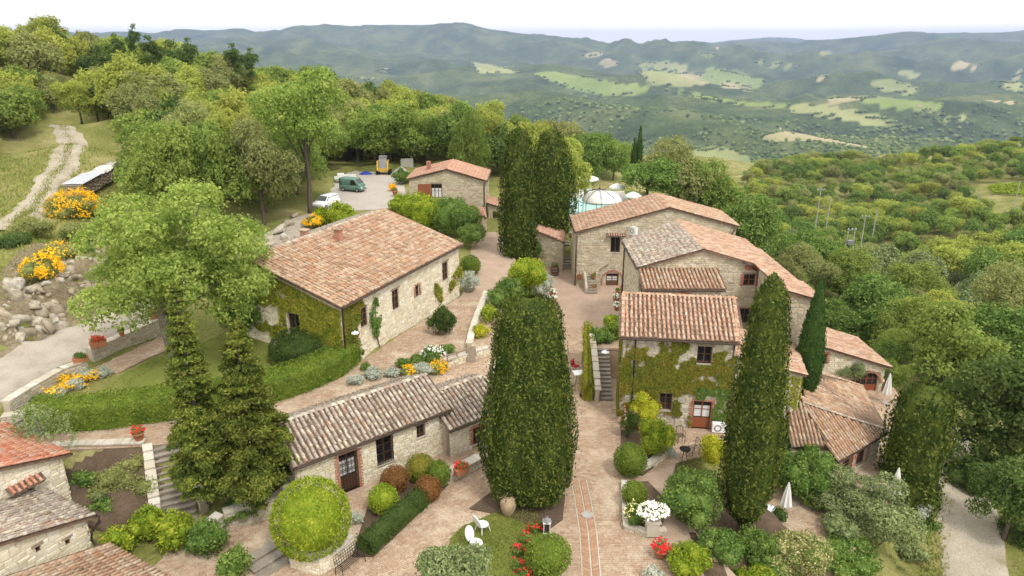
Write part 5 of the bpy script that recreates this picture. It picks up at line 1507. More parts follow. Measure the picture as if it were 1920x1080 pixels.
# ------------------------------------------------------------------ paving, stairs, garden walls
def pave(name, poly, z, ang, mat, seed, limit=300, size=(.27, .125), clip=None, thick=.5, min_px=7.5, label=None):
    """a paved surface: a bed of mortar carrying bricks in offset rows"""
    slab = MB().slab([(p[0], p[1], z - .02) for p in poly], thick).build(name, M['joint']); tag(slab, label, kind='structure')
    R = random.Random(seed)
    ca, sa = math.cos(ang), math.sin(ang)
    pts = clip if clip else poly
    us = [p[0] * ca + p[1] * sa for p in pts]; vs = [-p[0] * sa + p[1] * ca for p in pts]
    items = []
    L_, W_ = size
    v = min(vs); row = 0
    cu, cv, cl = [], [], []
    while v < max(vs):
        u = min(us) - R.uniform(0, L_)
        while u < max(us):
            l_ = L_ * R.choice((1, 1, 1, .75, 1.2)); cu.append(u + l_ / 2); cv.append(v + W_ / 2); cl.append(l_); u += l_
        v += W_; row += 1
    cu, cv, cl = np.array(cu), np.array(cv), np.array(cl)
    x, y = cu * ca - cv * sa, cu * sa + cv * ca
    k = in_poly(x, y, pts)
    px, py = project(np.column_stack([x, y, np.full(len(x), z)]))
    k &= (px > -60) & (px < 1980) & (py < 1140) & (y < 56)
    rot = Matrix.Rotation(ang, 4, 'Z')
    for i in np.flatnonzero(k):
        Mx = Matrix.Translation((x[i], y[i], z - .022)) @ rot @ Matrix.Rotation(R.uniform(-.02, .02), 4, 'X') @ Matrix.Diagonal((cl[i] - .016, W_ - .016, .025 + R.uniform(-.006, .006), 1))
        items.append((Mx, R.randrange(6), cl[i]))
    lay_pieces(slab, 'brick', 'brick', 'bricks_beyond', items, mat, limit, min_px)
    return slab

main_clip = [(2.0, 20), (1.2, 30), (1.0, 46), (1.6, 67), (3, 72), (6.2, 66.7), (9.1, 66.7), (9.1, 49.5), (5.6, 49.4), (5.4, 42.8), (7.0, 42.6), (6.6, 39.4), (14, 38.4), (14, 36.8), (10, 35.5), (7.6, 34.2), (6.9, 36), (6.5, 33), (6.1, 29.5), (7.4, 28.6), (7.9, 25), (9, 20)]
CY = pave('courtyard', YARD, 0.0, 0.0, M['paver'], 1, 300, clip=main_clip, label=None)
eb = (J1 - J0).normalized(); angb = math.atan2(eb.y, eb.x)
yard2 = MB()
bclip = [(-11, 30.4), (-3.5, 36.2), (.95, 37.8), (1.0, 20), (-16.5, 18), (-16.5, 29.3)]
R_ = random.Random(3)
def bricks_into(parent, clip, z, ang, mat, seed, limit, size=(.27, .125)):
    R = random.Random(seed); ca, sa = math.cos(ang), math.sin(ang)
    us = [p[0] * ca + p[1] * sa for p in clip]; vs = [-p[0] * sa + p[1] * ca for p in clip]
    cu, cv, cl = [], [], []
    v = min(vs)
    while v < max(vs):
        u = min(us) - R.uniform(0, size[0])
        while u < max(us):
            l_ = size[0] * R.choice((1, 1, .75, 1.25)); cu.append(u + l_ / 2); cv.append(v); cl.append(l_); u += l_
        v += size[1]
    cu, cv, cl = np.array(cu), np.array(cv), np.array(cl); x, y = cu * ca - cv * sa, cu * sa + cv * ca
    px, py = project(np.column_stack([x, y, np.full(len(x), z)]))
    k = in_poly(x, y, clip) & (px > -60) & (px < 1980) & (py < 1140)
    items = []
    for i in np.flatnonzero(k):
        items.append((Matrix.Translation((x[i], y[i], z - .022)) @ Matrix.Rotation(ang, 4, 'Z') @ Matrix.Rotation(R.uniform(-.02, .02), 4, 'X') @ Matrix.Diagonal((cl[i] - .016, size[1] - .016, .025 + R.uniform(-.006, .006), 1)), R.randrange(6), cl[i]))
    lay_pieces(parent, 'brick', 'brick', 'bricks_beyond', items, mat, limit, 7.5)
bricks_into(CY, bclip, 0.0, angb, M['paver'], 5, 0)
# channel strip of red brick running down the path, with raised edges
strip = [(at(1085, 900, 0)), (at(1093, 940, 0)), (at(1103, 1000, 0)), (at(1110, 1095, 0))]
for k, off in ((0, -.42), (1, 0.0), (2, .42)):
    mb = MB()
    for i in range(len(strip) - 1):
        mb.bar(strip[i] + Vector((off, 0, .012)), strip[i + 1] + Vector((off, 0, .012)), .05, .03)
    mb.build('kerb_strip', M['coping'], CY)
rs_ = random.Random(8); items = []
for i in range(len(strip) - 1):
    p, q = strip[i], strip[i + 1]; n = int((q - p).length / .14)
    for k in range(n):
        c = p.lerp(q, (k + .5) / n)
        for sg in (-1, 1):
            items.append((Matrix.Translation(c + Vector((sg * .21, 0, -.006))) @ Matrix.Rotation(sg * .55, 4, 'Z') @ Matrix.Diagonal((.34, .11, .03, 1)), rs_.randrange(6), .34))
lay_pieces(CY, 'brick', 'channel_brick', 'channel_bricks', items, M['paver_red'], 200, 7.5)
dr = at(1101, 966, 0)
tag(MB().lathe([(.0, .0), (.3, .0), (.3, .05), (.26, .055), (.0, .05)], dr + Vector((0, 0, .01)), 20).build('drain_cover', M['concrete']), 'round grey drain cover set in the brick channel', 'drain cover')

pave('upper_path', UPPER, 2.5, .42, M['paver'], 2, 120, thick=.6, clip=None)
pave('garden_path', GPATH, 3.02, .6, M['paver'], 6, 0, thick=.4)
pave('house_terrace', H7T, -4.0, .3, M['paver'], 3, 0, thick=.4, size=(.4, .2))
pave('lower_terrace', LOWT, -3.2, .7, M['paver'], 4, 60, thick=.6)

def drape(name, poly, mat, lift=.05, step=.35, kind='structure'):
    xs = [p[0] for p in poly]; ys = [p[1] for p in poly]
    gx, gy = np.arange(min(xs), max(xs) + step, step), np.arange(min(ys), max(ys) + step, step)
    X, Y = np.meshgrid(gx, gy); Z = terr(X, Y) + lift
    ins = in_poly(X, Y, poly).astype(int); n = len(gx)
    q = []
    for j in range(len(gy) - 1):
        for i in range(len(gx) - 1):
            if ins[j, i] + ins[j, i + 1] + ins[j + 1, i] + ins[j + 1, i + 1] >= 2: q.append((j * n + i, j * n + i + 1, (j + 1) * n + i + 1, (j + 1) * n + i))
    o = put(name, np_mesh(name, np.column_stack([X.ravel(), Y.ravel(), Z.ravel()]), np.array(q), mat, True)); tag(o, kind=kind); return o
Pxy = lambda L_, z: [V2(at(x, y, z)) for x, y in L_]
lawn1 = Pxy([(195, 735), (230, 700), (330, 655), (470, 625), (520, 640), (520, 720), (360, 735), (300, 745)], 3.0)
drape('lawn', lawn1, M['lawn'], .05)
drape('garden_bed', Pxy([(125, 885), (275, 835), (300, 860), (285, 965), (140, 960)], 1.8), M['soil'], .06)
drape('pale_ground', [(30.5, 49), (33, 49), (35.5, 56), (33, 60), (31, 57)], M['gravel'], .06)
# lawn and beds in the yard
def bed(name, poly, mat, z=.09, thick=.12):
    return tag(MB().slab([(*p, z) for p in poly], thick).build(name, mat), kind='structure')
lawn2 = Pxy([(845, 1010), (868, 988), (930, 962), (960, 938), (1010, 965), (1018, 1000), (1015, 1100), (830, 1100)], 0)
bed('lawn', lawn2, M['lawn'], .06)
bed('garden_bed', Pxy([(880, 955), (945, 905), (985, 890), (1060, 930), (1055, 975), (1020, 1000), (950, 968)], 0), M['soil'], .075)
bed('garden_bed', Pxy([(660, 1045), (690, 950), (700, 925), (830, 870), (845, 905), (800, 950), (700, 1045)], 0), M['soil'], .07)
bed('garden_bed', Pxy([(1163, 800), (1205, 795), (1250, 830), (1235, 870), (1205, 892), (1167, 885)], 0), M['soil'], .09)
bed('garden_bed', Pxy([(1167, 905), (1215, 905), (1250, 940), (1240, 990), (1174, 990)], 0), M['soil'], .09)
drape('garden_bed', [(9.3, 20), (9.0, 29), (8.8, 33.5), (10, 36), (14, 37), (16.5, 33), (15.5, 20)], M['soil'], .07)

# garden walls
def garden_wall(label, path, zb, zt, thick=.4, seed=40, stone='stone_grey', cope=True, name='garden_wall', lim=150):
    h = House(name, label, 'wall', (*path[0][:2], zb if not hasattr(zb, '__len__') else zb[0]), stone, 'mortar_tan', 'tile_salmon', seed)
    for i in range(len(path) - 1):
        p, q = Vector((*path[i][:2], 0)), Vector((*path[i + 1][:2], 0)); L_ = (q - p).length
        zt0, zt1 = (zt, zt) if not hasattr(zt, '__len__') else (zt[i], zt[i + 1]); zb0 = zb if not hasattr(zb, '__len__') else min(zb[i], zb[i + 1])
        h.wall(V2(p), V2(q), zb0, [(0, zt0), (L_, zt1)], thick=thick)
        h.wall(V2(q + h.walls[-1]['n'] * -thick), V2(p + h.walls[-2 + 1]['n'] * -thick), zb0, [(0, zt1), (L_, zt0)], thick=.05, stones=False)
        if cope:
            d = (q - p).normalized(); n_ = Vector((d.y, -d.x, 0)); k = 0.0; R = random.Random(seed + i)
            while k < L_ - .1:
                w_ = min(R.uniform(.35, .7), L_ - k); f = (k + w_ / 2) / L_
                c = p + d * (k + w_ / 2) - n_ * thick * .5; zz = zt0 + (zt1 - zt0) * f
                tilt = math.atan2(zt1 - zt0, L_)
                Mx = Matrix((d * math.cos(tilt) + Vector((0, 0, math.sin(tilt))), n_, Vector((0, 0, 1)))).transposed()
                MB().box((c.x, c.y, zz + .035 + R.uniform(-.01, .015)), (w_ - .02, thick + .1 + R.uniform(-.03, .05), .08), M=Mx).build('coping_stone', M['coping'], h.t); k += w_
    h.finish(lim); return h
T3 = lambda px, py, z: (*V2(at(px, py, z)), z)
garden_wall('low curved dry stone wall along the gravel road', [T3(165, 684, 3.6)[:2], T3(120, 700, 3.6)[:2], T3(60, 735, 3.6)[:2], T3(18, 762, 3.6)[:2]][::-1], 2.4, 3.85, .45, 41)
garden_wall('short stone wall end below the curved road wall', [T3(2, 790, 3.1)[:2], T3(55, 783, 3.1)[:2]], 2.0, 3.3, .5, 42)
garden_wall('stone wall carrying red geranium planters beside the road', [T3(176, 681, 3.0)[:2], T3(240, 652, 3.1)[:2], T3(312, 618, 3.3)[:2]], 2.4, (3.95, 4.05, 4.25), .45, 43)
garden_wall('pale retaining wall edging the garden bed under the upper path', [(-26, 32.5), (-23.4, 32.9), (-19.9, 33.1)], .9, 2.58, .45, 44, 'stone_cream')
garden_wall('rough stone wall left of the garden steps', [T3(270, 845, 2.4)[:2], T3(288, 985, .0)[:2]], -.2, (2.75, .7), .4, 45)
garden_wall('rough stone wall right of the garden steps', [T3(345, 830, 2.4)[:2], T3(378, 965, .2)[:2]], -.2, (2.9, .8), .4, 46)
garden_wall('sloping stone retaining wall below the dark conifers', [T3(390, 990, .9)[:2], T3(420, 968, .9)[:2], T3(520, 935, 1.0)[:2], T3(560, 905, 1.3)[:2]], -.1, (.9, 1.0, 1.0, 1.3), .45, 47)
garden_wall('white planter wall beside the upper brick path', [T3(884, 650, 2.7)[:2], T3(893, 610, 2.8)[:2], T3(916, 548, 2.9)[:2]], 2.2, (2.9, 3.0, 3.0), .35, 48, 'stone_cream')
garden_wall('stone planter wall end by the folding sign', [T3(835, 690, 2.5)[:2], T3(918, 665, 2.5)[:2]], -.1, 3.0, .3, 49, 'stone_cream')
garden_wall('pale curved kerb wall round the clipped shrubs', [T3(1200, 886, .1)[:2], T3(1228, 872, .1)[:2], T3(1258, 846, .1)[:2]], -.1, .28, .35, 50, 'stone_cream')
garden_wall('brick edged kerb of the rose bed beside the path', [T3(1166, 905, .1)[:2], T3(1170, 990, .1)[:2], T3(1214, 1004, .1)[:2], T3(1250, 1000, .1)[:2]], -.1, .22, .22, 51)
garden_wall('curved white wall under the big round topiary', [T3(545, 1062, 0)[:2], T3(600, 1078, 0)[:2], T3(640, 1056, 0)[:2], T3(665, 1030, 0)[:2]], -.1, .75, .35, 52, 'stone_cream')
garden_wall('low brick edged wall under the barn windows', [T3(826, 914, .05)[:2], T3(905, 872, .05)[:2]], -.1, .5, .5, 53)
garden_wall('stone wall along the lane below the olive trees', [T3(1655, 1000, -6.6)[:2], T3(1700, 940, -6.7)[:2], T3(1770, 855, -6.9)[:2]], -7.6, -5.9, .4, 54, 'stone_grey')
garden_wall('ivy topped parapet beside the ivy house stair', [(5.66, 42.6), (5.66, 44.6), (5.66, 47.2)][::-1], -.1, (3.0, 2.0, .8), .3, 55)

def stairs(label, p0, p1, width, z0, z1, n, mat='step', side=None, name='stair'):
    """steps from p0 (foot) to p1 (head); p = centre line"""
    p0, p1 = Vector((*p0, 0)), Vector((*p1, 0)); d = (p1 - p0) / n; a_ = math.atan2(d.y, d.x)
    t_ = thing(name, label, 'stair', (p0.x, p0.y, z0))
    for k in range(n):
        c = p0 + d * (k + .5); zt = z0 + (z1 - z0) * (k + 1) / n
        s_ = MB().box((c.x, c.y, (zt + z0 - .3) / 2 - .03), (d.length + .01, width, zt - z0 + .3 - .06), a_).build('riser', M['step'], t_)
        MB().box((c.x - d.x * .06, c.y - d.y * .06, zt - .03), (d.length * 1.12, width + .02, .06), a_).build('tread', M['step'], t_)
    return t_
stairs('flight of old stone garden steps left of the dark conifers', V2(at(336, 985, 0)), V2(at(314, 834, 2.5)), 1.75, 0, 2.5, 13)
stairs('dark stone stair climbing beside the ivy house', (6.25, 42.75), (6.35, 46.2), 1.12, 0, 2.35, 13)
stairs('narrow brick steps rising beside the garden hut', (5.95, 72.3), (5.98, 76.5), .9, 0, 2.0, 10)
stairs('broad low stone steps at the bottom left of the yard', V2(at(520, 1085, -.5)), V2(at(480, 1040, 0)), 1.6, -.1, .28, 3)
stairs('old stone steps from the upper path to the gravel road', V2(at(60, 830, 2.5)), V2(at(10, 800, 3.3)), 2.2, 2.5, 3.4, 5)
land_ = House('stair_landing', 'stone landing at the head of the ivy house stair', 'landing', (7, 48, 0), 'stone_grey', 'mortar_tan', 'tile_salmon', 57)
MB().box((7.4, 47.75, 1.15), (3.4, 3.0, 2.36)).build('landing', M['paver'], land_.t)
land_.wall((5.68, 49.25), (5.68, 47.3), -.1, 2.7, thick=.2); land_.finish(40)

# ------------------------------------------------------------------ boulders of the rock bank
def rock_mesh(seed):
    rs = np.random.RandomState(seed); v, f = ico()
    # one subdivision
    mid = {}; V = [tuple(x) for x in v]; Fs = []
    def m_(a, b):
        k = (min(a, b), max(a, b))
        if k not in mid:
            p = (np.array(V[a]) + np.array(V[b])) / 2; mid[k] = len(V); V.append(tuple(p / np.linalg.norm(p)))
        return mid[k]
    for a, b, c in f:
        x, y, z = m_(a, b), m_(b, c), m_(c, a); Fs += [(a, x, z), (x, b, y), (z, y, c), (x, y, z)]
    V = np.array(V)
    # chop by random planes for angular blocks
    for _ in range(16):
        n = unit(rs.randn(3)); h = rs.uniform(.34, .66); d = V @ n; k = d > h; V[k] -= np.outer(d[k] - h, n)
    V *= np.array([1, rs.uniform(.6, .9), rs.uniform(.5, .8)])
    V += rs.randn(*V.shape) * .025
    return np_mesh('boulder', V, np.array(Fs), M['rock'])
ROCKS = [rock_mesh(k) for k in range(9)]
R_ = random.Random(21)
def boulder(p, r, label, group):
    o = bpy.data.objects.new('boulder', ROCKS[R_.randrange(9)]); COL.objects.link(o)
    o.location = p; o.rotation_euler = (R_.uniform(-.4, .4), R_.uniform(-.4, .4), R_.uniform(0, 6.3)); o.scale = (r * R_.uniform(.85, 1.3), r * R_.uniform(.85, 1.2), r * R_.uniform(.8, 1.15))
    tag(o, label, 'boulder', group)
base_l = [(0, 665, 3.6), (60, 645, 3.6), (110, 615, 3.7), (150, 590, 3.8), (185, 560, 3.9)]
drape('rock_bank', Pxy([(-20, 680), (60, 650), (120, 615), (200, 560), (215, 500), (185, 455), (100, 500), (-20, 560)], 5.0), M['bank'], .06)
rock_px = [(0, 540), (60, 505), (130, 470), (185, 455), (195, 520), (170, 575), (110, 625), (50, 655), (0, 672)]
def surf(px, py):
    ps = [atY(px, py, 30 + 45 * k / 59) for k in range(60)]
    zz = terr([p.x for p in ps], [p.y for p in ps])
    for p, z in zip(ps, zz):
        if p.z < z: return p
    return ps[-1]
n_r = 0
while n_r < 230:
    x_, y_ = R_.uniform(0, 200), R_.uniform(450, 675)
    if not bool(in_poly(np.array([x_]), np.array([y_]), rock_px)[0]): continue
    q = surf(x_, y_); n_r += 1
    boulder(q + Vector((0, 0, R_.uniform(-.15, .25))), R_.choice((.35, .4, .5, .6, .75, .9, 1.2)), 'pale limestone boulder in the rough rock bank above the gravel road', 'boulders of the rock bank')
for i in range(10):
    f = R_.random() * 3.999; j = int(f); g_ = f - j
    b0 = Vector(base_l[j]).lerp(Vector(base_l[j + 1]), g_)
    p = at(b0.x, b0.y, b0.z); h = R_.random()
    top = 3.6 + .2 * g_
    back = Vector((-.62, .78, 0))
    q = p + back * (h * 3.0 + .2) ; q.z = p.z + h * 3.3 - .05
    boulder(q, R_.uniform(.3, .75) * (1.15 - .3 * h), 'pale limestone boulder in the rough rock bank above the gravel road', 'boulders of the rock bank')
for (px, py, z, r) in ((520, 432, 5.2, 1.3), (540, 420, 5.2, 1.0), (505, 445, 5.0, .9), (553, 405, 5.3, .8), (530, 445, 5.0, .7), (1570, 668, -3.4, .6)):
    boulder(at(px, py, z), r, 'large pale boulder on the slope behind the long house' if px < 1000 else 'pale boulder behind the low right house roof', 'boulders behind the long house' if px < 1000 else None)
for (px, py, z, r) in ((8, 262, 10, .8), (25, 263, 10, .5), (135, 212, 11, .6), (15, 245, 10.4, .6)):
    boulder(at(px, py, z), r, 'pale boulder in the grass beside the dirt track', 'boulders by the dirt track')

def ghit(px, py, z=-30.0):
    for _ in range(14):
        p = at(px, py, z); z = .4 * z + .6 * th(p.x, p.y)
    return Vector((p.x, p.y, z))

# ------------------------------------------------------------------ trees and shrubs
def tree_proto(name, seed, mat, rx, rz, cz, n, leaf, lobes, h, r, bark='bark', ry=None, k=6, lobe_r=.42, fb=.75, off=(0, 0, 0)):
    """builds a tree at the origin: crown and trunk with limbs"""
    t = thing(name, 'x', 'tree', (0, 0, 0))
    (v, q), c, lr = crown(seed, rx, ry or rx, rz, cz, lobes, lobe_r, n, k, leaf, fb)
    v = v + np.array(off); c = c + np.array(off)
    put('crown', np_mesh('crown', v, q, M[mat]), t)
    idx = list(range(len(c))); random.Random(seed).shuffle(idx)
    put('trunk', trunk_mb(seed, h, r, [tuple(c[i]) for i in idx[:8]]).mesh('trunk', M[bark], True), t)
    return t
PROTO = {}
_placed = set()
def plant(kind, loc, rotz, scale, label, group=None, name=None):
    p = PROTO[kind]
    if kind not in _placed:
        _placed.add(kind); p.location = loc; p.rotation_euler = (0, 0, rotz); p.scale = (scale,) * 3 if not hasattr(scale, '__len__') else scale
        p['label'] = label
        if group: p['group'] = group
        elif 'group' in p: del p['group']
        for c in kids(p): c.matrix_parent_inverse = Matrix.Identity(4)
        kids(p)
        if name: _KID[name + '#' + kind] = kids(p); ks = kids(p); p.name = name; _KID[p.name] = ks
        return p
    o = copy_tree(p, loc, rotz, scale, label, group)
    o['label'] = label
    if name: o.name = name
    if not group and 'group' in o: del o['group']
    return o
for k, (mt, sd) in enumerate((('oak', 101), ('oak_light', 102), ('oak_olive', 103), ('oak', 104), ('oak_light', 105), ('oak_dark', 106), ('oak_olive', 107))):
    PROTO['w%d' % k] = tree_proto('oak_tree', sd, mt, 3.7, 3.3, 4.2, 900, .42, 24, 3.4, .17, 'bark' if k % 2 else 'bark_pale', ry=3.7 - .3 * (k % 3))
for k, (mt, sd) in enumerate((('oak', 111), ('oak_light', 112), ('mid', 113), ('oak_olive', 114), ('oak', 115))):
    PROTO['n%d' % k] = tree_proto('oak_tree', sd, mt, 4.6, 4.0, 5.2, 2500, .28, 38, 4.4, .22, 'bark', lobe_r=.36)
R_ = random.Random(77)

# the garden oak
PROTO['oakbig'] = tree_proto('garden_oak', 120, 'oak_big', 7.0, 5.1, 7.1, 7600, .21, 70, 5.6, .42, 'bark_pale', ry=5.4, k=7, lobe_r=.25, fb=.7, off=(.9, .6, 0))
b_ = at(326, 690, 3.1)
plant('oakbig', b_, .0, 1.0, 'big spreading yellow green oak on the lawn left of the long house')
PROTO['tall'] = tree_proto('tall_oak', 121, 'oak', 4.5, 5.6, 10.6, 3000, .28, 34, 8.0, .30, 'bark', k=6, lobe_r=.34)
plant('tall', at(584, 402, 5.0), 1.0, 1.0, 'tall twin-trunked oak beside the white car')

# oaks in the foreground of the left wood, each seen on its own
for (px, py, Yd, sc, kd, lab) in ((300, 268, 66, .85, 'n0', 'round oak behind the big garden oak, right of the dirt track'), (390, 268, 70, .9, 'n0', 'broad oak above the crown of the garden oak'), (478, 278, 72, .85, 'n3', 'oak left of the tall twin-trunked oak'),
                                  (440, 222, 84, .9, 'n1', 'bright green oak rising behind the broad oaks'), (545, 232, 86, .9, 'n4', 'oak just behind the left of the tall oak'), (345, 215, 84, .9, 'n3', 'dusty green oak at the edge of the wood above the track'),
                                  (700, 250, 106, 1.0, 'n0', 'oak at the wood edge above the yellow dumper'), (770, 245, 108, 1.05, 'n4', 'oak in front of the dark gap above the parking ground'), (850, 240, 106, 1.0, 'n2', 'green oak behind the small pink roofed house'), (905, 245, 112, 1.0, 'n1', 'pale oak right of the small pink roofed house'),
                                  (1052, 300, 86, 1.0, 'n1', 'bright green tree right of the far twin cypresses'), (1100, 265, 112, 1.1, 'n2', 'dark round tree behind the pool parasol'), (1215, 335, 96, 1.05, 'n2', 'wide green tree left behind the courtyard house roof'), (1275, 325, 99, 1.2, 'n3', 'wide tree above the courtyard house ridge'), (1330, 345, 98, 1.0, 'n0', 'tree right behind the courtyard house roof'),
                                  (880, 270, 97, .55, 'n4', 'small yellow green tree behind the pink tile roof')):
    p = atY(px, py, Yd); gz = th(p.x, p.y)
    s_ = max(.4, min(1.6, (p.z - gz) / 5.2)); plant(kd, (p.x, p.y, gz - .1), R_.uniform(0, 6.3), (sc, sc, min(1.15, max(.7, s_))), lab, None, 'edge_oak')

# lower trees filling the edge of the wood between the garden oak and the parking ground
for (px, py, sc, kd, lab) in ((292, 352, .8, 'n4', 'low light oak right of the log pile'), (330, 345, .85, 'n1', 'low bright oak behind the left of the garden oak crown'), (365, 352, .95, 'n3', 'low dusty oak behind the middle of the garden oak crown'), (430, 356, .9, 'n0', 'low green oak behind the right of the garden oak crown'), (492, 372, .85, 'n4', 'low light oak above the long roof left end'), (528, 352, .75, 'n1', 'low bright oak left of the tall twin-trunked oak trunk'),
                              (655, 300, 1.0, 'n3', 'oak overhanging the back left of the parking ground'), (600, 318, .9, 'n0', 'oak behind the white car'), (700, 290, 1.0, 'n2', 'dark oak behind the blue tarpaulin'), (745, 285, 1.0, 'n0', 'oak right behind the yellow dumper'), (1078, 338, .8, 'n2', 'dark tree left behind the pool parasol'), (1118, 330, .9, 'n2', 'dark tree right behind the pool parasol'), (1150, 338, .8, 'n0', 'green tree behind the right pool parasol'), (1168, 322, .9, 'n3', 'dusty tree left of the two thin black cypresses'), (22, 258, .62, 'n3', 'small dusty oak on the grass left of the dirt track'), (52, 236, .62, 'n4', 'small light oak where the dirt track leaves the view'), (-8, 245, .7, 'n3', 'oak cut by the left edge beside the dirt track'), (150, 212, .7, 'n1', 'bright oak behind the bend of the dirt track'), (205, 215, .7, 'n4', 'light oak right behind the bend of the dirt track'), (262, 225, .75, 'n3', 'dusty oak above the log pile'), (310, 300, .7, 'n4', 'light oak in front of the wood right of the log pile'), (420, 300, .75, 'n1', 'bright oak in front of the wood above the garden oak'), (520, 300, .75, 'n3', 'dusty oak left of the tall oak crown'), (1130, 305, 1.0, 'n2', 'deep green tree between the far cypresses and the thin pair')):
    p = ghit(px, py, 6.0); plant(kd, (p.x, p.y, p.z - .1), R_.uniform(0, 6.3), sc, lab, None, 'edge_oak')

# right edge, near the lane
PROTO['edge'] = tree_proto('holm_oak', 122, 'oak_dark', 4.4, 4.2, 7.0, 3600, .26, 36, 5.5, .3, 'bark', k=6, lobe_r=.34)
sb_later = []
for (px, py, Yd, sc, lab) in ((1905, 790, 44, 1.05, 'large dark holm oak overhanging the lane at the right edge'), (1905, 930, 37, .62, 'low dark holm oak branch mass beside the lane at the lower right')):
    p = atY(px, py, Yd); plant('edge', (p.x, p.y, p.z - 7.0 * sc), R_.uniform(0, 6), sc, lab)
for (px, py, Yd, sc, kd, lab) in ((1795, 655, 60, 1.0, 'n4', 'yellow green tree above the head of the lane'), (1880, 640, 62, 1.1, 'n2', 'dark green tree at the right edge above the holm oak'), (1660, 585, 78, 1.15, 'n2', 'big green tree right above the arched door house'), (1720, 545, 92, 1.0, 'n0', 'round green tree higher on the slope right of the gable house'), (1900, 560, 82, 1.0, 'n3', 'dusty tree at the right edge of the slope'), (1750, 610, 70, .9, 'n1', 'light tree between the lane and the slope')):
    p = atY(px, py, Yd); plant(kd, (p.x, p.y, p.z - 5.2 * sc), R_.uniform(0, 6), sc, lab, None, 'lane_tree')

# parts of the view that no wood tree may cover: the dirt track and log pile, the far valley gap, the hill road with its vines
KEEP = [[(-60, 262), (60, 262), (70, 225), (200, 225), (205, 300), (255, 320), (240, 385), (160, 480), (-60, 480)], [(1230, 190), (1450, 190), (1450, 285), (1385, 318), (1300, 330), (1240, 290)], [(1835, 340), (1930, 333), (1930, 374), (1850, 374)]]
def covers(x, y, z, s, cz=4.2, r=3.6):
    c = np.array([[x, y, z + cz * s]]); px, py = project(c); rp = .85 * r * s * F / depth(c[0])
    a_ = np.linspace(0, 6.283, 9); X_ = np.append(px[0] + rp * np.cos(a_), px); Y_ = np.append(py[0] + rp * np.sin(a_), py)
    return any(in_poly(X_, Y_, k).any() for k in KEEP)
# the wood on the left hill and behind the houses
def clear_of(x, y):
    px, py = project(np.array([[x, y, th(x, y)]])); return px[0], py[0]
TRK = np.array([(p.x, p.y) for p in trk])
def near_track(x, y, d):
    for i in range(len(TRK) - 1):
        a_, b_ = TRK[i], TRK[i + 1]; ab = b_ - a_; t_ = np.clip(((x - a_[0]) * ab[0] + (y - a_[1]) * ab[1]) / (ab @ ab), 0, 1)
        if math.hypot(x - a_[0] - ab[0] * t_, y - a_[1] - ab[1] * t_) < d: return True
    return False
gcell = {}
cands = []
for _ in range(9000):
    y = R_.uniform(64, 215); x = R_.uniform(-.85, .24) * y
    cands.append((x, y))
placed = []
spots_l = []
for (x, y) in cands:
    if near_track(x, y, 4.2): continue
    if y < 108 and x > -27: continue                   # houses, parking and pool
    if y < 76 and x > -38 : continue
    if x > 4 and y < 118: continue
    if -58 < x < -42 and y < 70: continue
    if x > 8 + (y - 118) * .16: continue
    d = 4.6 + max(0, y - 90) * .02
    if any((x - a_) ** 2 + (y - b_) ** 2 < d * d for a_, b_ in placed): continue
    placed.append((x, y)); spots_l.append((x, y))
spots_l = sorted(spots_l, key=lambda q: q[1])[:318]
HUE = {'w0': 'mid green', 'w1': 'yellow green', 'w2': 'dusty olive', 'w3': 'leafy green', 'w4': 'bright yellow green', 'w5': 'dark green', 'w6': 'brownish olive', 'n0': 'full green', 'n1': 'bright green', 'n2': 'deep green', 'n3': 'dusty green', 'n4': 'light green', 'v0': 'fresh green', 'v1': 'leafy green', 'v2': 'dark', 'v3': 'silvery grey', 'v4': 'dusty olive'}
def wood_label(kd, x, y):
    px, py = clear_of(x, y)
    zone = 'left of the dirt track' if px < 90 else 'above the bend of the dirt track' if px < 250 else 'above the garden oak' if px < 450 else 'behind the tall twin-trunked oak' if px < 680 else 'above the parking ground' if px < 800 else 'behind the small pink roofed house' if px < 930 else 'behind the far cypress columns' if px < 1060 else 'beyond the pool'
    band = 'front row' if y < 95 else 'middle' if y < 135 else 'skyline'
    return '%s oak %s, %s of the left wood' % (HUE[kd], zone, band)
def slope_label(kd, x, y):
    px, py = clear_of(x, y)
    zone = 'close behind the courtyard house' if px < 1400 else 'right of the gable house' if px < 1540 else 'around the transformer pole' if px < 1680 else 'near the lone cross-armed pole' if px < 1800 else 'at the right edge'
    band = 'low on the slope' if y < 85 else 'mid slope' if y < 115 else 'high on the slope' if y < 150 else 'far up the slope'
    return '%s tree %s, %s' % (HUE[kd], zone, band)
for i, (x, y) in enumerate(spots_l):
    near = y < 92
    kd = ('n%d' % R_.choice((0, 1, 3, 3, 4))) if near else ('w%d' % R_.choice((0, 1, 1, 2, 2, 3, 4, 4, 5, 6)))
    s_ = R_.uniform(.6, .9) if near else R_.uniform(.7, 1.2)
    gz = th(x, y)
    if covers(x, y, gz, s_, 5.2 if near else 4.2, 4.6 if near else 3.7): continue
    plant(kd, (x, y, gz - .2), R_.uniform(0, 6.3), (s_, s_, s_ * R_.uniform(.85, 1.15)), wood_label(kd, x, y), 'oaks of the left hillside wood', 'oak_tree')
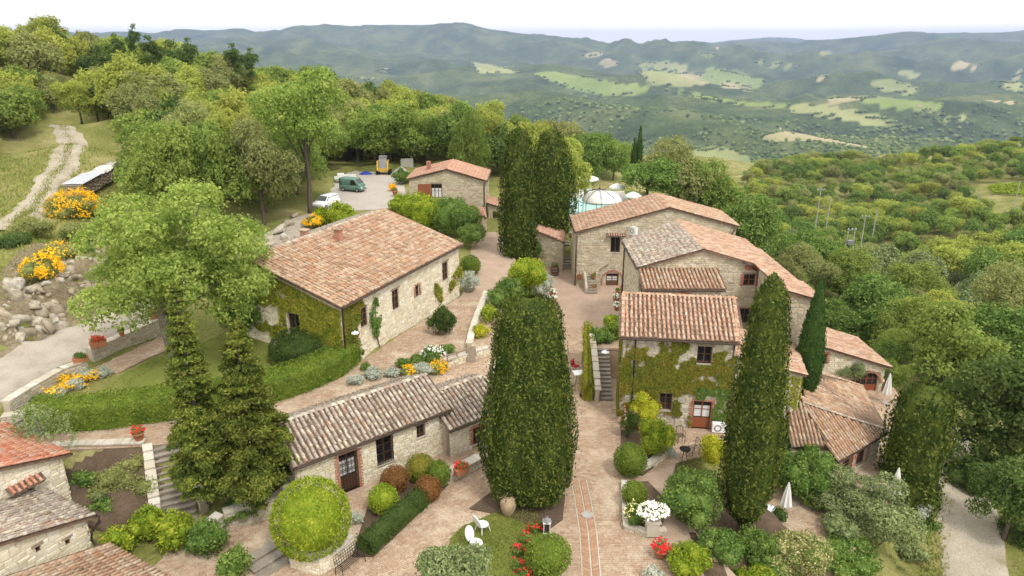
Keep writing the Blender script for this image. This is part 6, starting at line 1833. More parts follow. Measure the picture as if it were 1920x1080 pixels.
# dark pines standing above the wood's skyline
PROTO['pine'] = tree_proto('dark_tree', 131, 'oak_dark', 2.1, 4.0, 5.0, 620, .34, 22, 5.0, .12, 'bark', lobe_r=.3, fb=.95)
for (px, py, Yd, sc, lab) in ((352, 86, 150, 1.0, 'single dark tree standing on the wood skyline right of centre'), (437, 96, 152, 1.0, 'left dark tree of the skyline pair on the wood'), (468, 103, 155, .9, 'right dark tree of the skyline pair on the wood'), (248, 62, 150, 1.1, 'tall thin dark tree highest on the wood skyline'), (282, 82, 148, 1.0, 'dark bushy tree just right of the tallest skyline tree'), (106, 62, 146, .9, 'dark tree on the far left of the wood skyline'), (218, 75, 150, .8, 'small dark tree left of the tallest skyline tree')):
    p = atY(px, py, Yd); plant('pine', (p.x, p.y, p.z - 6.4 * sc), R_.uniform(0, 6), (sc * (.5 if px == 248 else .85), sc * (.5 if px == 248 else .85), sc * .9), lab)

# trees of the valley on the right
spots_r = []
cell = {}
for _ in range(60000):
    y = R_.uniform(58, 405); x = R_.uniform(.24, .84) * y
    if y < 75 and x < 34: continue
    if x < 24 + (y - 62) * .12 and y < 120: continue
    if 205 < y < 236 and 195 < x < 300 and 160 < (x + 2 * (y - 205)) : 
        if R_.random() < .85: continue
    d = 4.3 + max(0, y - 120) * .010
    c_ = (int(x / d), int(y / d)); bad = False
    for i in (-1, 0, 1):
        for j in (-1, 0, 1):
            for (a_, b_) in cell.get((c_[0] + i, c_[1] + j), ()):
                if (x - a_) ** 2 + (y - b_) ** 2 < d * d: bad = True
    if bad: continue
    cell.setdefault(c_, []).append((x, y)); spots_r.append((x, y))
spots_r.sort(key=lambda q: q[1])
vis = []
for (x, y) in spots_r:
    px, py = clear_of(x, y)
    if px < 2060: vis.append((x, y))
RMATS = ('w0', 'w2', 'w3', 'w5', 'w6', 'w2', 'w0', 'w1')
for k, mt in enumerate(('olive',)):
    PROTO['v0'] = tree_proto('valley_tree', 141, 'oak', 3.8, 3.1, 4.2, 900, .40, 18, 3.6, .16)
    PROTO['v1'] = tree_proto('valley_tree', 142, 'oak_light', 4.1, 3.3, 4.4, 900, .42, 20, 3.6, .16)
    PROTO['v2'] = tree_proto('valley_tree', 143, 'mid', 3.8, 3.4, 4.5, 900, .40, 20, 3.6, .16)
    PROTO['v3'] = tree_proto('valley_tree', 144, 'olive', 2.6, 2.0, 3.4, 700, .36, 16, 2.6, .14)
    PROTO['v4'] = tree_proto('valley_tree', 145, 'oak_olive', 3.9, 3.2, 4.4, 900, .40, 18, 3.6, .16)
VK = ('v0', 'v1', 'v0', 'v2', 'v4', 'v2', 'v0', 'v1')
for i, (x, y) in enumerate(vis[:290]):
    s_ = R_.choice((.5, .65, .8, .9, 1.0, 1.15)); kd = R_.choice(VK)
    if y < 100: kd = 'n%d' % R_.choice((0, 2, 2, 3, 4)); s_ *= .78
    if float(vnoise(np.array(x * .03), np.array(y * .03))) > .16: kd = 'v3'
    gz = th(x, y)
    if covers(x, y, gz, s_): continue
    plant(kd, (x, y, gz - .2), R_.uniform(0, 6.3), (s_, s_, s_ * R_.uniform(.85, 1.15)), slope_label(kd, x, y), 'trees of the right hand slope', 'valley_tree')
rest = [(x, y) for (x, y) in vis[290:] if not covers(x, y, th(x, y), 1.1)]
# beyond that: one mass of distant trees, instanced crowns on points
def far_trees(name, label, spots, kinds, seed):
    rs = np.random.RandomState(seed)
    P = np.array([(x, y, th(x, y) - .2) for x, y in spots])
    me = bpy.data.meshes.new(name); me.from_pydata(P.tolist(), [], [])
    o = bpy.data.objects.new(name, me); COL.objects.link(o); tag(o, label, 'woodland', kind='stuff')
    ng = bpy.data.node_groups.new(name + '_nodes', 'GeometryNodeTree')
    ng.interface.new_socket('Geometry', in_out='INPUT', socket_type='NodeSocketGeometry'); ng.interface.new_socket('Geometry', in_out='OUTPUT', socket_type='NodeSocketGeometry')
    gi, go = ng.nodes.new('NodeGroupInput'), ng.nodes.new('NodeGroupOutput')
    jn = ng.nodes.new('GeometryNodeJoinGeometry')
    for kd in kinds:
        ob = [c for c in kids(PROTO[kd]) if c.name.startswith('crown')][0]
        oi = ng.nodes.new('GeometryNodeObjectInfo'); oi.transform_space = 'ORIGINAL'; oi.inputs['Object'].default_value = ob; oi.inputs['As Instance'].default_value = True
        ng.links.new(oi.outputs['Geometry'], jn.inputs[0])
    ip = ng.nodes.new('GeometryNodeInstanceOnPoints'); ip.inputs['Pick Instance'].default_value = True
    rv = ng.nodes.new('FunctionNodeRandomValue'); rv.data_type = 'FLOAT'; rv.inputs[2].default_value = .55; rv.inputs[3].default_value = 1.15
    rr = ng.nodes.new('FunctionNodeRandomValue'); rr.data_type = 'FLOAT_VECTOR'; rr.inputs[0].default_value = (0, 0, 0); rr.inputs[1].default_value = (0, 0, 6.28)
    ri = ng.nodes.new('FunctionNodeRandomValue'); ri.data_type = 'INT'; ri.inputs[4].default_value = 0; ri.inputs[5].default_value = len(kinds) - 1
    ng.links.new(gi.outputs[0], ip.inputs['Points']); ng.links.new(jn.outputs[0], ip.inputs['Instance'])
    ng.links.new(ri.outputs[2], ip.inputs['Instance Index']); ng.links.new(rr.outputs[0], ip.inputs['Rotation']); ng.links.new(rv.outputs[1], ip.inputs['Scale'])
    ng.links.new(ip.outputs[0], go.inputs[0])
    md = o.modifiers.new('trees', 'NODES'); md.node_group = ng
    return o
far_trees('distant_trees', 'mass of trees covering the far part of the right hand valley', rest, ('v0', 'v1', 'v2', 'v0', 'v4'), 5)

# ---- cypresses and conifers
def ctree(name, label, bpx, bz, tpx, prof, mat, **kw):
    b = at(bpx[0], bpx[1], bz); tp_ = atY(tpx[0], tpx[1], b.y + kw.pop('dy', 0)); tp_.x = b.x + kw.pop('lean', 0)
    return column_tree(name, label, b, Vector((tp_.x, b.y, tp_.z)), prof, M[mat], **kw)
ctree('cypress', 'massive clipped cypress column in the middle of the yard', (990, 925), 0, (990, 556), [(.03, 1.7), (.06, 2.15), (.12, 2.42), (.25, 2.45), (.4, 2.3), (.6, 2.05), (.8, 1.78), (.92, 1.58), (.97, 1.34), (.992, .95), (1.0, .3)], 'cypress', seed=1, leaf=.105, dens=1.15, lump=.09, trunk=(.3, 1), core_k=.88)
ctree('cypress', 'tall bronze green cypress column standing in front of the right annex', (1390, 1000), -1.2, (1440, 512), [(.07, .6), (.13, 1.1), (.25, 1.4), (.45, 1.42), (.65, 1.18), (.8, .98), (.92, .78), (.98, .4), (1.0, .1)], 'cypress', seed=2, leaf=.11, lump=.12, trunk=(.22, 1), core_k=.86)
column_tree('cypress', 'slim dark cypress against the gable house wing', Vector((19.75, 42.6, .6)), Vector((19.75, 42.6, atY(1522, 522, 42.6).z)), [(.02, .55), (.12, .85), (.35, .95), (.6, .72), (.85, .38), (1.0, .05)], M['cypress_dark'], seed=3, leaf=.12, lump=.04, core_k=.9)
ctree('cypress', 'tall cypress column at the end of the upper path', (972, 492), 1.6, (970, 238), [(.01, 1.5), (.1, 1.95), (.4, 1.95), (.7, 1.7), (.9, 1.35), (.97, .9), (1.0, .2)], 'cypress', seed=4, leaf=.2, lump=.10)
ctree('cypress', 'broad dark cypress just right of the tall far column', (1030, 450), 1.8, (1022, 240), [(.01, 1.6), (.15, 2.7), (.4, 2.9), (.65, 2.4), (.85, 1.8), (.95, 1.2), (1.0, .2)], 'cypress', seed=5, leaf=.21, lump=.12)
for (px, ty, sd, lab) in ((1196, 235, 6, 'taller of the two thin black cypresses beyond the pool'), (1187, 258, 7, 'shorter of the two thin black cypresses beyond the pool')):
    b = atY(px, 330, 114); column_tree('cypress', lab, b, Vector((b.x, 114, atY(px, ty, 114).z)), [(.0, .5), (.2, .75), (.6, .6), (1, .08)], M['cypress_dark'], seed=sd, leaf=.25, lump=.05)
column_tree('conifer_hedge', 'tall dark clipped conifer block between the loggia and the lane', at(1692, 958, -5.8), Vector((*V2(at(1692, 958, -5.8)), atY(1722, 722, at(1692, 958, -5.8).y).z)), [(.0, 1.6), (.1, 1.85), (.5, 1.95), (.85, 1.8), (.94, 1.5), (.99, .8), (1, .3)], M['cypress'], seed=8, leaf=.17, cat='conifer', lump=.14, squash=.9, core_k=.86)
def conifer(name, label, base, H, r, seed, mat='conifer', tiers=22, leaf=.2, dens=1.0):
    """loose conifer: drooping branch sprays in whorls along a leader"""
    rs = np.random.RandomState(seed); base = Vector(base); t = thing(name, label, 'conifer', base)
    P, Nm, Al = [], [], []
    br = MB()
    for i in range(tiers):
        f = (i + .5) / tiers; z = base.z + H * (.03 + .95 * f); R = r * (1 - f) ** .72 * (1.12 if f > .08 else .85) + .12
        nb = int(8 + 4 * (1 - f))
        for k in range(nb):
            a = rs.rand() * 6.283; L_ = R * rs.uniform(.7, 1.15)
            m = int(190 * dens * max(.3, L_ / 1.5))
            u = rs.rand(m) ** .6
            rad = (.12 + .88 * u) * L_; zz = z + .22 * L_ * np.sin(u * 2.4) - .16 * L_ * u + rs.randn(m) * .07
            sp = rs.randn(m) * (.14 + .20 * L_ * (1 - u) * .7)
            x = base.x + np.cos(a) * rad - np.sin(a) * sp; y = base.y + np.sin(a) * rad + np.cos(a) * sp
            P.append(np.column_stack([x, y, zz])); Nm.append(np.tile([np.cos(a) * .5, np.sin(a) * .5, .8], (m, 1))); Al.append(np.tile([np.cos(a), np.sin(a), .15], (m, 1)))
            br.tube([(base.x, base.y, z - .1), (base.x + math.cos(a) * L_ * .85, base.y + math.sin(a) * L_ * .85, z + .05)], [.035, .01], 4, cap=False)
    P, Nm, Al = map(np.concatenate, (P, Nm, Al))
    v, q = leaf_quads(rs, P, Nm, leaf, .5, .55, Al, .6)
    put('crown', np_mesh('crown', v, q, M[mat]), t)
    br.build('branches', M['bark'], t)['kind'] = 'stuff'
    MB().tube([base - Vector((0, 0, .3)), base + Vector((0, 0, H * .5)), base + Vector((0, 0, H * .97))], [.2, .12, .02], 8).build('trunk', M['bark'], t)
    return t
b = at(392, 932, 1.2); conifer('conifer', 'left and taller of the two loose conifers, with pale hanging tips', b, atY(385, 515, b.y).z - b.z, 1.4, 11, leaf=.17, dens=1.3)
b = at(484, 925, 1.1); conifer('conifer', 'right, broader and darker of the two loose conifers', b, atY(478, 592, b.y).z - b.z, 2.1, 12, leaf=.17, dens=1.4)

# ---- shrubs, placed by the pixel of their middle
def sb(name, label, px, py, rpx, z, mat, seed, rz=1.0, **kw):
    clipped = kw.get('clipped', True); zc = z
    for _ in range(4):
        p = at(px, py, zc); r = rpx * depth(p) / F; zc = z + r * rz * (.92 if clipped else .75) + kw.get('lift', 0)
    p = at(px, py, zc)
    return shrub(name, label, (p.x, p.y, z), (r, r, r * rz), M[mat], seed, **kw)
sb('topiary_ball', 'huge yellow green topiary ball at the bottom of the yard', 583, 972, 74, .35, 'bright', 1, 1.05, leaf=.085, lump=.03)
sb('topiary_ball', 'small bright green topiary ball before the barn window', 718, 935, 29, 0.05, 'bright', 2, 1.0, leaf=.07, lump=.02)
sb('topiary_ball', 'russet topiary ball beside the barn door', 740, 898, 27, .05, 'russet', 3, .95, leaf=.065, lump=.02)
sb('topiary_ball', 'brown green topiary ball under the small barn window', 788, 877, 28, .05, 'ivy', 4, .95, leaf=.065, lump=.02)
sb('topiary_ball', 'low russet mound at the end of the yard hedge', 803, 916, 26, .05, 'russet', 5, .9, leaf=.065, lump=.03)
sb('topiary_ball', 'dark green clipped mound at the barn corner', 822, 888, 24, .05, 'hedge', 6, 1.1, leaf=.07, lump=.03)
hedge('yard_hedge', 'clipped dark green hedge edging the bed in front of the barn', [T3(684, 1038, .05), T3(722, 1003, .05), T3(765, 965, .05), T3(805, 930, .05)], 1.0, .95, M['hedge_dark'], 7, .075)
sb('silver_bush', 'small silver bush between the big topiary ball and the barn door', 668, 972, 14, .05, 'silver', 8, .9, clipped=False, leaf=.07)
sb('silver_bush', 'tiny silver bush by the hedge end at the topiary wall', 690, 1010, 9, .05, 'silver', 9, .9, clipped=False, leaf=.06)
sb('boxwood_ball', 'dark clipped ball beside the brick path at the rose bed', 1182, 862, 32, .08, 'hedge', 10, 1.0, leaf=.07, lump=.02)
sb('boxwood_ball', 'smaller dark clipped ball lower down the brick path', 1190, 926, 25, .08, 'hedge', 11, 1.0, leaf=.07, lump=.03)
sb('laurel', 'tall rounded bright green shrub left of the ivy house door', 1233, 822, 33, .05, 'bright', 12, 1.5, leaf=.085, lump=.06, clipped=False, dens=.8)
sb('laurel', 'yellow green shrub in the terracotta pot by the ivy house corner', 1207, 765, 30, .6, 'yellowgreen', 13, 1.15, leaf=.09, clipped=False, dens=.7)
sb('laurel', 'bright yellow green shrub below the air conditioner', 1334, 845, 30, .0, 'yellowgreen', 14, 1.2, leaf=.085, clipped=False, dens=.8)
sb('shrub', 'very large round green shrub left of the tall right cypress', 1303, 938, 68, -.3, 'mid', 15, .95, leaf=.10, clipped=False, dens=.8)
sb('shrub', 'bright rounded shrub at the bottom right of the brick path', 1293, 1052, 44, -.4, 'bright', 16, .95, leaf=.085, clipped=False, dens=.8)
sb('shrub', 'green shrub leaning behind the bright rounded one', 1352, 1028, 42, -.6, 'mid', 17, 1.0, leaf=.09, clipped=False, dens=.8)
sb('shrub', 'variegated cream green shrub at the bottom right', 1492, 1046, 62, -2.2, 'variegated', 18, .9, leaf=.085, clipped=False, dens=.9)
sb('shrub', 'green shrub at the foot of the tall right cypress', 1420, 1025, 38, -1.4, 'mid', 19, 1.0, leaf=.09, clipped=False, dens=.8)
sb('shrub', 'dark green bush filling the corner under the loggia roof', 1515, 888, 52, -3.2, 'mid', 20, 1.25, leaf=.11, clipped=False, dens=.8)
sb('shrub', 'dark bush between the tall right cypress and the loggia', 1500, 840, 30, -2.2, 'mid', 21, 1.2, leaf=.11, clipped=False, dens=.8)
sb('shrub', 'small dark pot shrub on the lower terrace', 1462, 965, 15, -2.6, 'hedge_dark', 22, 1.0, leaf=.08)
sb('silver_bush', 'wide silver bush under the conifer block', 1716, 952, 30, -5.6, 'silver', 23, .9, leaf=.10, clipped=False, dens=.7)
sb('silver_bush', 'small silver tuft by the pale kerb wall', 1259, 850, 11, .05, 'silver', 24, .8, leaf=.06, clipped=False)
sb('shrub', 'clipped square green hedge mound beside the red roses', 1028, 1040, 44, .0, 'hedge', 25, .85, leaf=.075, lump=.03)
sb('shrub', 'bushy green mass at the bottom edge below the lower terrace', 1560, 1060, 55, -3.8, 'mid', 153, .8, leaf=.11, clipped=False, dens=.7)
sb('shrub', 'olive green bush between the variegated shrub and the olive pair', 1570, 985, 34, -3.4, 'olive', 154, .8, leaf=.1, clipped=False, dens=.7)
sb('shrub', 'dark undergrowth below the olive trees on the lane side', 1590, 1040, 60, -5.2, 'mid', 26, .8, leaf=.11, clipped=False, dens=.7)
sb('shrub', 'undergrowth at the lower right beside the lane wall', 1650, 1075, 45, -6.6, 'oak_olive', 27, .8, leaf=.11, clipped=False, dens=.7)
sb('shrub', 'dark shrub at the bottom edge right of the brick path', 1420, 1090, 40, -1.6, 'bright', 28, .8, leaf=.1, clipped=False, dens=.7)
sb('silver_bush', 'silver tuft at the bottom edge of the brick path', 1225, 1080, 22, 0, 'silver', 29, .7, leaf=.08, clipped=False, dens=.7)
# lower left
for (px, py, r, mt, sd, lab) in ((222, 1015, 34, 'bright', 31, 'yellow green laurel beside the rain pipe'), (276, 985, 38, 'bright', 32, 'tallest yellow green laurel above the bottom left roof'), (335, 995, 40, 'bright', 33, 'bright laurel at the foot of the garden steps'), (392, 1012, 36, 'mid', 34, 'green laurel at the right end of the laurel row'), (440, 1060, 34, 'mid', 35, 'low green bush at the bottom edge beside the laurels')):
    sb('laurel', lab, px, py, r, -.1, mt, sd, 1.25, leaf=.11, clipped=False, dens=.65)
sb('juniper', 'olive brown creeping juniper left of the garden steps', 232, 900, 56, .8, 'oak_olive', 36, .62, leaf=.09, clipped=False, dens=.9)
for k, (px, py, r, mt) in enumerate(((142, 885, 13, 'mid'), (165, 905, 13, 'mid'), (185, 930, 14, 'olive'), (180, 868, 10, 'mid'), (215, 848, 9, 'mid'), (155, 860, 8, 'mid'), (205, 885, 9, 'olive'), (232, 838, 7, 'mid'))):
    sb('bedding_plant', 'small leafy plant in the dark garden bed', px, py, r, 1.5 if py > 860 else 1.9, mt, 40 + k, .6, leaf=.08, clipped=False, group='plants of the garden bed')
sb('shrub', 'yellow green bush right beside the garden steps', 362, 860, 22, 1.2, 'yellowgreen', 50, 1.9, leaf=.1, clipped=False, dens=.7)
sb('shrub', 'low green cover between the conifers and the retaining wall', 450, 955, 36, .4, 'mid', 51, .45, leaf=.09, clipped=False, dens=.8)
# hedges by the long house
hedge('long_hedge', 'long clipped hedge between the lawn and the upper brick path', [T3(70, 800, 2.5), T3(200, 792, 2.5), T3(340, 772, 2.5), T3(470, 755, 2.5), T3(560, 728, 2.5), T3(625, 700, 2.5), T3(655, 672, 2.5)], 2.1, 1.65, M['hedge'], 52, .08, .85, wob=.03)
sb('shrub', 'flat topped dark hedge mound under the ivy gable', 562, 650, 56, 2.6, 'hedge_dark', 53, .62, leaf=.09, lump=.03)
sb('shrub', 'tall dark green shrub against the left corner of the long house', 478, 570, 62, 3.0, 'mid', 54, 1.35, leaf=.13, clipped=False, dens=.7)
sb('shrub', 'dark ivy mass under the garden oak', 440, 590, 34, 3.0, 'oak_dark', 55, 1.2, leaf=.13, clipped=False, dens=.7)
# borders
for k, (px, py, r, mt, fl) in enumerate(((668, 712, 16, 'silver', None), (700, 700, 18, 'silver', None), (735, 698, 15, 'silver', None), (764, 697, 15, 'olive', ('broom', 90, .10)), (795, 692, 20, 'silver', None), (822, 690, 18, 'olive', ('broom', 110, .11)), (685, 687, 12, 'mid', None), (756, 680, 16, 'mid', None), (782, 674, 16, 'mid', None), (812, 664, 22, 'mid', ('white_flower', 60, .10)), (838, 655, 15, 'mid', None))):
    sb('border_plant', 'silver leaved border plant at the foot of the long house' if mt == 'silver' else 'yellow flowering border plant at the foot of the long house' if fl and fl[0] == 'broom' else 'green border plant at the foot of the long house' if not fl else 'white flowering bush at the foot of the long house', px, py, r, 2.45, mt, 60 + k, .75, leaf=.075, clipped=False, flowers=(M[fl[0]], fl[1], fl[2]) if fl else None, group='border plants of the long house')
for k, (px, py, r, mt, fl) in enumerate(((75, 752, 18, 'mid', None), (105, 740, 20, 'silver', ('broom', 60, .12)), (140, 722, 22, 'silver', ('broom', 110, .13)), (165, 706, 20, 'silver', ('broom', 60, .12)), (190, 700, 17, 'silver', None), (120, 715, 16, 'olive', ('broom', 90, .12)))):
    sb('border_plant', 'silver and yellow border plant inside the curved road wall' if mt != 'mid' else 'low green plant inside the curve of the road wall', px, py, r, 2.9, mt, 75 + k, .7, leaf=.085, clipped=False, flowers=(M[fl[0]], fl[1], fl[2]) if fl else None, group='border plants inside the road wall')
sb('shrub', 'rounded dark bush against the far end of the long house wall', 830, 603, 28, 2.45, 'hedge_dark', 82, 1.25, leaf=.10, clipped=False, dens=.8)
sb('silver_bush', 'round silver bush at the far corner of the long house', 878, 528, 20, 2.45, 'silver', 83, 1.35, leaf=.10, clipped=False, dens=.8)
sb('shrub', 'clipped green bush behind the silver bush on the upper path', 882, 497, 20, 2.45, 'hedge', 84, 1.0, leaf=.09)
for k, (px, py, r, rz, mt, lab) in enumerate(((985, 515, 44, .95, 'bright', 'bright green bush behind the top of the clipped cypress'), (955, 545, 30, 1.0, 'mid', 'green bush left of the clipped cypress top'), (915, 590, 19, 1.2, 'bright', 'yellow green bush above the white planter wall'), (902, 622, 17, 1.0, 'yellowgreen', 'lowest yellow green bush of the planter by the sign'), (1012, 540, 26, 1.3, 'silver', 'tall silver bush right behind the clipped cypress'), (1018, 590, 22, 1.2, 'mid', 'dark hedge bush right behind the clipped cypress'), (935, 560, 24, 1.0, 'mid', 'dark bush in the planter beside the upper path'), (1012, 470, 20, 1.6, 'mid', 'leafy climber at the foot of the broad far cypress'))):
    sb('shrub', lab, px, py, r, 2.45 if px < 1000 else .3, mt, 86 + k, rz, leaf=.11, clipped=False, dens=.7)
for k, (px, py, r, z, mt, lab) in enumerate(((795, 400, 48, 3.0, 'bright', 'bright shrub left in the row behind the long house'), (845, 405, 48, 3.0, 'mid', 'large shrub in the middle behind the long house'), (882, 440, 28, 2.8, 'mid', 'dark shrub at the right end behind the long house'), (755, 385, 26, 4.4, 'bright', 'small bright shrub at the parking edge'), (640, 408, 34, 4.2, 'bright', 'bright shrub between the white car and the long roof'), (605, 412, 24, 4.3, 'bright', 'low bright shrub behind the chimney'), (752, 332, 18, 5, 'mid', 'round bush at the left corner of the small house'), (735, 352, 9, 5, 'broom', 'little yellow bush on the parking edge'), (825, 375, 22, 3.6, 'bright', 'shrub before the red brown shutter'))):
    sb('shrub', lab, px, py, r, z, mt, 100 + k, 1.0, leaf=.14, clipped=False, dens=.6)
for k, (px, py, r, z, lab) in enumerate(((140, 392, 44, 6.4, 'largest yellow flowering broom below the dirt track'), (78, 505, 34, 6.2, 'yellow broom on top of the rock bank at the left'), (110, 478, 30, 6.2, 'sparse yellow broom right of the rock bank top'), (586, 416, 17, 5.0, 'round yellow flowering bush behind the long roof'))):
    sb('broom_bush', lab, px, py, r, z, 'oak_olive', 115 + k, .8, leaf=.10, clipped=False, dens=.6, flowers=(M['broom'], (900, 420, 150, 260)[k], .13))
for k, (px, py, r, z, mt, lab) in enumerate(((60, 430, 34, 6.6, 'oak_olive', 'dry bush left of the largest broom'), (20, 460, 40, 6.4, 'oak_dark', 'dark bush at the left edge above the rocks'), (150, 440, 34, 6.0, 'oak_olive', 'dry scrub below the largest broom'), (30, 540, 24, 5.4, 'mid', 'green scrub among the boulders at the left edge'), (215, 400, 26, 6.0, 'oak_olive', 'scrub behind the crown of the garden oak'), (160, 470, 18, 5.6, 'mid', 'small scrub bush at the end of the rock bank'))):
    sb('shrub', lab, px, py, r, z, mt, 125 + k, .8, leaf=.13, clipped=False, dens=.6)
# roses and flowers along the path
sb('rose_bush', 'dark climbing rose with pink blooms at the ivy house corner', 1180, 795, 18, .05, 'oak_dark', 140, 2.0, leaf=.08, clipped=False, dens=.7, flowers=(M['pink_flower'], 26, .10))
sb('rose_bush', 'bush with pale yellow roses beside the white flower urn', 1190, 965, 20, .08, 'mid', 141, 1.2, leaf=.07, clipped=False, dens=.8, flowers=(M['yellow_flower'], 46, .09))
for k, (px, py) in enumerate(((1000, 990), (985, 1010), (972, 1032), (968, 1060), (985, 1075), (1012, 985))):
    sb('rose_bush', 'red rose bush in the row beside the clipped green mound', px, py, 11, .06, 'mid', 142 + k, 1.0, leaf=.07, clipped=False, dens=.7, flowers=(M['red_flower'], 12, .12), group='red roses by the lawn')
hedge('courtyard_hedge', 'tall leafy hedge screening the upper path from the courtyard', [(.75, 45.5, 0), (.85, 52, 0), (1.0, 60, 0), (1.5, 67, 0)], 1.1, 2.9, M['mid'], 155, .13, .7, wob=.22)
# vine-topped hedge on the stair parapet
hedge('parapet_hedge', 'yellow green vine running along the stair parapet of the ivy house', [(5.15, 42.7, .0), (5.3, 44.4, .5), (5.42, 46.0, 1.3), (5.5, 47.4, 1.9), (5.7, 48.8, 2.0)], .7, 1.35, M['ivy_green'], 150, .10, .8, wob=.14)
sb('shrub', 'dark green vine arch over the landing of the ivy house stair', 1160, 612, 22, 2.2, 'mid', 152, .75, leaf=.1, clipped=False, dens=.7)
sb('shrub', 'green climber over the head of the ivy house stair', 1150, 605, 20, 2.4, 'bright', 151, .8, leaf=.1, clipped=False, dens=.7)

for k, (px, py, r, z, mt, lab) in enumerate(((1850, 905, 60, -7.6, 'oak_dark', 'dark undergrowth under the holm oak beside the lane'), (1905, 1010, 50, -8.0, 'oak_dark', 'dark bush at the right edge low beside the lane'), (1700, 1030, 34, -6.8, 'olive', 'olive green bush on the left verge of the lane'), (1735, 985, 24, -6.6, 'mid', 'green bush under the conifer block by the lane'), (1600, 1000, 36, -4.6, 'mid', 'green bush under the olive pair'), (100, 930, 20, 1.2, 'mid', 'bush at the corner of the red roofed cottage'), (190, 950, 26, .8, 'mid', 'green bush in the garden bed beside the cottage wall'), (255, 870, 26, 1.6, 'oak_olive', 'rambling rosemary along the left step wall'), (160, 900, 26, 1.3, 'mid', 'spreading green plant in the middle of the garden bed'), (1440, 1060, 40, -1.8, 'mid', 'green bush at the bottom edge left of the variegated shrub'), (1530, 940, 24, -3.2, 'mid', 'green bush on the lower terrace edge'))):
    sb('shrub', lab, px, py, r, z, mt, 160 + k, .75, leaf=.12, clipped=False, dens=.65)

shrub('shrub', 'green vine tangle at the head of the ivy house stair', (6.55, 47.3, 2.2), (.95, .8, .85), M['mid'], 180, leaf=.1, clipped=False, dens=.7)
shrub('shrub', 'dark leafy vine between the stair landing and the gable house wall', (7.7, 48.0, 2.2), (1.2, .9, 1.0), M['hedge'], 181, leaf=.1, clipped=False, dens=.7)
# ---- olive trees
def olive(label, base, sc, seed, dens=1.0, r=2.0, lean=(0, 0)):
    t = thing('olive_tree', label, 'olive tree', base)
    (v, q), c, lr = crown(seed, r, r, r * .85, r * 1.45, 22, .36, int(1300 * dens), 8, .115, shell=(.3, .95))
    b = Vector(base)
    put('crown', np_mesh('crown', v * sc + np.array(b), q, M['olive']), t)
    m = trunk_mb(seed, r * .9, .16, [tuple(x) for x in c[:7]], lean).mesh('trunk', M['bark_pale'], True)
    o = put('trunk', m, t); o.matrix_basis = Matrix.Translation(b) @ Matrix.Diagonal((sc, sc, sc, 1))
    return t
olive('grey green olive tree at the bottom centre edge', at(838, 1195, 0), 1.0, 1, 1.5, 1.85)
olive('olive tree below the loggia, left of the pair', Vector((*V2(at(1582, 922, -2.2)), -5.2)), 1.0, 2, 1.5, 2.0)
olive('olive tree below the loggia, right and nearer of the pair', Vector((*V2(at(1645, 985, -3.4)), -6.2)), 1.0, 3, 1.7, 2.4)
olive('small leaning olive on the terrace of the arched door house', Vector((*V2(at(1592, 735, -4.0)), -4.0)), .75, 4, .8, 1.6, (.4, 0))
olive('thin scraggy olive behind the red roofed cottage', at(90, 880, 1.8), .8, 5, .35, 2.0, (.5, 0))
# ------------------------------------------------------------------ things standing about
def wheel(parent, c, r, w, ax):
    """tyre and rim; ax = unit axle direction"""
    ax = Vector(ax).normalized(); up = Vector((0, 0, 1)); fw = up.cross(ax).normalized()
    def disc(prof, n=16):
        mb = MB(); vs, fs = [], []
        for (rr, o) in prof:
            for k in range(n):
                a_ = 2 * math.pi * k / n; vs.append(Vector(c) + ax * o + fw * rr * math.cos(a_) + up * rr * math.sin(a_))
        for i in range(len(prof) - 1):
            for k in range(n): fs.append((i * n + k, i * n + (k + 1) % n, (i + 1) * n + (k + 1) % n, (i + 1) * n + k))
        return mb.add(vs, fs)
    h = w / 2
    t_ = disc([(r * .55, -h), (r * .92, -h), (r, -h * .7), (r, h * .7), (r * .92, h), (r * .55, h)]).build('wheel', M['rubber'], parent, True)
    disc([(.001, -h * .7), (r * .56, -h * .9), (r * .56, h * .9), (.001, h * .7)]).build('rim', M['rim'], t_)

def loft(sections, mat, name, parent, smooth=True):
    """sections: list of closed loops with equal counts"""
    n = len(sections[0]); mb = MB(); vs = [p for s_ in sections for p in s_]
    fs = [(i * n + k, i * n + (k + 1) % n, (i + 1) * n + (k + 1) % n, (i + 1) * n + k) for i in range(len(sections) - 1) for k in range(n)]
    fs += [tuple(range(n - 1, -1, -1)), tuple(range((len(sections) - 1) * n, len(sections) * n))]
    return mb.add(vs, fs).build(name, mat, parent, smooth)

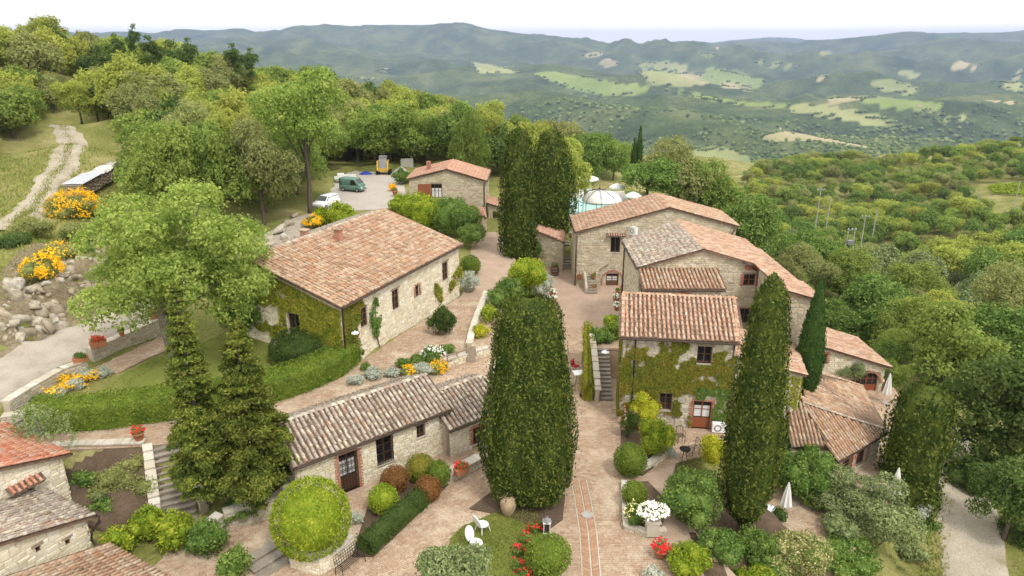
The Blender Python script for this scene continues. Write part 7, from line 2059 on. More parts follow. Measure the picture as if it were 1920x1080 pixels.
def car(name, label, cat, base, yaw, paint, L_=3.4, W_=1.5, H_=1.42, van=False):
    base = Vector(base); t_ = thing(name, label, cat, base); Rm = Matrix.Rotation(yaw, 3, 'Z')
    G = lambda x, y, z: base + Rm @ Vector((x, y, z))
    def sec(x, w, z0, z1, tw=None):
        tw = tw or w; r_ = .08
        return [G(x, -w + r_, z0), G(x, w - r_, z0), G(x, w, z0 + r_), G(x, w, (z0 + z1) / 2), G(x, tw, z1 - r_), G(x, tw - r_, z1), G(x, -tw + r_, z1), G(x, -tw, z1 - r_), G(x, -w, (z0 + z1) / 2), G(x, -w, z0 + r_)]
    h, w = L_ / 2, W_ / 2
    loft([sec(-h, w * .93, .32, .78), sec(-h + .1, w, .24, .86), sec(-.2, w, .22, .88), sec(h * .62, w, .22, .86), sec(h - .12, w * .97, .25, .78), sec(h, w * .9, .33, .68)], paint, 'body', t_)
    zc = .84
    if van: xs = ((-h + .04, w * .97, H_ - .02), (-h + .5, w * .98, H_), (h * .45, w * .96, H_), (h * .80, w * .9, zc + .25), (h * .9, w * .9, zc + .05))
    else: xs = ((-h + .06, w * .84, zc + .10), (-h + .30, w * .80, H_ - .04), (.0, w * .80, H_), (h * .22, w * .80, H_ - .03), (h * .62, w * .88, zc + .04))
    loft([sec(x, w * .95, zc - .1, max(z, zc + .03), tw) for x, tw, z in xs], paint, 'cabin', t_)
    # glass: windscreen, sides, rear
    def pane(pts, nm):
        q = [Vector(p) for p in pts]; n = (q[1] - q[0]).cross(q[2] - q[0]).normalized()
        mid = sum(q, Vector()) / len(q); c0 = G(0, 0, .9)
        if n.dot(mid - c0) < 0: n = -n
        MB().add([p + n * .012 for p in q] + [p - n * .02 for p in q], [tuple(range(len(q))), tuple(range(2 * len(q) - 1, len(q) - 1, -1))] + [(i, (i + 1) % len(q), (i + 1) % len(q) + len(q), i + len(q)) for i in range(len(q))]).build(nm, M['glass'], t_)
    if van:
        pane([G(h * .50, -w * .78, H_ - .1), G(h * .50, w * .78, H_ - .1), G(h * .80, w * .8, zc + .30), G(h * .80, -w * .8, zc + .30)], 'windscreen')
        for s_ in (-1, 1): pane([G(h * .1, s_ * w * .985, zc + .1), G(h * .62, s_ * w * .955, zc + .1), G(h * .42, s_ * w * .975, H_ - .16), G(h * .1, s_ * w * .985, H_ - .16)], 'side_window')
    else:
        pane([G(h * .25, -w * .7, H_ - .07), G(h * .25, w * .7, H_ - .07), G(h * .60, w * .8, zc + .08), G(h * .60, -w * .8, zc + .08)], 'windscreen')
        pane([G(-h + .27, -w * .68, H_ - .12), G(-h + .27, w * .68, H_ - .12), G(-h + .08, w * .74, zc + .14), G(-h + .08, -w * .74, zc + .14)], 'rear_window')
        for s_ in (-1, 1):
            pane([G(-h + .32, s_ * w * .90, zc + .07), G(-.12, s_ * w * .91, zc + .07), G(-.12, s_ * w * .84, H_ - .12), G(-h + .42, s_ * w * .84, H_ - .12)], 'side_window')
            pane([G(-.02, s_ * w * .91, zc + .07), G(h * .5, s_ * w * .91, zc + .07), G(h * .22, s_ * w * .84, H_ - .13), G(-.02, s_ * w * .84, H_ - .12)], 'side_window')
    for s_ in (-1, 1):
        for x in (-h * .62, h * .64): wheel(t_, G(x, s_ * (w - .06), .27), .27, .16, Rm @ Vector((0, 1, 0)))
        MB().box(G(h - .02, s_ * w * .66, .58), (.08, .26, .14), yaw).build('headlight', M['plastic'], t_)
        MB().box(G(-h + .02, s_ * w * .74, .62), (.08, .16, .24), yaw).build('tail_light', M['lamp_red'], t_)
    MB().box(G(h + .0, 0, .36), (.12, W_ * .94, .13), yaw).build('bumper', M['grey_metal'], t_)
    MB().box(G(-h, 0, .36), (.12, W_ * .94, .13), yaw).build('bumper', M['grey_metal'], t_)
    return t_
car('hatchback_car', 'small white hatchback parked behind the twin-trunked oak', 'car', at(613, 388, 5.03), math.radians(-112), M['plastic'])
car('small_van', 'small dusty green van in the middle of the parking ground', 'van', at(662, 358, 5.03), math.radians(-20), M['green_paint'], 3.2, 1.45, 1.7, True)
# yellow dumper
p = at(720, 327, 5.0); t_ = thing('dumper', 'yellow tracked dumper with a grey tray at the back of the parking ground', 'dumper', p)
for s_ in (-1, 1):
    MB().bar(p + Vector((s_ * .85, -.7, .35)), p + Vector((s_ * .85, .9, .35)), .3, .6).build('track', M['rubber'], t_)
    MB().bar(p + Vector((s_ * .72, -.95, .7)), p + Vector((s_ * .72, -.55, 2.0)), .22, .22).build('side_frame', M['yellow'], t_)
    MB().bar(p + Vector((s_ * .72, -.55, 1.95)), p + Vector((s_ * .62, .7, 1.95)), .2, .16).build('top_rail', M['yellow'], t_)
MB().box(p + Vector((0, .1, .75)), (1.3, 1.6, .5)).build('chassis', M['yellow'], t_)
loft([[p + Vector((x * s_, -.65 + o, z)) for x, s_, o, z in ((.55, -1, 0, .95), (.55, 1, 0, .95), (.55, 1, .15, .9), (.55, -1, .15, .9))], [p + Vector((x * s_, -.15 + o, z)) for x, s_, o, z in ((.55, -1, 0, 2.7), (.55, 1, 0, 2.7), (.55, 1, .15, 2.65), (.55, -1, .15, 2.65))]], M['grey_metal'], 'tray', t_, False)
MB().box(p + Vector((0, .1, 2.55)), (1.1, .8, .25)).build('hood', M['grey_metal'], t_)
# blue tarp heap, concrete block, sacks
def heap(name, label, cat, p, r, mat, seed, hz=.5):
    rs = np.random.RandomState(seed); mb = MB(); n, m_ = 18, 7; vs, fs = [], []
    for i in range(m_ + 1):
        f = i / m_
        for k in range(n):
            a_ = 2 * math.pi * k / n; q = (1 - f ** 1.6) * (1 + .25 * float(vnoise(np.array(math.cos(a_) * 2 + seed), np.array(math.sin(a_) * 2 + f * 3)))) + .001
            vs.append((p[0] + r[0] * q * math.cos(a_), p[1] + r[1] * q * math.sin(a_), p[2] + r[2] * f * (1 + .5 * float(vnoise(np.array(math.cos(a_) * 3 + seed * 2), np.array(math.sin(a_) * 3))))))
    for i in range(m_):
        for k in range(n): fs.append((i * n + k, i * n + (k + 1) % n, (i + 1) * n + (k + 1) % n, (i + 1) * n + k))
    fs.append(tuple(range(m_ * n, (m_ + 1) * n)))
    return tag(mb.add(vs, fs).build(name, mat, None, True), label, cat)
heap('tarpaulin_heap', 'crumpled blue tarpaulin heap left of the yellow dumper', 'tarpaulin', at(686, 327, 5.0), (1.0, .7, .5), M['blue'], 3)
heap('rubble_heap', 'pale heap of rubble sacks before the concrete block', 'rubble', at(752, 330, 5.0), (1.6, 1.0, 1.3), M['concrete'], 5)
c = at(764, 322, 5.0); t_ = thing('concrete_panel', 'upright grey concrete panel behind the rubble heap', 'panel', c)
MB().slab([c + Vector(q) for q in ((-.9, -.2, 1.9), (.9, -.2, 1.95), (.9, .25, 1.95), (-.9, .25, 1.9))], 2.0).build('slab', M['concrete'], t_)
MB().box(c + Vector((0, -.05, .08)), (2.1, .9, .16)).build('foot', M['concrete'], t_)
# trailer loaded with white things
p = at(648, 342, 5.0); t_ = thing('trailer', 'low trailer with white load behind the green van', 'trailer', p)
MB().box(p + Vector((0, 0, .55)), (2.4, 1.3, .12), .2).build('bed', M['grey_metal'], t_)
for s_ in (-1, 1): MB().box(p + Vector((s_ * .1, s_ * .62, .8)), (2.4, .06, .4), .2).build('side_board', M['white'], t_)
MB().box(p + Vector((-.6, 0, .9)), (.9, 1.0, .6), .3).build('load', M['white'], t_)
for s_ in (-1, 1): wheel(t_, p + Vector((0, s_ * .6, .3)), .3, .16, (0, 1, 0))

# log pile with sheets
p0, p1 = at(140, 372, 7.4), at(222, 325, 8.2)
d = (p1 - p0); Lp = d.length; dn = d.normalized(); sd = Vector((dn.y, -dn.x, 0)).normalized()
t_ = thing('log_pile', 'stacked firewood logs under sheets beside the dirt track', 'wood pile', p0)
mb = MB(); R_ = random.Random(9)
for i in range(int(Lp / .26)):
    for j in range(7):
        c = p0 + dn * (i * .26 + R_.uniform(0, .1)) + Vector((0, 0, .12 + j * .2)); r = R_.uniform(.07, .12); l_ = R_.uniform(.75, 1.0)
        mb.tube([c - sd * l_ + Vector((0, 0, R_.uniform(-.04, .04))), c + sd * l_], r, 6)
o = mb.build('log', M['wood_old'], t_); o['kind'] = 'stuff'
def sheet(nm, s0, s1, mat, zz, wid, corr):
    mb = MB(); n = 26; vs, fs = [], []
    for i in range(n + 1):
        c = p0 + dn * (s0 + (s1 - s0) * i / n); w_ = (.04 * (1 if i % 2 else -1) if corr else .10 * R_.uniform(-1, 1))
        for k in range(5): vs.append(c + sd * wid * (k / 4 * 2 - 1) + Vector((0, 0, zz + w_ - .15 * abs(k / 4 * 2 - 1) ** 2 * (1 if not corr else .2))))
    for i in range(n):
        for k in range(4): fs.append((i * 5 + k, i * 5 + k + 1, (i + 1) * 5 + k + 1, (i + 1) * 5 + k))
    vs2 = [v - Vector((0, 0, .03)) for v in vs]; N_ = len(vs)
    mb.add(vs + vs2, fs + [tuple(x + N_ for x in reversed(f)) for f in fs]).build(nm, mat, t_)
sheet('metal_sheet', .1, Lp * .45, M['sheet_metal'], 1.55, 1.1, True)
sheet('white_sheet', Lp * .47, Lp * .8, M['old_sheet'], 1.5, 1.0, False)
sheet('white_sheet', Lp * .81, Lp * 1.0, M['old_sheet'], 1.4, .9, False)

# hose coil
p = at(46, 660, 3.65); mb = MB(); pts = []
for k in range(160):
    a_ = k * .26; r = .62 + .05 * math.sin(k * .7) + .0012 * k; pts.append(p + Vector((math.cos(a_) * r * 1.15, math.sin(a_) * r, .05 + .0011 * k + .02 * math.sin(k * 1.3))))
mb.tube(pts, .035, 6); tag(mb.build('garden_hose', M['hose'], None, True), 'coiled turquoise garden hose on the gravel road below the rocks', 'hose')

# pots and planters
def flower_tuft(parent, c, r, leafm, flm, seed, nl=420, nf=40, fs=.09, flat=.7, ls=.07):
    rs = np.random.RandomState(seed); P, Nm = ellipsoid_pts(rs, nl, (r[0], r[1], r[2]), c, -.5); P = np.array(c) + (P - np.array(c)) * rs.uniform(.5, 1, (len(P), 1))
    v, q = leaf_quads(rs, P, Nm, ls, .7, .6); put('leaves', np_mesh('leaves', v, q, leafm), parent)
    if nf:
        P, Nm = ellipsoid_pts(rs, nf, (r[0], r[1], r[2]), c, -.1); Q, Nn = sprigs(rs, P, Nm, 5, fs * .4); v, q = leaf_quads(rs, Q, Nn, fs, .85, .6)
        o = put('flowers', np_mesh('flowers', v, q, flm), parent); o['kind'] = 'stuff'
def pot(name, label, p, r, h, flm='red_flower', seed=1, group=None, tuft=1.0, mat='terracotta', nf=30, leafm='mid', cat='flower pot'):
    p = Vector(p); t_ = thing(name, label, cat, p, group)
    b = MB().lathe([(r * .62, 0), (r * .7, h * .1), (r * .92, h * .82), (r * 1.04, h * .84), (r * 1.04, h), (r * .9, h), (r * .86, h * .88), (.01, h * .86)], p, 16).build('pot', M[mat], t_, True)
    flower_tuft(t_, (p.x, p.y, p.z + h + r * .45 * tuft), (r * 1.15 * tuft, r * 1.15 * tuft, r * .85 * tuft), M[leafm], M[flm], seed, nf=nf, fs=max(.07, r * .3))
    return t_
def trough(name, label, p, yaw, L_, W_, H_, flm, seed, nf=40):
    p = Vector(p); t_ = thing(name, label, 'planter', p); Rm = Matrix.Rotation(yaw, 3, 'Z')
    q = lambda x, y, z: p + Rm @ Vector((x, y, z))
    s_ = lambda f, z: [q(-L_ / 2 * f, -W_ / 2 * f, z), q(L_ / 2 * f, -W_ / 2 * f, z), q(L_ / 2 * f, W_ / 2 * f, z), q(-L_ / 2 * f, W_ / 2 * f, z)]
    loft([s_(.9, 0), s_(.97, H_ * .82), s_(1.03, H_ * .84), s_(1.03, H_), s_(.92, H_), s_(.9, H_ * .85)], M['terracotta'], 'planter_box', t_, False)
    flower_tuft(t_, q(0, 0, H_ + .1), (L_ * .5, W_ * .6, .28), M['mid'], M[flm], seed, 700, nf)
    return t_
trough('flower_trough', 'terracotta trough of red geraniums on the end of the road wall', at(185, 679, 3.0) + Vector((.1, .2, 1.03)), .55, 1.0, .42, .42, 'red_flower', 2)
trough('flower_trough', 'long terracotta trough on the road wall beside the oak trunk', at(301, 622, 3.25) + Vector((0, .2, 1.06)), .65, 1.2, .4, .36, 'red_flower', 3, 14)
trough('flower_trough', 'empty terracotta trough below the road wall end', at(150, 700, 3.2) + Vector((.1, .2, .72)), .6, .9, .36, .3, 'broom', 4, 0)
pot('flower_pot', 'small terracotta pot on the middle of the road wall', at(231, 657, 3.1) + Vector((0, .2, 1.03)), .2, .36, 'red_flower', 5, nf=4)
pot('flower_pot', 'square terracotta pot of red geraniums at the head of the garden steps', at(261, 824, 2.66), .3, .42, 'red_flower', 6)
trough('flower_trough', 'terracotta trough of red geraniums under the barn window', at(865, 888, .58), .7, .8, .4, .4, 'red_flower', 7)
pot('flower_pot', 'terracotta bowl of red geraniums on the right kerb of the path', at(1238, 1042, .1), .36, .4, 'red_flower', 8, nf=46)
pot('flower_pot', 'pot of white flowers on the pier at the top of the courtyard', at(1155, 566, 2.5), .28, .35, 'white_flower', 9, nf=44)
pot('flower_pot', 'lower pot of white flowers beside the ivy house ridge', at(1157, 582, 2.4), .28, .35, 'white_flower', 10, nf=44)
pot('flower_pot', 'pot of white flowers next to the red cushion', at(1119, 634, .0), .26, .5, 'white_flower', 11, nf=40)
pot('flower_pot', 'upper white flower pot at the left edge of the courtyard', at(1036, 556, .6), .3, .35, 'white_flower', 12, nf=44)
pot('flower_pot', 'lower white flower pot at the left edge of the courtyard', at(1038, 568, .3), .3, .35, 'white_flower', 13, nf=44)
pot('flower_pot', 'white geranium pot on the stair pier of the courtyard house', at(1085, 490, 1.7), .25, .3, 'white_flower', 14, nf=40)
pot('flower_pot', 'red geranium pot left of the courtyard house stair', at(1086, 524, .7), .2, .3, 'red_flower', 15, nf=14)
pot('flower_pot', 'upper red geranium pot right of the courtyard house stair', at(1112, 523, 1.0), .2, .3, 'red_flower', 16, nf=14)
pot('flower_pot', 'lower red geranium pot right of the courtyard house stair', at(1113, 546, .0), .25, .4, 'red_flower', 17, nf=16)
pot('flower_pot', 'terracotta pot right of the arched courtyard door', at(1168, 549, 0), .3, .45, 'red_flower', 18, nf=14)
pot('flower_pot', 'green pot left of the terracotta one at the arched door', at(1158, 550, 0), .22, .3, 'red_flower', 19, nf=0)
pot('flower_pot', 'white flower pot at the top of the brick steps by the hut', at(1070, 446, 2.1), .25, .4, 'white_flower', 20, nf=34)
pot('flower_pot', 'terracotta pot on the step of the arched door house', at(1656, 732, -4.0), .25, .4, 'red_flower', 21, nf=2)
pot('flower_pot', 'terracotta pot holding the yellow green laurel', at(1201, 803, .1), .42, .55, 'red_flower', 22, nf=0)
pot('flower_pot', 'terracotta pot beside the parking edge bushes', at(741, 368, 5.0), .35, .7, 'red_flower', 23, nf=3)
# barrel planter
p = at(1040, 515, 0); t_ = thing('barrel_planter', 'old wooden barrel planter beside the garden hut', 'barrel', p)
MB().lathe([(.36, 0), (.44, .3), (.46, .5), (.43, .75), (.37, .95), (.33, .95), (.33, .85)], p, 18).build('staves', M['wood'], t_, True)
for z in (.18, .5, .78): MB().lathe([(.41 + (.055 if z == .5 else .025), z - .03), (.41 + (.055 if z == .5 else .025), z + .03)], p, 18).build('hoop', M['grey_metal'], t_)
flower_tuft(t_, (p.x, p.y, p.z + 1.1), (.4, .4, .3), M['mid'], M['red_flower'], 30, nf=0)
# clay jar
p = at(953, 965, .07); t_ = thing('clay_jar', 'big old terracotta oil jar at the foot of the clipped cypress', 'jar', p)
MB().lathe([(.2, 0), (.27, .1), (.38, .42), (.42, .68), (.38, .92), (.25, 1.08), (.2, 1.12), (.25, 1.2), (.21, 1.2), (.17, 1.1), (.17, .7)], p, 20).build('body', M['jar'], t_, True)
for s_ in (-1, 1): MB().tube([p + Vector((s_ * .36, 0, .92)), p + Vector((s_ * .44, 0, 1.02)), p + Vector((s_ * .26, 0, 1.1))], .03, 6).build('handle', M['jar'], t_, True)
# stone urn with white flowers
p = at(1222, 1000, .1); t_ = thing('flower_urn', 'stone pier topped with a mass of white flowers at the rose bed end', 'urn', p)
MB().box(p + Vector((0, 0, .38)), (.62, .55, .76)).build('pier', M['coping'], t_)
MB().box(p + Vector((0, 0, .80)), (.74, .66, .09)).build('cap', M['coping'], t_)
MB().lathe([(.2, .84), (.3, .95), (.36, 1.1), (.33, 1.1)], p, 16).build('bowl', M['coping'], t_, True)
flower_tuft(t_, (p.x, p.y, p.z + 1.28), (.75, .6, .38), M['mid'], M['white_flower'], 31, 700, 170, .1)
# lantern
p = at(1025, 998, .08); t_ = thing('lantern', 'white iron lantern standing beside the clipped green mound', 'lantern', p)
for sx in (-1, 1):
    for sy in (-1, 1): MB().bar(p + Vector((sx * .15, sy * .15, 0)), p + Vector((sx * .15, sy * .15, .62)), .035).build('post', M['white'], t_)
MB().box(p + Vector((0, 0, .04)), (.36, .36, .06)).build('base', M['white'], t_)
MB().box(p + Vector((0, 0, .63)), (.38, .38, .05)).build('rim', M['white'], t_)
MB().lathe([(.26, .655), (.10, .85), (.05, .88), (.05, .95), (.01, .95)], p, 4).build('lid', M['grey_metal'], t_)
MB().lathe([(.06, .07), (.06, .3), (.01, .32)], p, 10).build('candle', M['canvas'], t_)
for (ox, oy, sx, sy) in ((0, .15, .26, .01), (0, -.15, .26, .01), (.15, 0, .01, .26), (-.15, 0, .01, .26)): MB().box(p + Vector((ox, oy, .34)), (sx, sy, .54)).build('pane', M['glass'], t_)
# white moulded chair
def shell_chair(label, p, yaw):
    p = Vector(p); t_ = thing('garden_chair', label, 'chair', p); Rm = Matrix.Rotation(yaw, 3, 'Z'); q = lambda x, y, z: p + Rm @ Vector((x, y, z))
    def pad(cx, cz, rx, rz_, tilt, nm):
        n = 20; f, b_ = [], []
        for k in range(n):
            a_ = 2 * math.pi * k / n; u, v_ = math.cos(a_) * rx, math.sin(a_) * rz_
            y, z = v_ * math.cos(tilt), v_ * math.sin(tilt)
            f.append(q(u, cx + y, cz + z)); b_.append(q(u, cx + y + .04 * math.sin(tilt), cz + z - .04 * math.cos(tilt)))
        MB().add(f + b_, [tuple(range(n)), tuple(range(2 * n - 1, n - 1, -1))] + [(k, k + n, (k + 1) % n + n, (k + 1) % n) for k in range(n)]).build(nm, M['plastic'], t_)
    pad(0, .42, .30, .30, .08, 'seat'); pad(.36, .76, .30, .40, 1.25, 'backrest')
    for sx in (-1, 1):
        for sy in (-1, 1): MB().tube([q(sx * .2, sy * .2, .41), q(sx * .27, sy * .27, 0)], .022, 6).build('leg', M['plastic'], t_)
shell_chair('white moulded garden chair on the small lawn', at(905, 995, .07), 2.3)
shell_chair('white garden chair half hidden behind the bottom olive tree', at(893, 1030, .07), 1.0)
# iron furniture
def iron_chair(label, p, yaw, cushion=None, group=None):
    p = Vector(p); t_ = thing('iron_chair', label, 'chair', p, group); Rm = Matrix.Rotation(yaw, 3, 'Z'); q = lambda x, y, z: p + Rm @ Vector((x, y, z))
    for sx in (-1, 1):
        MB().tube([q(sx * .22, -.22, 0), q(sx * .22, -.22, .45)], .016, 6).build('leg', M['iron'], t_); MB().tube([q(sx * .22, .24, 0), q(sx * .22, .22, .45), q(sx * .21, .27, .92)], .016, 6).build('leg', M['iron'], t_)
        MB().tube([q(sx * .24, -.2, .46), q(sx * .25, -.2, .66), q(sx * .24, .24, .68)], .014, 6).build('armrest', M['iron'], t_)
    mb = MB()
    for k in range(6): mb.bar(q(-.22, -.22 + .088 * k, .45), q(.22, -.22 + .088 * k, .45), .03, .015)
    mb.build('seat', M['iron'], t_); mb = MB()
    mb.tube([q(-.21, .27, .92), q(0, .28, .97), q(.21, .27, .92)], .014, 6)
    for k in range(4): mb.bar(q(-.15 + .1 * k, .24, .48), q(-.15 + .1 * k, .275, .94), .014)
    mb.build('backrest', M['iron'], t_)
    if cushion: loft([[q(x, y, z) for x, y in ((-.2, -.2), (.2, -.2), (.2, .18), (-.2, .18))] for z in (.46, .53)], M[cushion], 'cushion', t_); loft([[q(x, .2 + .05 * j, z) for x, z in ((-.19, .52), (.19, .52), (.17, .88), (-.17, .88))] for j in (0, 1)], M[cushion], 'back_cushion', t_)
    return t_
def table(label, p, r=.4, top='plastic', square=False, group=None):
    p = Vector(p); t_ = thing('garden_table', label, 'table', p, group)
    if square: MB().box(p + Vector((0, 0, .73)), (r * 2, r * 2, .035), .2).build('table_top', M[top], t_)
    else: MB().lathe([(.01, .715), (r, .715), (r, .745), (.01, .745)], p, 20).build('table_top', M[top], t_)
    for k in range(4):
        a_ = k * math.pi / 2 + .6; MB().tube([p + Vector((math.cos(a_) * r * .7, math.sin(a_) * r * .7, 0)), p + Vector((math.cos(a_) * r * .3, math.sin(a_) * r * .3, .4)), p + Vector((math.cos(a_) * r * .7, math.sin(a_) * r * .7, .715))], .015, 6).build('leg', M['iron'], t_)
table('round white courtyard table between the two upper chairs', at(1101, 668, 0), .42)
table('square white courtyard table beside the red hand truck', at(1084, 716, 0), .38, 'plastic', True)
iron_chair('iron chair with a red cushion at the upper courtyard table', at(1103, 648, 0), .2, 'red_fabric')
iron_chair('iron chair on the near side of the round courtyard table', at(1097, 684, 0), 3.2, 'brick_red')
iron_chair('iron chair with a red striped cushion behind the square table', at(1078, 697, 0), .9, 'red_fabric')
iron_chair('iron chair right of the square courtyard table', at(1108, 708, 0), -.8)
iron_chair('iron chair near the left of the square courtyard table', at(1070, 735, 0), 2.6)
iron_chair('iron chair against the ivy house left of the door', at(1275, 828, 0), .1)
table('small iron table on the ivy house terrace', at(1283, 862, 0), .33, 'iron')
iron_chair('iron chair on the right side of the terrace table', at(1300, 850, 0), -1.2)
table('white terrace table behind the tall right cypress', at(1440, 975, -3.2), .45)
iron_chair('iron chair at the terrace table below the cypress', at(1450, 988, -3.2), 2.4)
table('grey table on the lower terrace by the closed parasol', at(1640, 935, -3.2), .45, 'grey_metal')
# hand truck
p = at(1094, 744, 0); t_ = thing('hand_truck', 'red two-wheeled hand truck standing on the brick path', 'hand truck', p)
for s_ in (-1, 1): MB().tube([p + Vector((s_ * .13, -.02, .1)), p + Vector((s_ * .12, .12, 1.1)), p + Vector((s_ * .05, .16, 1.22))], .03, 7).build('upright', M['red'], t_)
for z in (.3, .6, .95): MB().bar(p + Vector((-.13, .02 + z * .1, z)), p + Vector((.13, .02 + z * .1, z)), .035).build('crossbar', M['red'], t_)
MB().box(p + Vector((0, -.14, .05)), (.34, .26, .025)).build('toe_plate', M['red'], t_)
for s_ in (-1, 1): wheel(t_, p + Vector((s_ * .22, .08, .14)), .14, .09, (1, 0, 0))
# iron grille bench
p = at(652, 1062, 0); t_ = thing('iron_bench', 'black iron lattice bench at the bottom of the yard', 'bench', p); a_ = angb
q = lambda x, y, z: p + Matrix.Rotation(angb + .3, 3, 'Z') @ Vector((x, y, z))
mb = MB()
for k in range(11): mb.bar(q(-.7 + .14 * k, .02, .4), q(-.7 + .14 * k, .12, .95), .016)
for k in range(5): mb.bar(q(-.7, .02 + k * .025, .4 + k * .137), q(.7, .02 + k * .025, .4 + k * .137), .016)
mb.build('backrest', M['iron'], t_); mb = MB()
for k in range(5): mb.bar(q(-.7, -.42 + k * .1, .42), q(.7, -.42 + k * .1, .42), .03, .015)
mb.build('seat', M['iron'], t_)
for x in (-.68, .68):
    for y in (-.42, .04): MB().tube([q(x, y, .42), q(x * 1.02, y * 1.1, 0)], .018, 6).build('leg', M['iron'], t_)
    MB().tube([q(x, -.42, .43), q(x, -.44, .64), q(x, .06, .66)], .016, 6).build('armrest', M['iron'], t_)
# air conditioners
def aircon(label, c, yaw, w=.85, h=.6, d=.32):
    c = Vector(c); t_ = thing('air_conditioner', label, 'air conditioner', c); Rm = Matrix.Rotation(yaw, 3, 'Z'); q = lambda x, y, z: c + Rm @ Vector((x, y, z))
    MB().box(q(0, 0, h / 2 + .06), (w, d, h), yaw).build('casing', M['plastic'], t_)
    vs, fs, n = [], [], 24; mb = MB()
    for k in range(n):
        b_ = 2 * math.pi * k / n
        for r in (.15, .24): vs.append(q(-w * .12 + r * math.cos(b_), -d / 2 - .012, h / 2 + .06 + r * math.sin(b_)))
    fs = [(2 * k, 2 * k + 1, (2 * k + 3) % (2 * n), (2 * k + 2) % (2 * n)) for k in range(n)]
    mb.add(vs, fs); mb.build('fan_ring', M['grey_metal'], t_)
    for s_ in (-1, 1): MB().box(q(s_ * w * .35, 0, .03), (.06, d, .06), yaw).build('foot', M['grey_metal'], t_)
aircon('white air conditioner standing right of the ivy house door', at(1348, 812, 0) + Vector((0, .1, 0)), -.12)
ac = sz(*bf, 1187, 441); aircon('white air conditioner fixed high on the courtyard house', Vector((bf[0][0] + ac[0], BY - .28, ac[1])), -1.0, .8, .85, .3)
# lamps on brackets
def wall_lamp(label, p, arm):
    p = Vector(p); t_ = thing('wall_lamp', label, 'lamp', p); e_ = p + Vector(arm)
    MB().tube([p, p + Vector(arm) * .5 + Vector((0, 0, .12)), e_ + Vector((0, 0, .06))], .02, 6).build('arm', M['iron'], t_)
    MB().lathe([(.26, -.03), (.24, .0), (.06, .08), (.03, .14), (.01, .14)], e_, 18).build('shade', M['plastic'], t_)
    MB().lathe([(.01, -.16), (.05, -.13), (.06, -.08), (.03, -.02)], e_, 10).build('bulb', M['plastic'], t_)
wall_lamp('white enamel lamp on a bracket above the ivy house stair', (6.95, 41.3, 4.3), (-.95, 0, 0))
q_ = lh.P(lr, .55, .08, 5.0); wall_lamp('white enamel lamp on the corner of the long house', q_, Vector(lr['n']) * .5)
# closed parasols
def closed_parasol(label, p, h=2.4):
    p = Vector(p); t_ = thing('closed_parasol', label, 'parasol', p)
    MB().tube([p, p + Vector((0, 0, h))], .03, 8).build('pole', M['white'], t_)
    mb = MB(); n = 14; vs, fs = [], []
    for (f, r) in ((.32, .30), (.5, .24), (.75, .15), (.95, .06), (1.02, .02)):
        for k in range(n): a_ = 2 * math.pi * k / n; rr = r * (1.2 if k % 2 else .72); vs.append(p + Vector((math.cos(a_) * rr, math.sin(a_) * rr, h * f)))
    for i in range(4):
        for k in range(n): fs.append((i * n + k, i * n + (k + 1) % n, (i + 1) * n + (k + 1) % n, (i + 1) * n + k))
    mb.add(vs, fs + [tuple(range(n - 1, -1, -1))]).build('canopy', M['canvas'], t_)
    MB().lathe([(.25, 0), (.25, .06), (.08, .1)], p, 14).build('foot', M['concrete'], t_)
closed_parasol('closed white parasol beside the foot of the tall right cypress', at(1470, 968, -3.2), 2.3)
closed_parasol('closed white parasol in front of the conifer block', at(1672, 945, -3.2), 2.5)
closed_parasol('closed white parasol on the terrace of the arched door house', at(1659, 756, -4.0), 2.6)
# pool with its parasols, loungers and gazebo
PZ = 2.25
pool = [at(1052, 407, PZ), at(1056, 371, PZ), at(1150, 366, PZ), at(1165, 402, PZ)]
cpool = sum(pool, Vector()) / 4
tag(MB().slab([(*V2(cpool + (p - cpool) * 1.5), PZ - .04) for p in pool], .15).build('pool_terrace', M['coping']), kind='structure')
tag(MB().slab([(p.x, p.y, PZ) for p in pool], .1).build('pool_water', M['water']), kind='structure')
def open_parasol(label, p, r=1.7, h=2.4):
    p = Vector(p); t_ = thing('open_parasol', label, 'parasol', p, 'open parasols by the pool'); MB().tube([p, p + Vector((0, 0, h + .35))], .03, 8).build('pole', M['white'], t_)
    MB().lathe([(r, -.22), (r, -.0), (r * .55, .28), (.08, .5), (.0, .52)], p + Vector((0, 0, h)), 16).build('canopy', M['canvas'], t_, True)
    MB().lathe([(.3, 0), (.3, .08), (.05, .12)], p, 12).build('foot', M['concrete'], t_)
open_parasol('open white parasol over the two pool loungers', at(1099, 364, PZ), 1.75, 2.3)
open_parasol('open white parasol right of the pool gazebo', at(1156, 374, PZ), 1.1, 1.8)
open_parasol('open white parasol half hidden by the courtyard house ridge', at(1186, 390, PZ), 1.1, 1.7)
def lounger(label, p, yaw):
    p = Vector(p); t_ = thing('sun_lounger', label, 'lounger', p, 'loungers by the pool'); q = lambda x, y, z: p + Matrix.Rotation(yaw, 3, 'Z') @ Vector((x, y, z))
    loft([[q(x, y, z) for x, z in ((-.33, .3), (.33, .3), (.33, .4), (-.33, .4))] for y in (-1.2, .1)], M['plastic'], 'bed', t_, False)
    loft([[q(x, y, z + dz) for x, z in ((-.33, .3), (.33, .3), (.33, .4), (-.33, .4))] for y, dz in ((.1, 0), (.65, .65))], M['plastic'], 'backrest', t_, False)
    for x in (-.28, .28):
        for y in (-1.1, .05): MB().bar(q(x, y, 0), q(x, y, .3), .05).build('leg', M['white'], t_)
lounger('left white lounger under the open pool parasol', at(1090, 366, PZ), -.1); lounger('right white lounger under the open pool parasol', at(1106, 366, PZ), .1)
lounger('white lounger on the right side of the pool', at(1152, 386, PZ), -1.2); lounger('white lounger nearest the courtyard house ridge', at(1160, 396, PZ), -1.3)
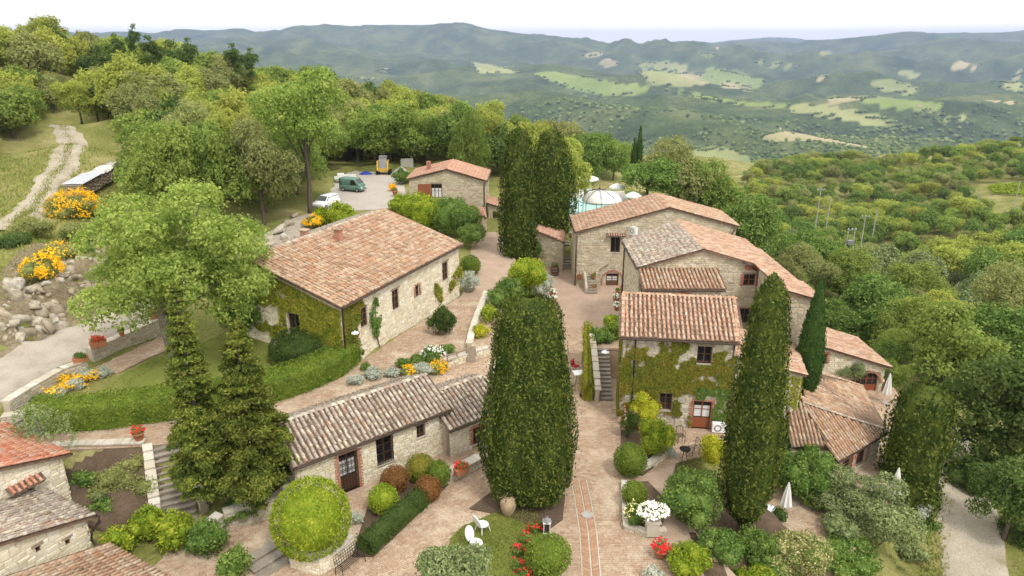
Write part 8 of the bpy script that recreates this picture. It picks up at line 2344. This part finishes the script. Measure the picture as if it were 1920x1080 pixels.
p = at(1122, 408, PZ); t_ = thing('gazebo', 'round iron gazebo with a white dome cover beside the pool', 'gazebo', p)
GR = 2.55
MB().lathe([(GR * .98, 2.15), (GR * .96, 2.3), (GR * .8, 2.85), (GR * .45, 3.3), (.05, 3.5)], p + Vector((.35, .2, 0)), 24).build('dome_cover', M['canvas'], t_, True)
for k in range(8):
    a_ = 2 * math.pi * k / 8; c_, s_ = math.cos(a_), math.sin(a_)
    MB().tube([p + Vector((c_ * GR, s_ * GR, 0)), p + Vector((c_ * GR, s_ * GR, 2.2)), p + Vector((c_ * GR * .85, s_ * GR * .85, 2.9)), p + Vector((c_ * GR * .45, s_ * GR * .45, 3.42)), p + Vector((0, 0, 3.62))], .035, 6).build('rib', M['iron'], t_)
MB().tube([p + Vector((math.cos(k * .2618) * GR, math.sin(k * .2618) * GR, 2.2)) for k in range(25)], .035, 6).build('ring', M['iron'], t_)
MB().lathe([(.1, 3.58), (.14, 3.68), (.03, 3.8), (.02, 4.05), (.0, 4.1)], p, 10).build('finial', M['iron'], t_, True)
# folding sign and rail on the upper path
p = at(884, 676, 2.5); t_ = thing('folding_sign', 'grey wooden folding board standing at the foot of the upper path', 'sign', p)
for s_ in (-1, 1):
    MB().add([p + Vector(v) for v in ((-.3, s_ * .32, 0), (.3, s_ * .32, 0), (.3, s_ * .02, 1.05), (-.3, s_ * .02, 1.05), (-.3, s_ * .29, 0), (.3, s_ * .29, 0), (.3, s_ * -.01, 1.05), (-.3, s_ * -.01, 1.05))], [(0, 1, 2, 3), (7, 6, 5, 4), (0, 4, 5, 1), (1, 5, 6, 2), (2, 6, 7, 3), (3, 7, 4, 0)]).build('board', M['wood_old'], t_)
p0_, p1_ = at(838, 690, 2.5), at(876, 676, 2.5); t_ = thing('hand_rail', 'low weathered hand rail beside the folding board', 'rail', p0_)
for z in (.45, .85): MB().bar(p0_ + Vector((0, 0, z)), p1_ + Vector((0, 0, z)), .06, .1).build('rail', M['wood_old'], t_)
for f in (.03, .5, .97): MB().bar(p0_.lerp(p1_, f), p0_.lerp(p1_, f) + Vector((0, 0, .95)), .08).build('post', M['wood_old'], t_)
# utility poles
def pole(label, px, py_top, py_base, Yd, arms=1, second=None):
    b = atY(px, py_base, Yd); tpz = atY(px, py_top, Yd).z; gz = th(b.x, Yd)
    t_ = thing('utility_pole', label, 'utility pole', (b.x, Yd, gz))
    for dx in ((0,) if second is None else (0, second)):
        MB().tube([(b.x + dx, Yd, gz - .3), (b.x + dx, Yd, tpz)], [.19, .14], 8).build('post', M['concrete'], t_)
    for k in range(arms):
        MB().bar((b.x - 1.1 + (second or 0) / 2, Yd - .15, tpz - .3 - .7 * k), (b.x + 1.1 + (second or 0) / 2, Yd - .15, tpz - .3 - .7 * k), .14).build('cross_arm', M['grey_metal'], t_)
        for x in (-.95, 0, .95): MB().lathe([(.06, 0), (.09, .1), (.05, .25), (.02, .28)], (b.x + x + (second or 0) / 2, Yd - .15, tpz - .23 - .7 * k), 8).build('insulator', M['plastic'], t_)
    if second is not None: MB().box((b.x + second / 2, Yd - .35, tpz - 3.4), (1.5, .9, 1.0)).build('transformer', M['grey_metal'], t_)
pole('concrete pole with one cross arm, highest in the valley wood', 1534, 354, 390, 210); pole('thin pole just right of the highest valley pole', 1553, 370, 400, 205, 0)
pole('twin-post transformer pole in the middle of the valley wood', 1586, 428, 462, 165, 1, 1.6); pole('pole with a cross arm right above the transformer', 1619, 404, 430, 190)
pole('short pole right of the transformer group', 1640, 393, 420, 200, 0); pole('white cross-armed pole standing alone among the trees on the right', 1750, 462, 490, 150)
pole('pole at the edge of the vineyard strip', 1831, 360, 390, 230, 0); pole('pole at the far right edge by the vineyard', 1905, 340, 372, 235, 0)
# vineyard strip by the hill road
v0, v1, v2, v3 = ghit(1852, 352), ghit(1925, 345), ghit(1935, 372), ghit(1862, 366)
t_ = thing('vineyard', 'small vineyard of green rows below the pale hill road', 'vineyard', v0)
for k in range(8):
    f = (k + .5) / 8; a_, b_ = v0.lerp(v3, f), v1.lerp(v2, f)
    n = 700; rs = np.random.RandomState(k); u = rs.rand(n); P = np.array([a_]) + (np.array([b_]) - np.array([a_])) * u[:, None]; P[:, 2] = terr(P[:, 0], P[:, 1]); P = P + rs.randn(n, 3) * [.3, .3, .25] + [0, 0, .9]
    v, q = leaf_quads(rs, P, np.tile([0, -.3, 1.0], (n, 1)), .6, .8, .7); put('vine_row', np_mesh('vine_row', v, q, M['bright']), t_)

# grass blades on the lawns and verges
def grass(name, label, poly, n, h, seed, zf=None):
    rs = np.random.RandomState(seed); xs = [p[0] for p in poly]; ys = [p[1] for p in poly]
    x, y = rs.uniform(min(xs), max(xs), n), rs.uniform(min(ys), max(ys), n); k = in_poly(x, y, poly); x, y = x[k], y[k]
    k = fbm(x * .4, y * .4, 3) > -.25; x, y = x[k], y[k]
    z = terr(x, y) + .03 if zf is None else np.full(len(x), zf)
    P = np.column_stack([x, y, z]); m_ = len(P); a_ = rs.rand(m_) * 6.283; hh = h * rs.uniform(.5, 1.4, m_); d_ = np.column_stack([np.cos(a_), np.sin(a_), 0 * a_]); w_ = .02 + .12 * hh[:, None]
    tip = P + np.column_stack([rs.randn(m_) * .35 * hh, rs.randn(m_) * .35 * hh, hh])
    v = np.stack([P - d_ * w_, P + d_ * w_, tip], 1).reshape(-1, 3); o = put(name, np_mesh(name, v, np.arange(3 * m_).reshape(-1, 3), M['grassblade'])); tag(o, label, 'grass', kind='stuff')
grass('lawn_grass', 'short grass of the lawn under the garden oak', lawn1, 22000, .07, 1)
grass('yard_grass', 'short grass of the small lawn by the clipped cypress', lawn2, 12000, .06, 2, .07)
grass('slope_grass', 'rough grass on the slope beside the dirt track', [(-36, 44), (-33, 56), (-36, 62), (-44, 84), (-40, 98), (-62, 96), (-64, 60), (-48, 44)], 34000, .24, 3)
grass('lane_grass', 'rough grass along the lane at the lower right', [(27, 28), (31, 36), (34, 43), (37, 52), (33, 52), (31, 48), (38, 60), (44, 56), (40, 40), (34, 28)], 9000, .2, 4)
grass('verge_grass', 'rough grass on the left verge of the lane', [(17, 20), (20, 28), (26, 36.5), (29.5, 42), (30.5, 41), (27, 36), (23, 27), (20.5, 20)], 16000, .22, 5)

tk = np.array([(p.x, p.y) for p in trk]); cen = []
for i in range(len(tk) - 1):
    for k in range(14): cen.append(tk[i] + (tk[i + 1] - tk[i]) * (k / 14))
cen = np.array(cen)
rs = np.random.RandomState(6); pk_ = cen[rs.randint(0, len(cen), 5200)] + rs.randn(5200, 2) * [.28, .5]
z = terr(pk_[:, 0], pk_[:, 1]) + .22; m_ = len(pk_); P = np.column_stack([pk_, z]); a_ = rs.rand(m_) * 6.283; d_ = np.column_stack([np.cos(a_), np.sin(a_), 0 * a_]); hh = .12 * rs.uniform(.5, 1.5, m_)
v = np.stack([P - d_ * .04, P + d_ * .04, P + np.column_stack([rs.randn(m_) * .04, rs.randn(m_) * .04, hh])], 1).reshape(-1, 3)
tag(put('track_grass', np_mesh('track_grass', v, np.arange(3 * m_).reshape(-1, 3), M['grassblade'])), 'grass strip growing between the wheel ruts of the dirt track', 'grass', kind='stuff')
for kd, p in PROTO.items():                          # kinds that no spot called for
    if kd not in _placed:
        for c in kids(p): bpy.data.objects.remove(c)
        bpy.data.objects.remove(p)
# ------------------------------------------------------------------ air
zmin = min(float(Zh.min()), float(Zt2.min())) - 4
zmax = max(float(Zh.max()), 60.0) + 6
hz_m = bpy.data.materials.new('haze_air'); hz_m.use_nodes = True
t = hz_m.node_tree; t.nodes.clear()
o_ = N(t, 'OutputMaterial'); pv = N(t, 'VolumePrincipled')
pv.inputs['Color'].default_value = (.45, .555, .86, 1); pv.inputs['Density'].default_value = 8.5e-5; pv.inputs['Anisotropy'].default_value = 0.0
t.links.new(pv.outputs[0], o_.inputs['Volume'])
hb = MB().box((0, 7000, (zmin + zmax) / 2), (40000, 15200, zmax - zmin)).build('haze', hz_m)
tag(hb, 'thin blue haze filling the valley air', 'haze', kind='stuff')
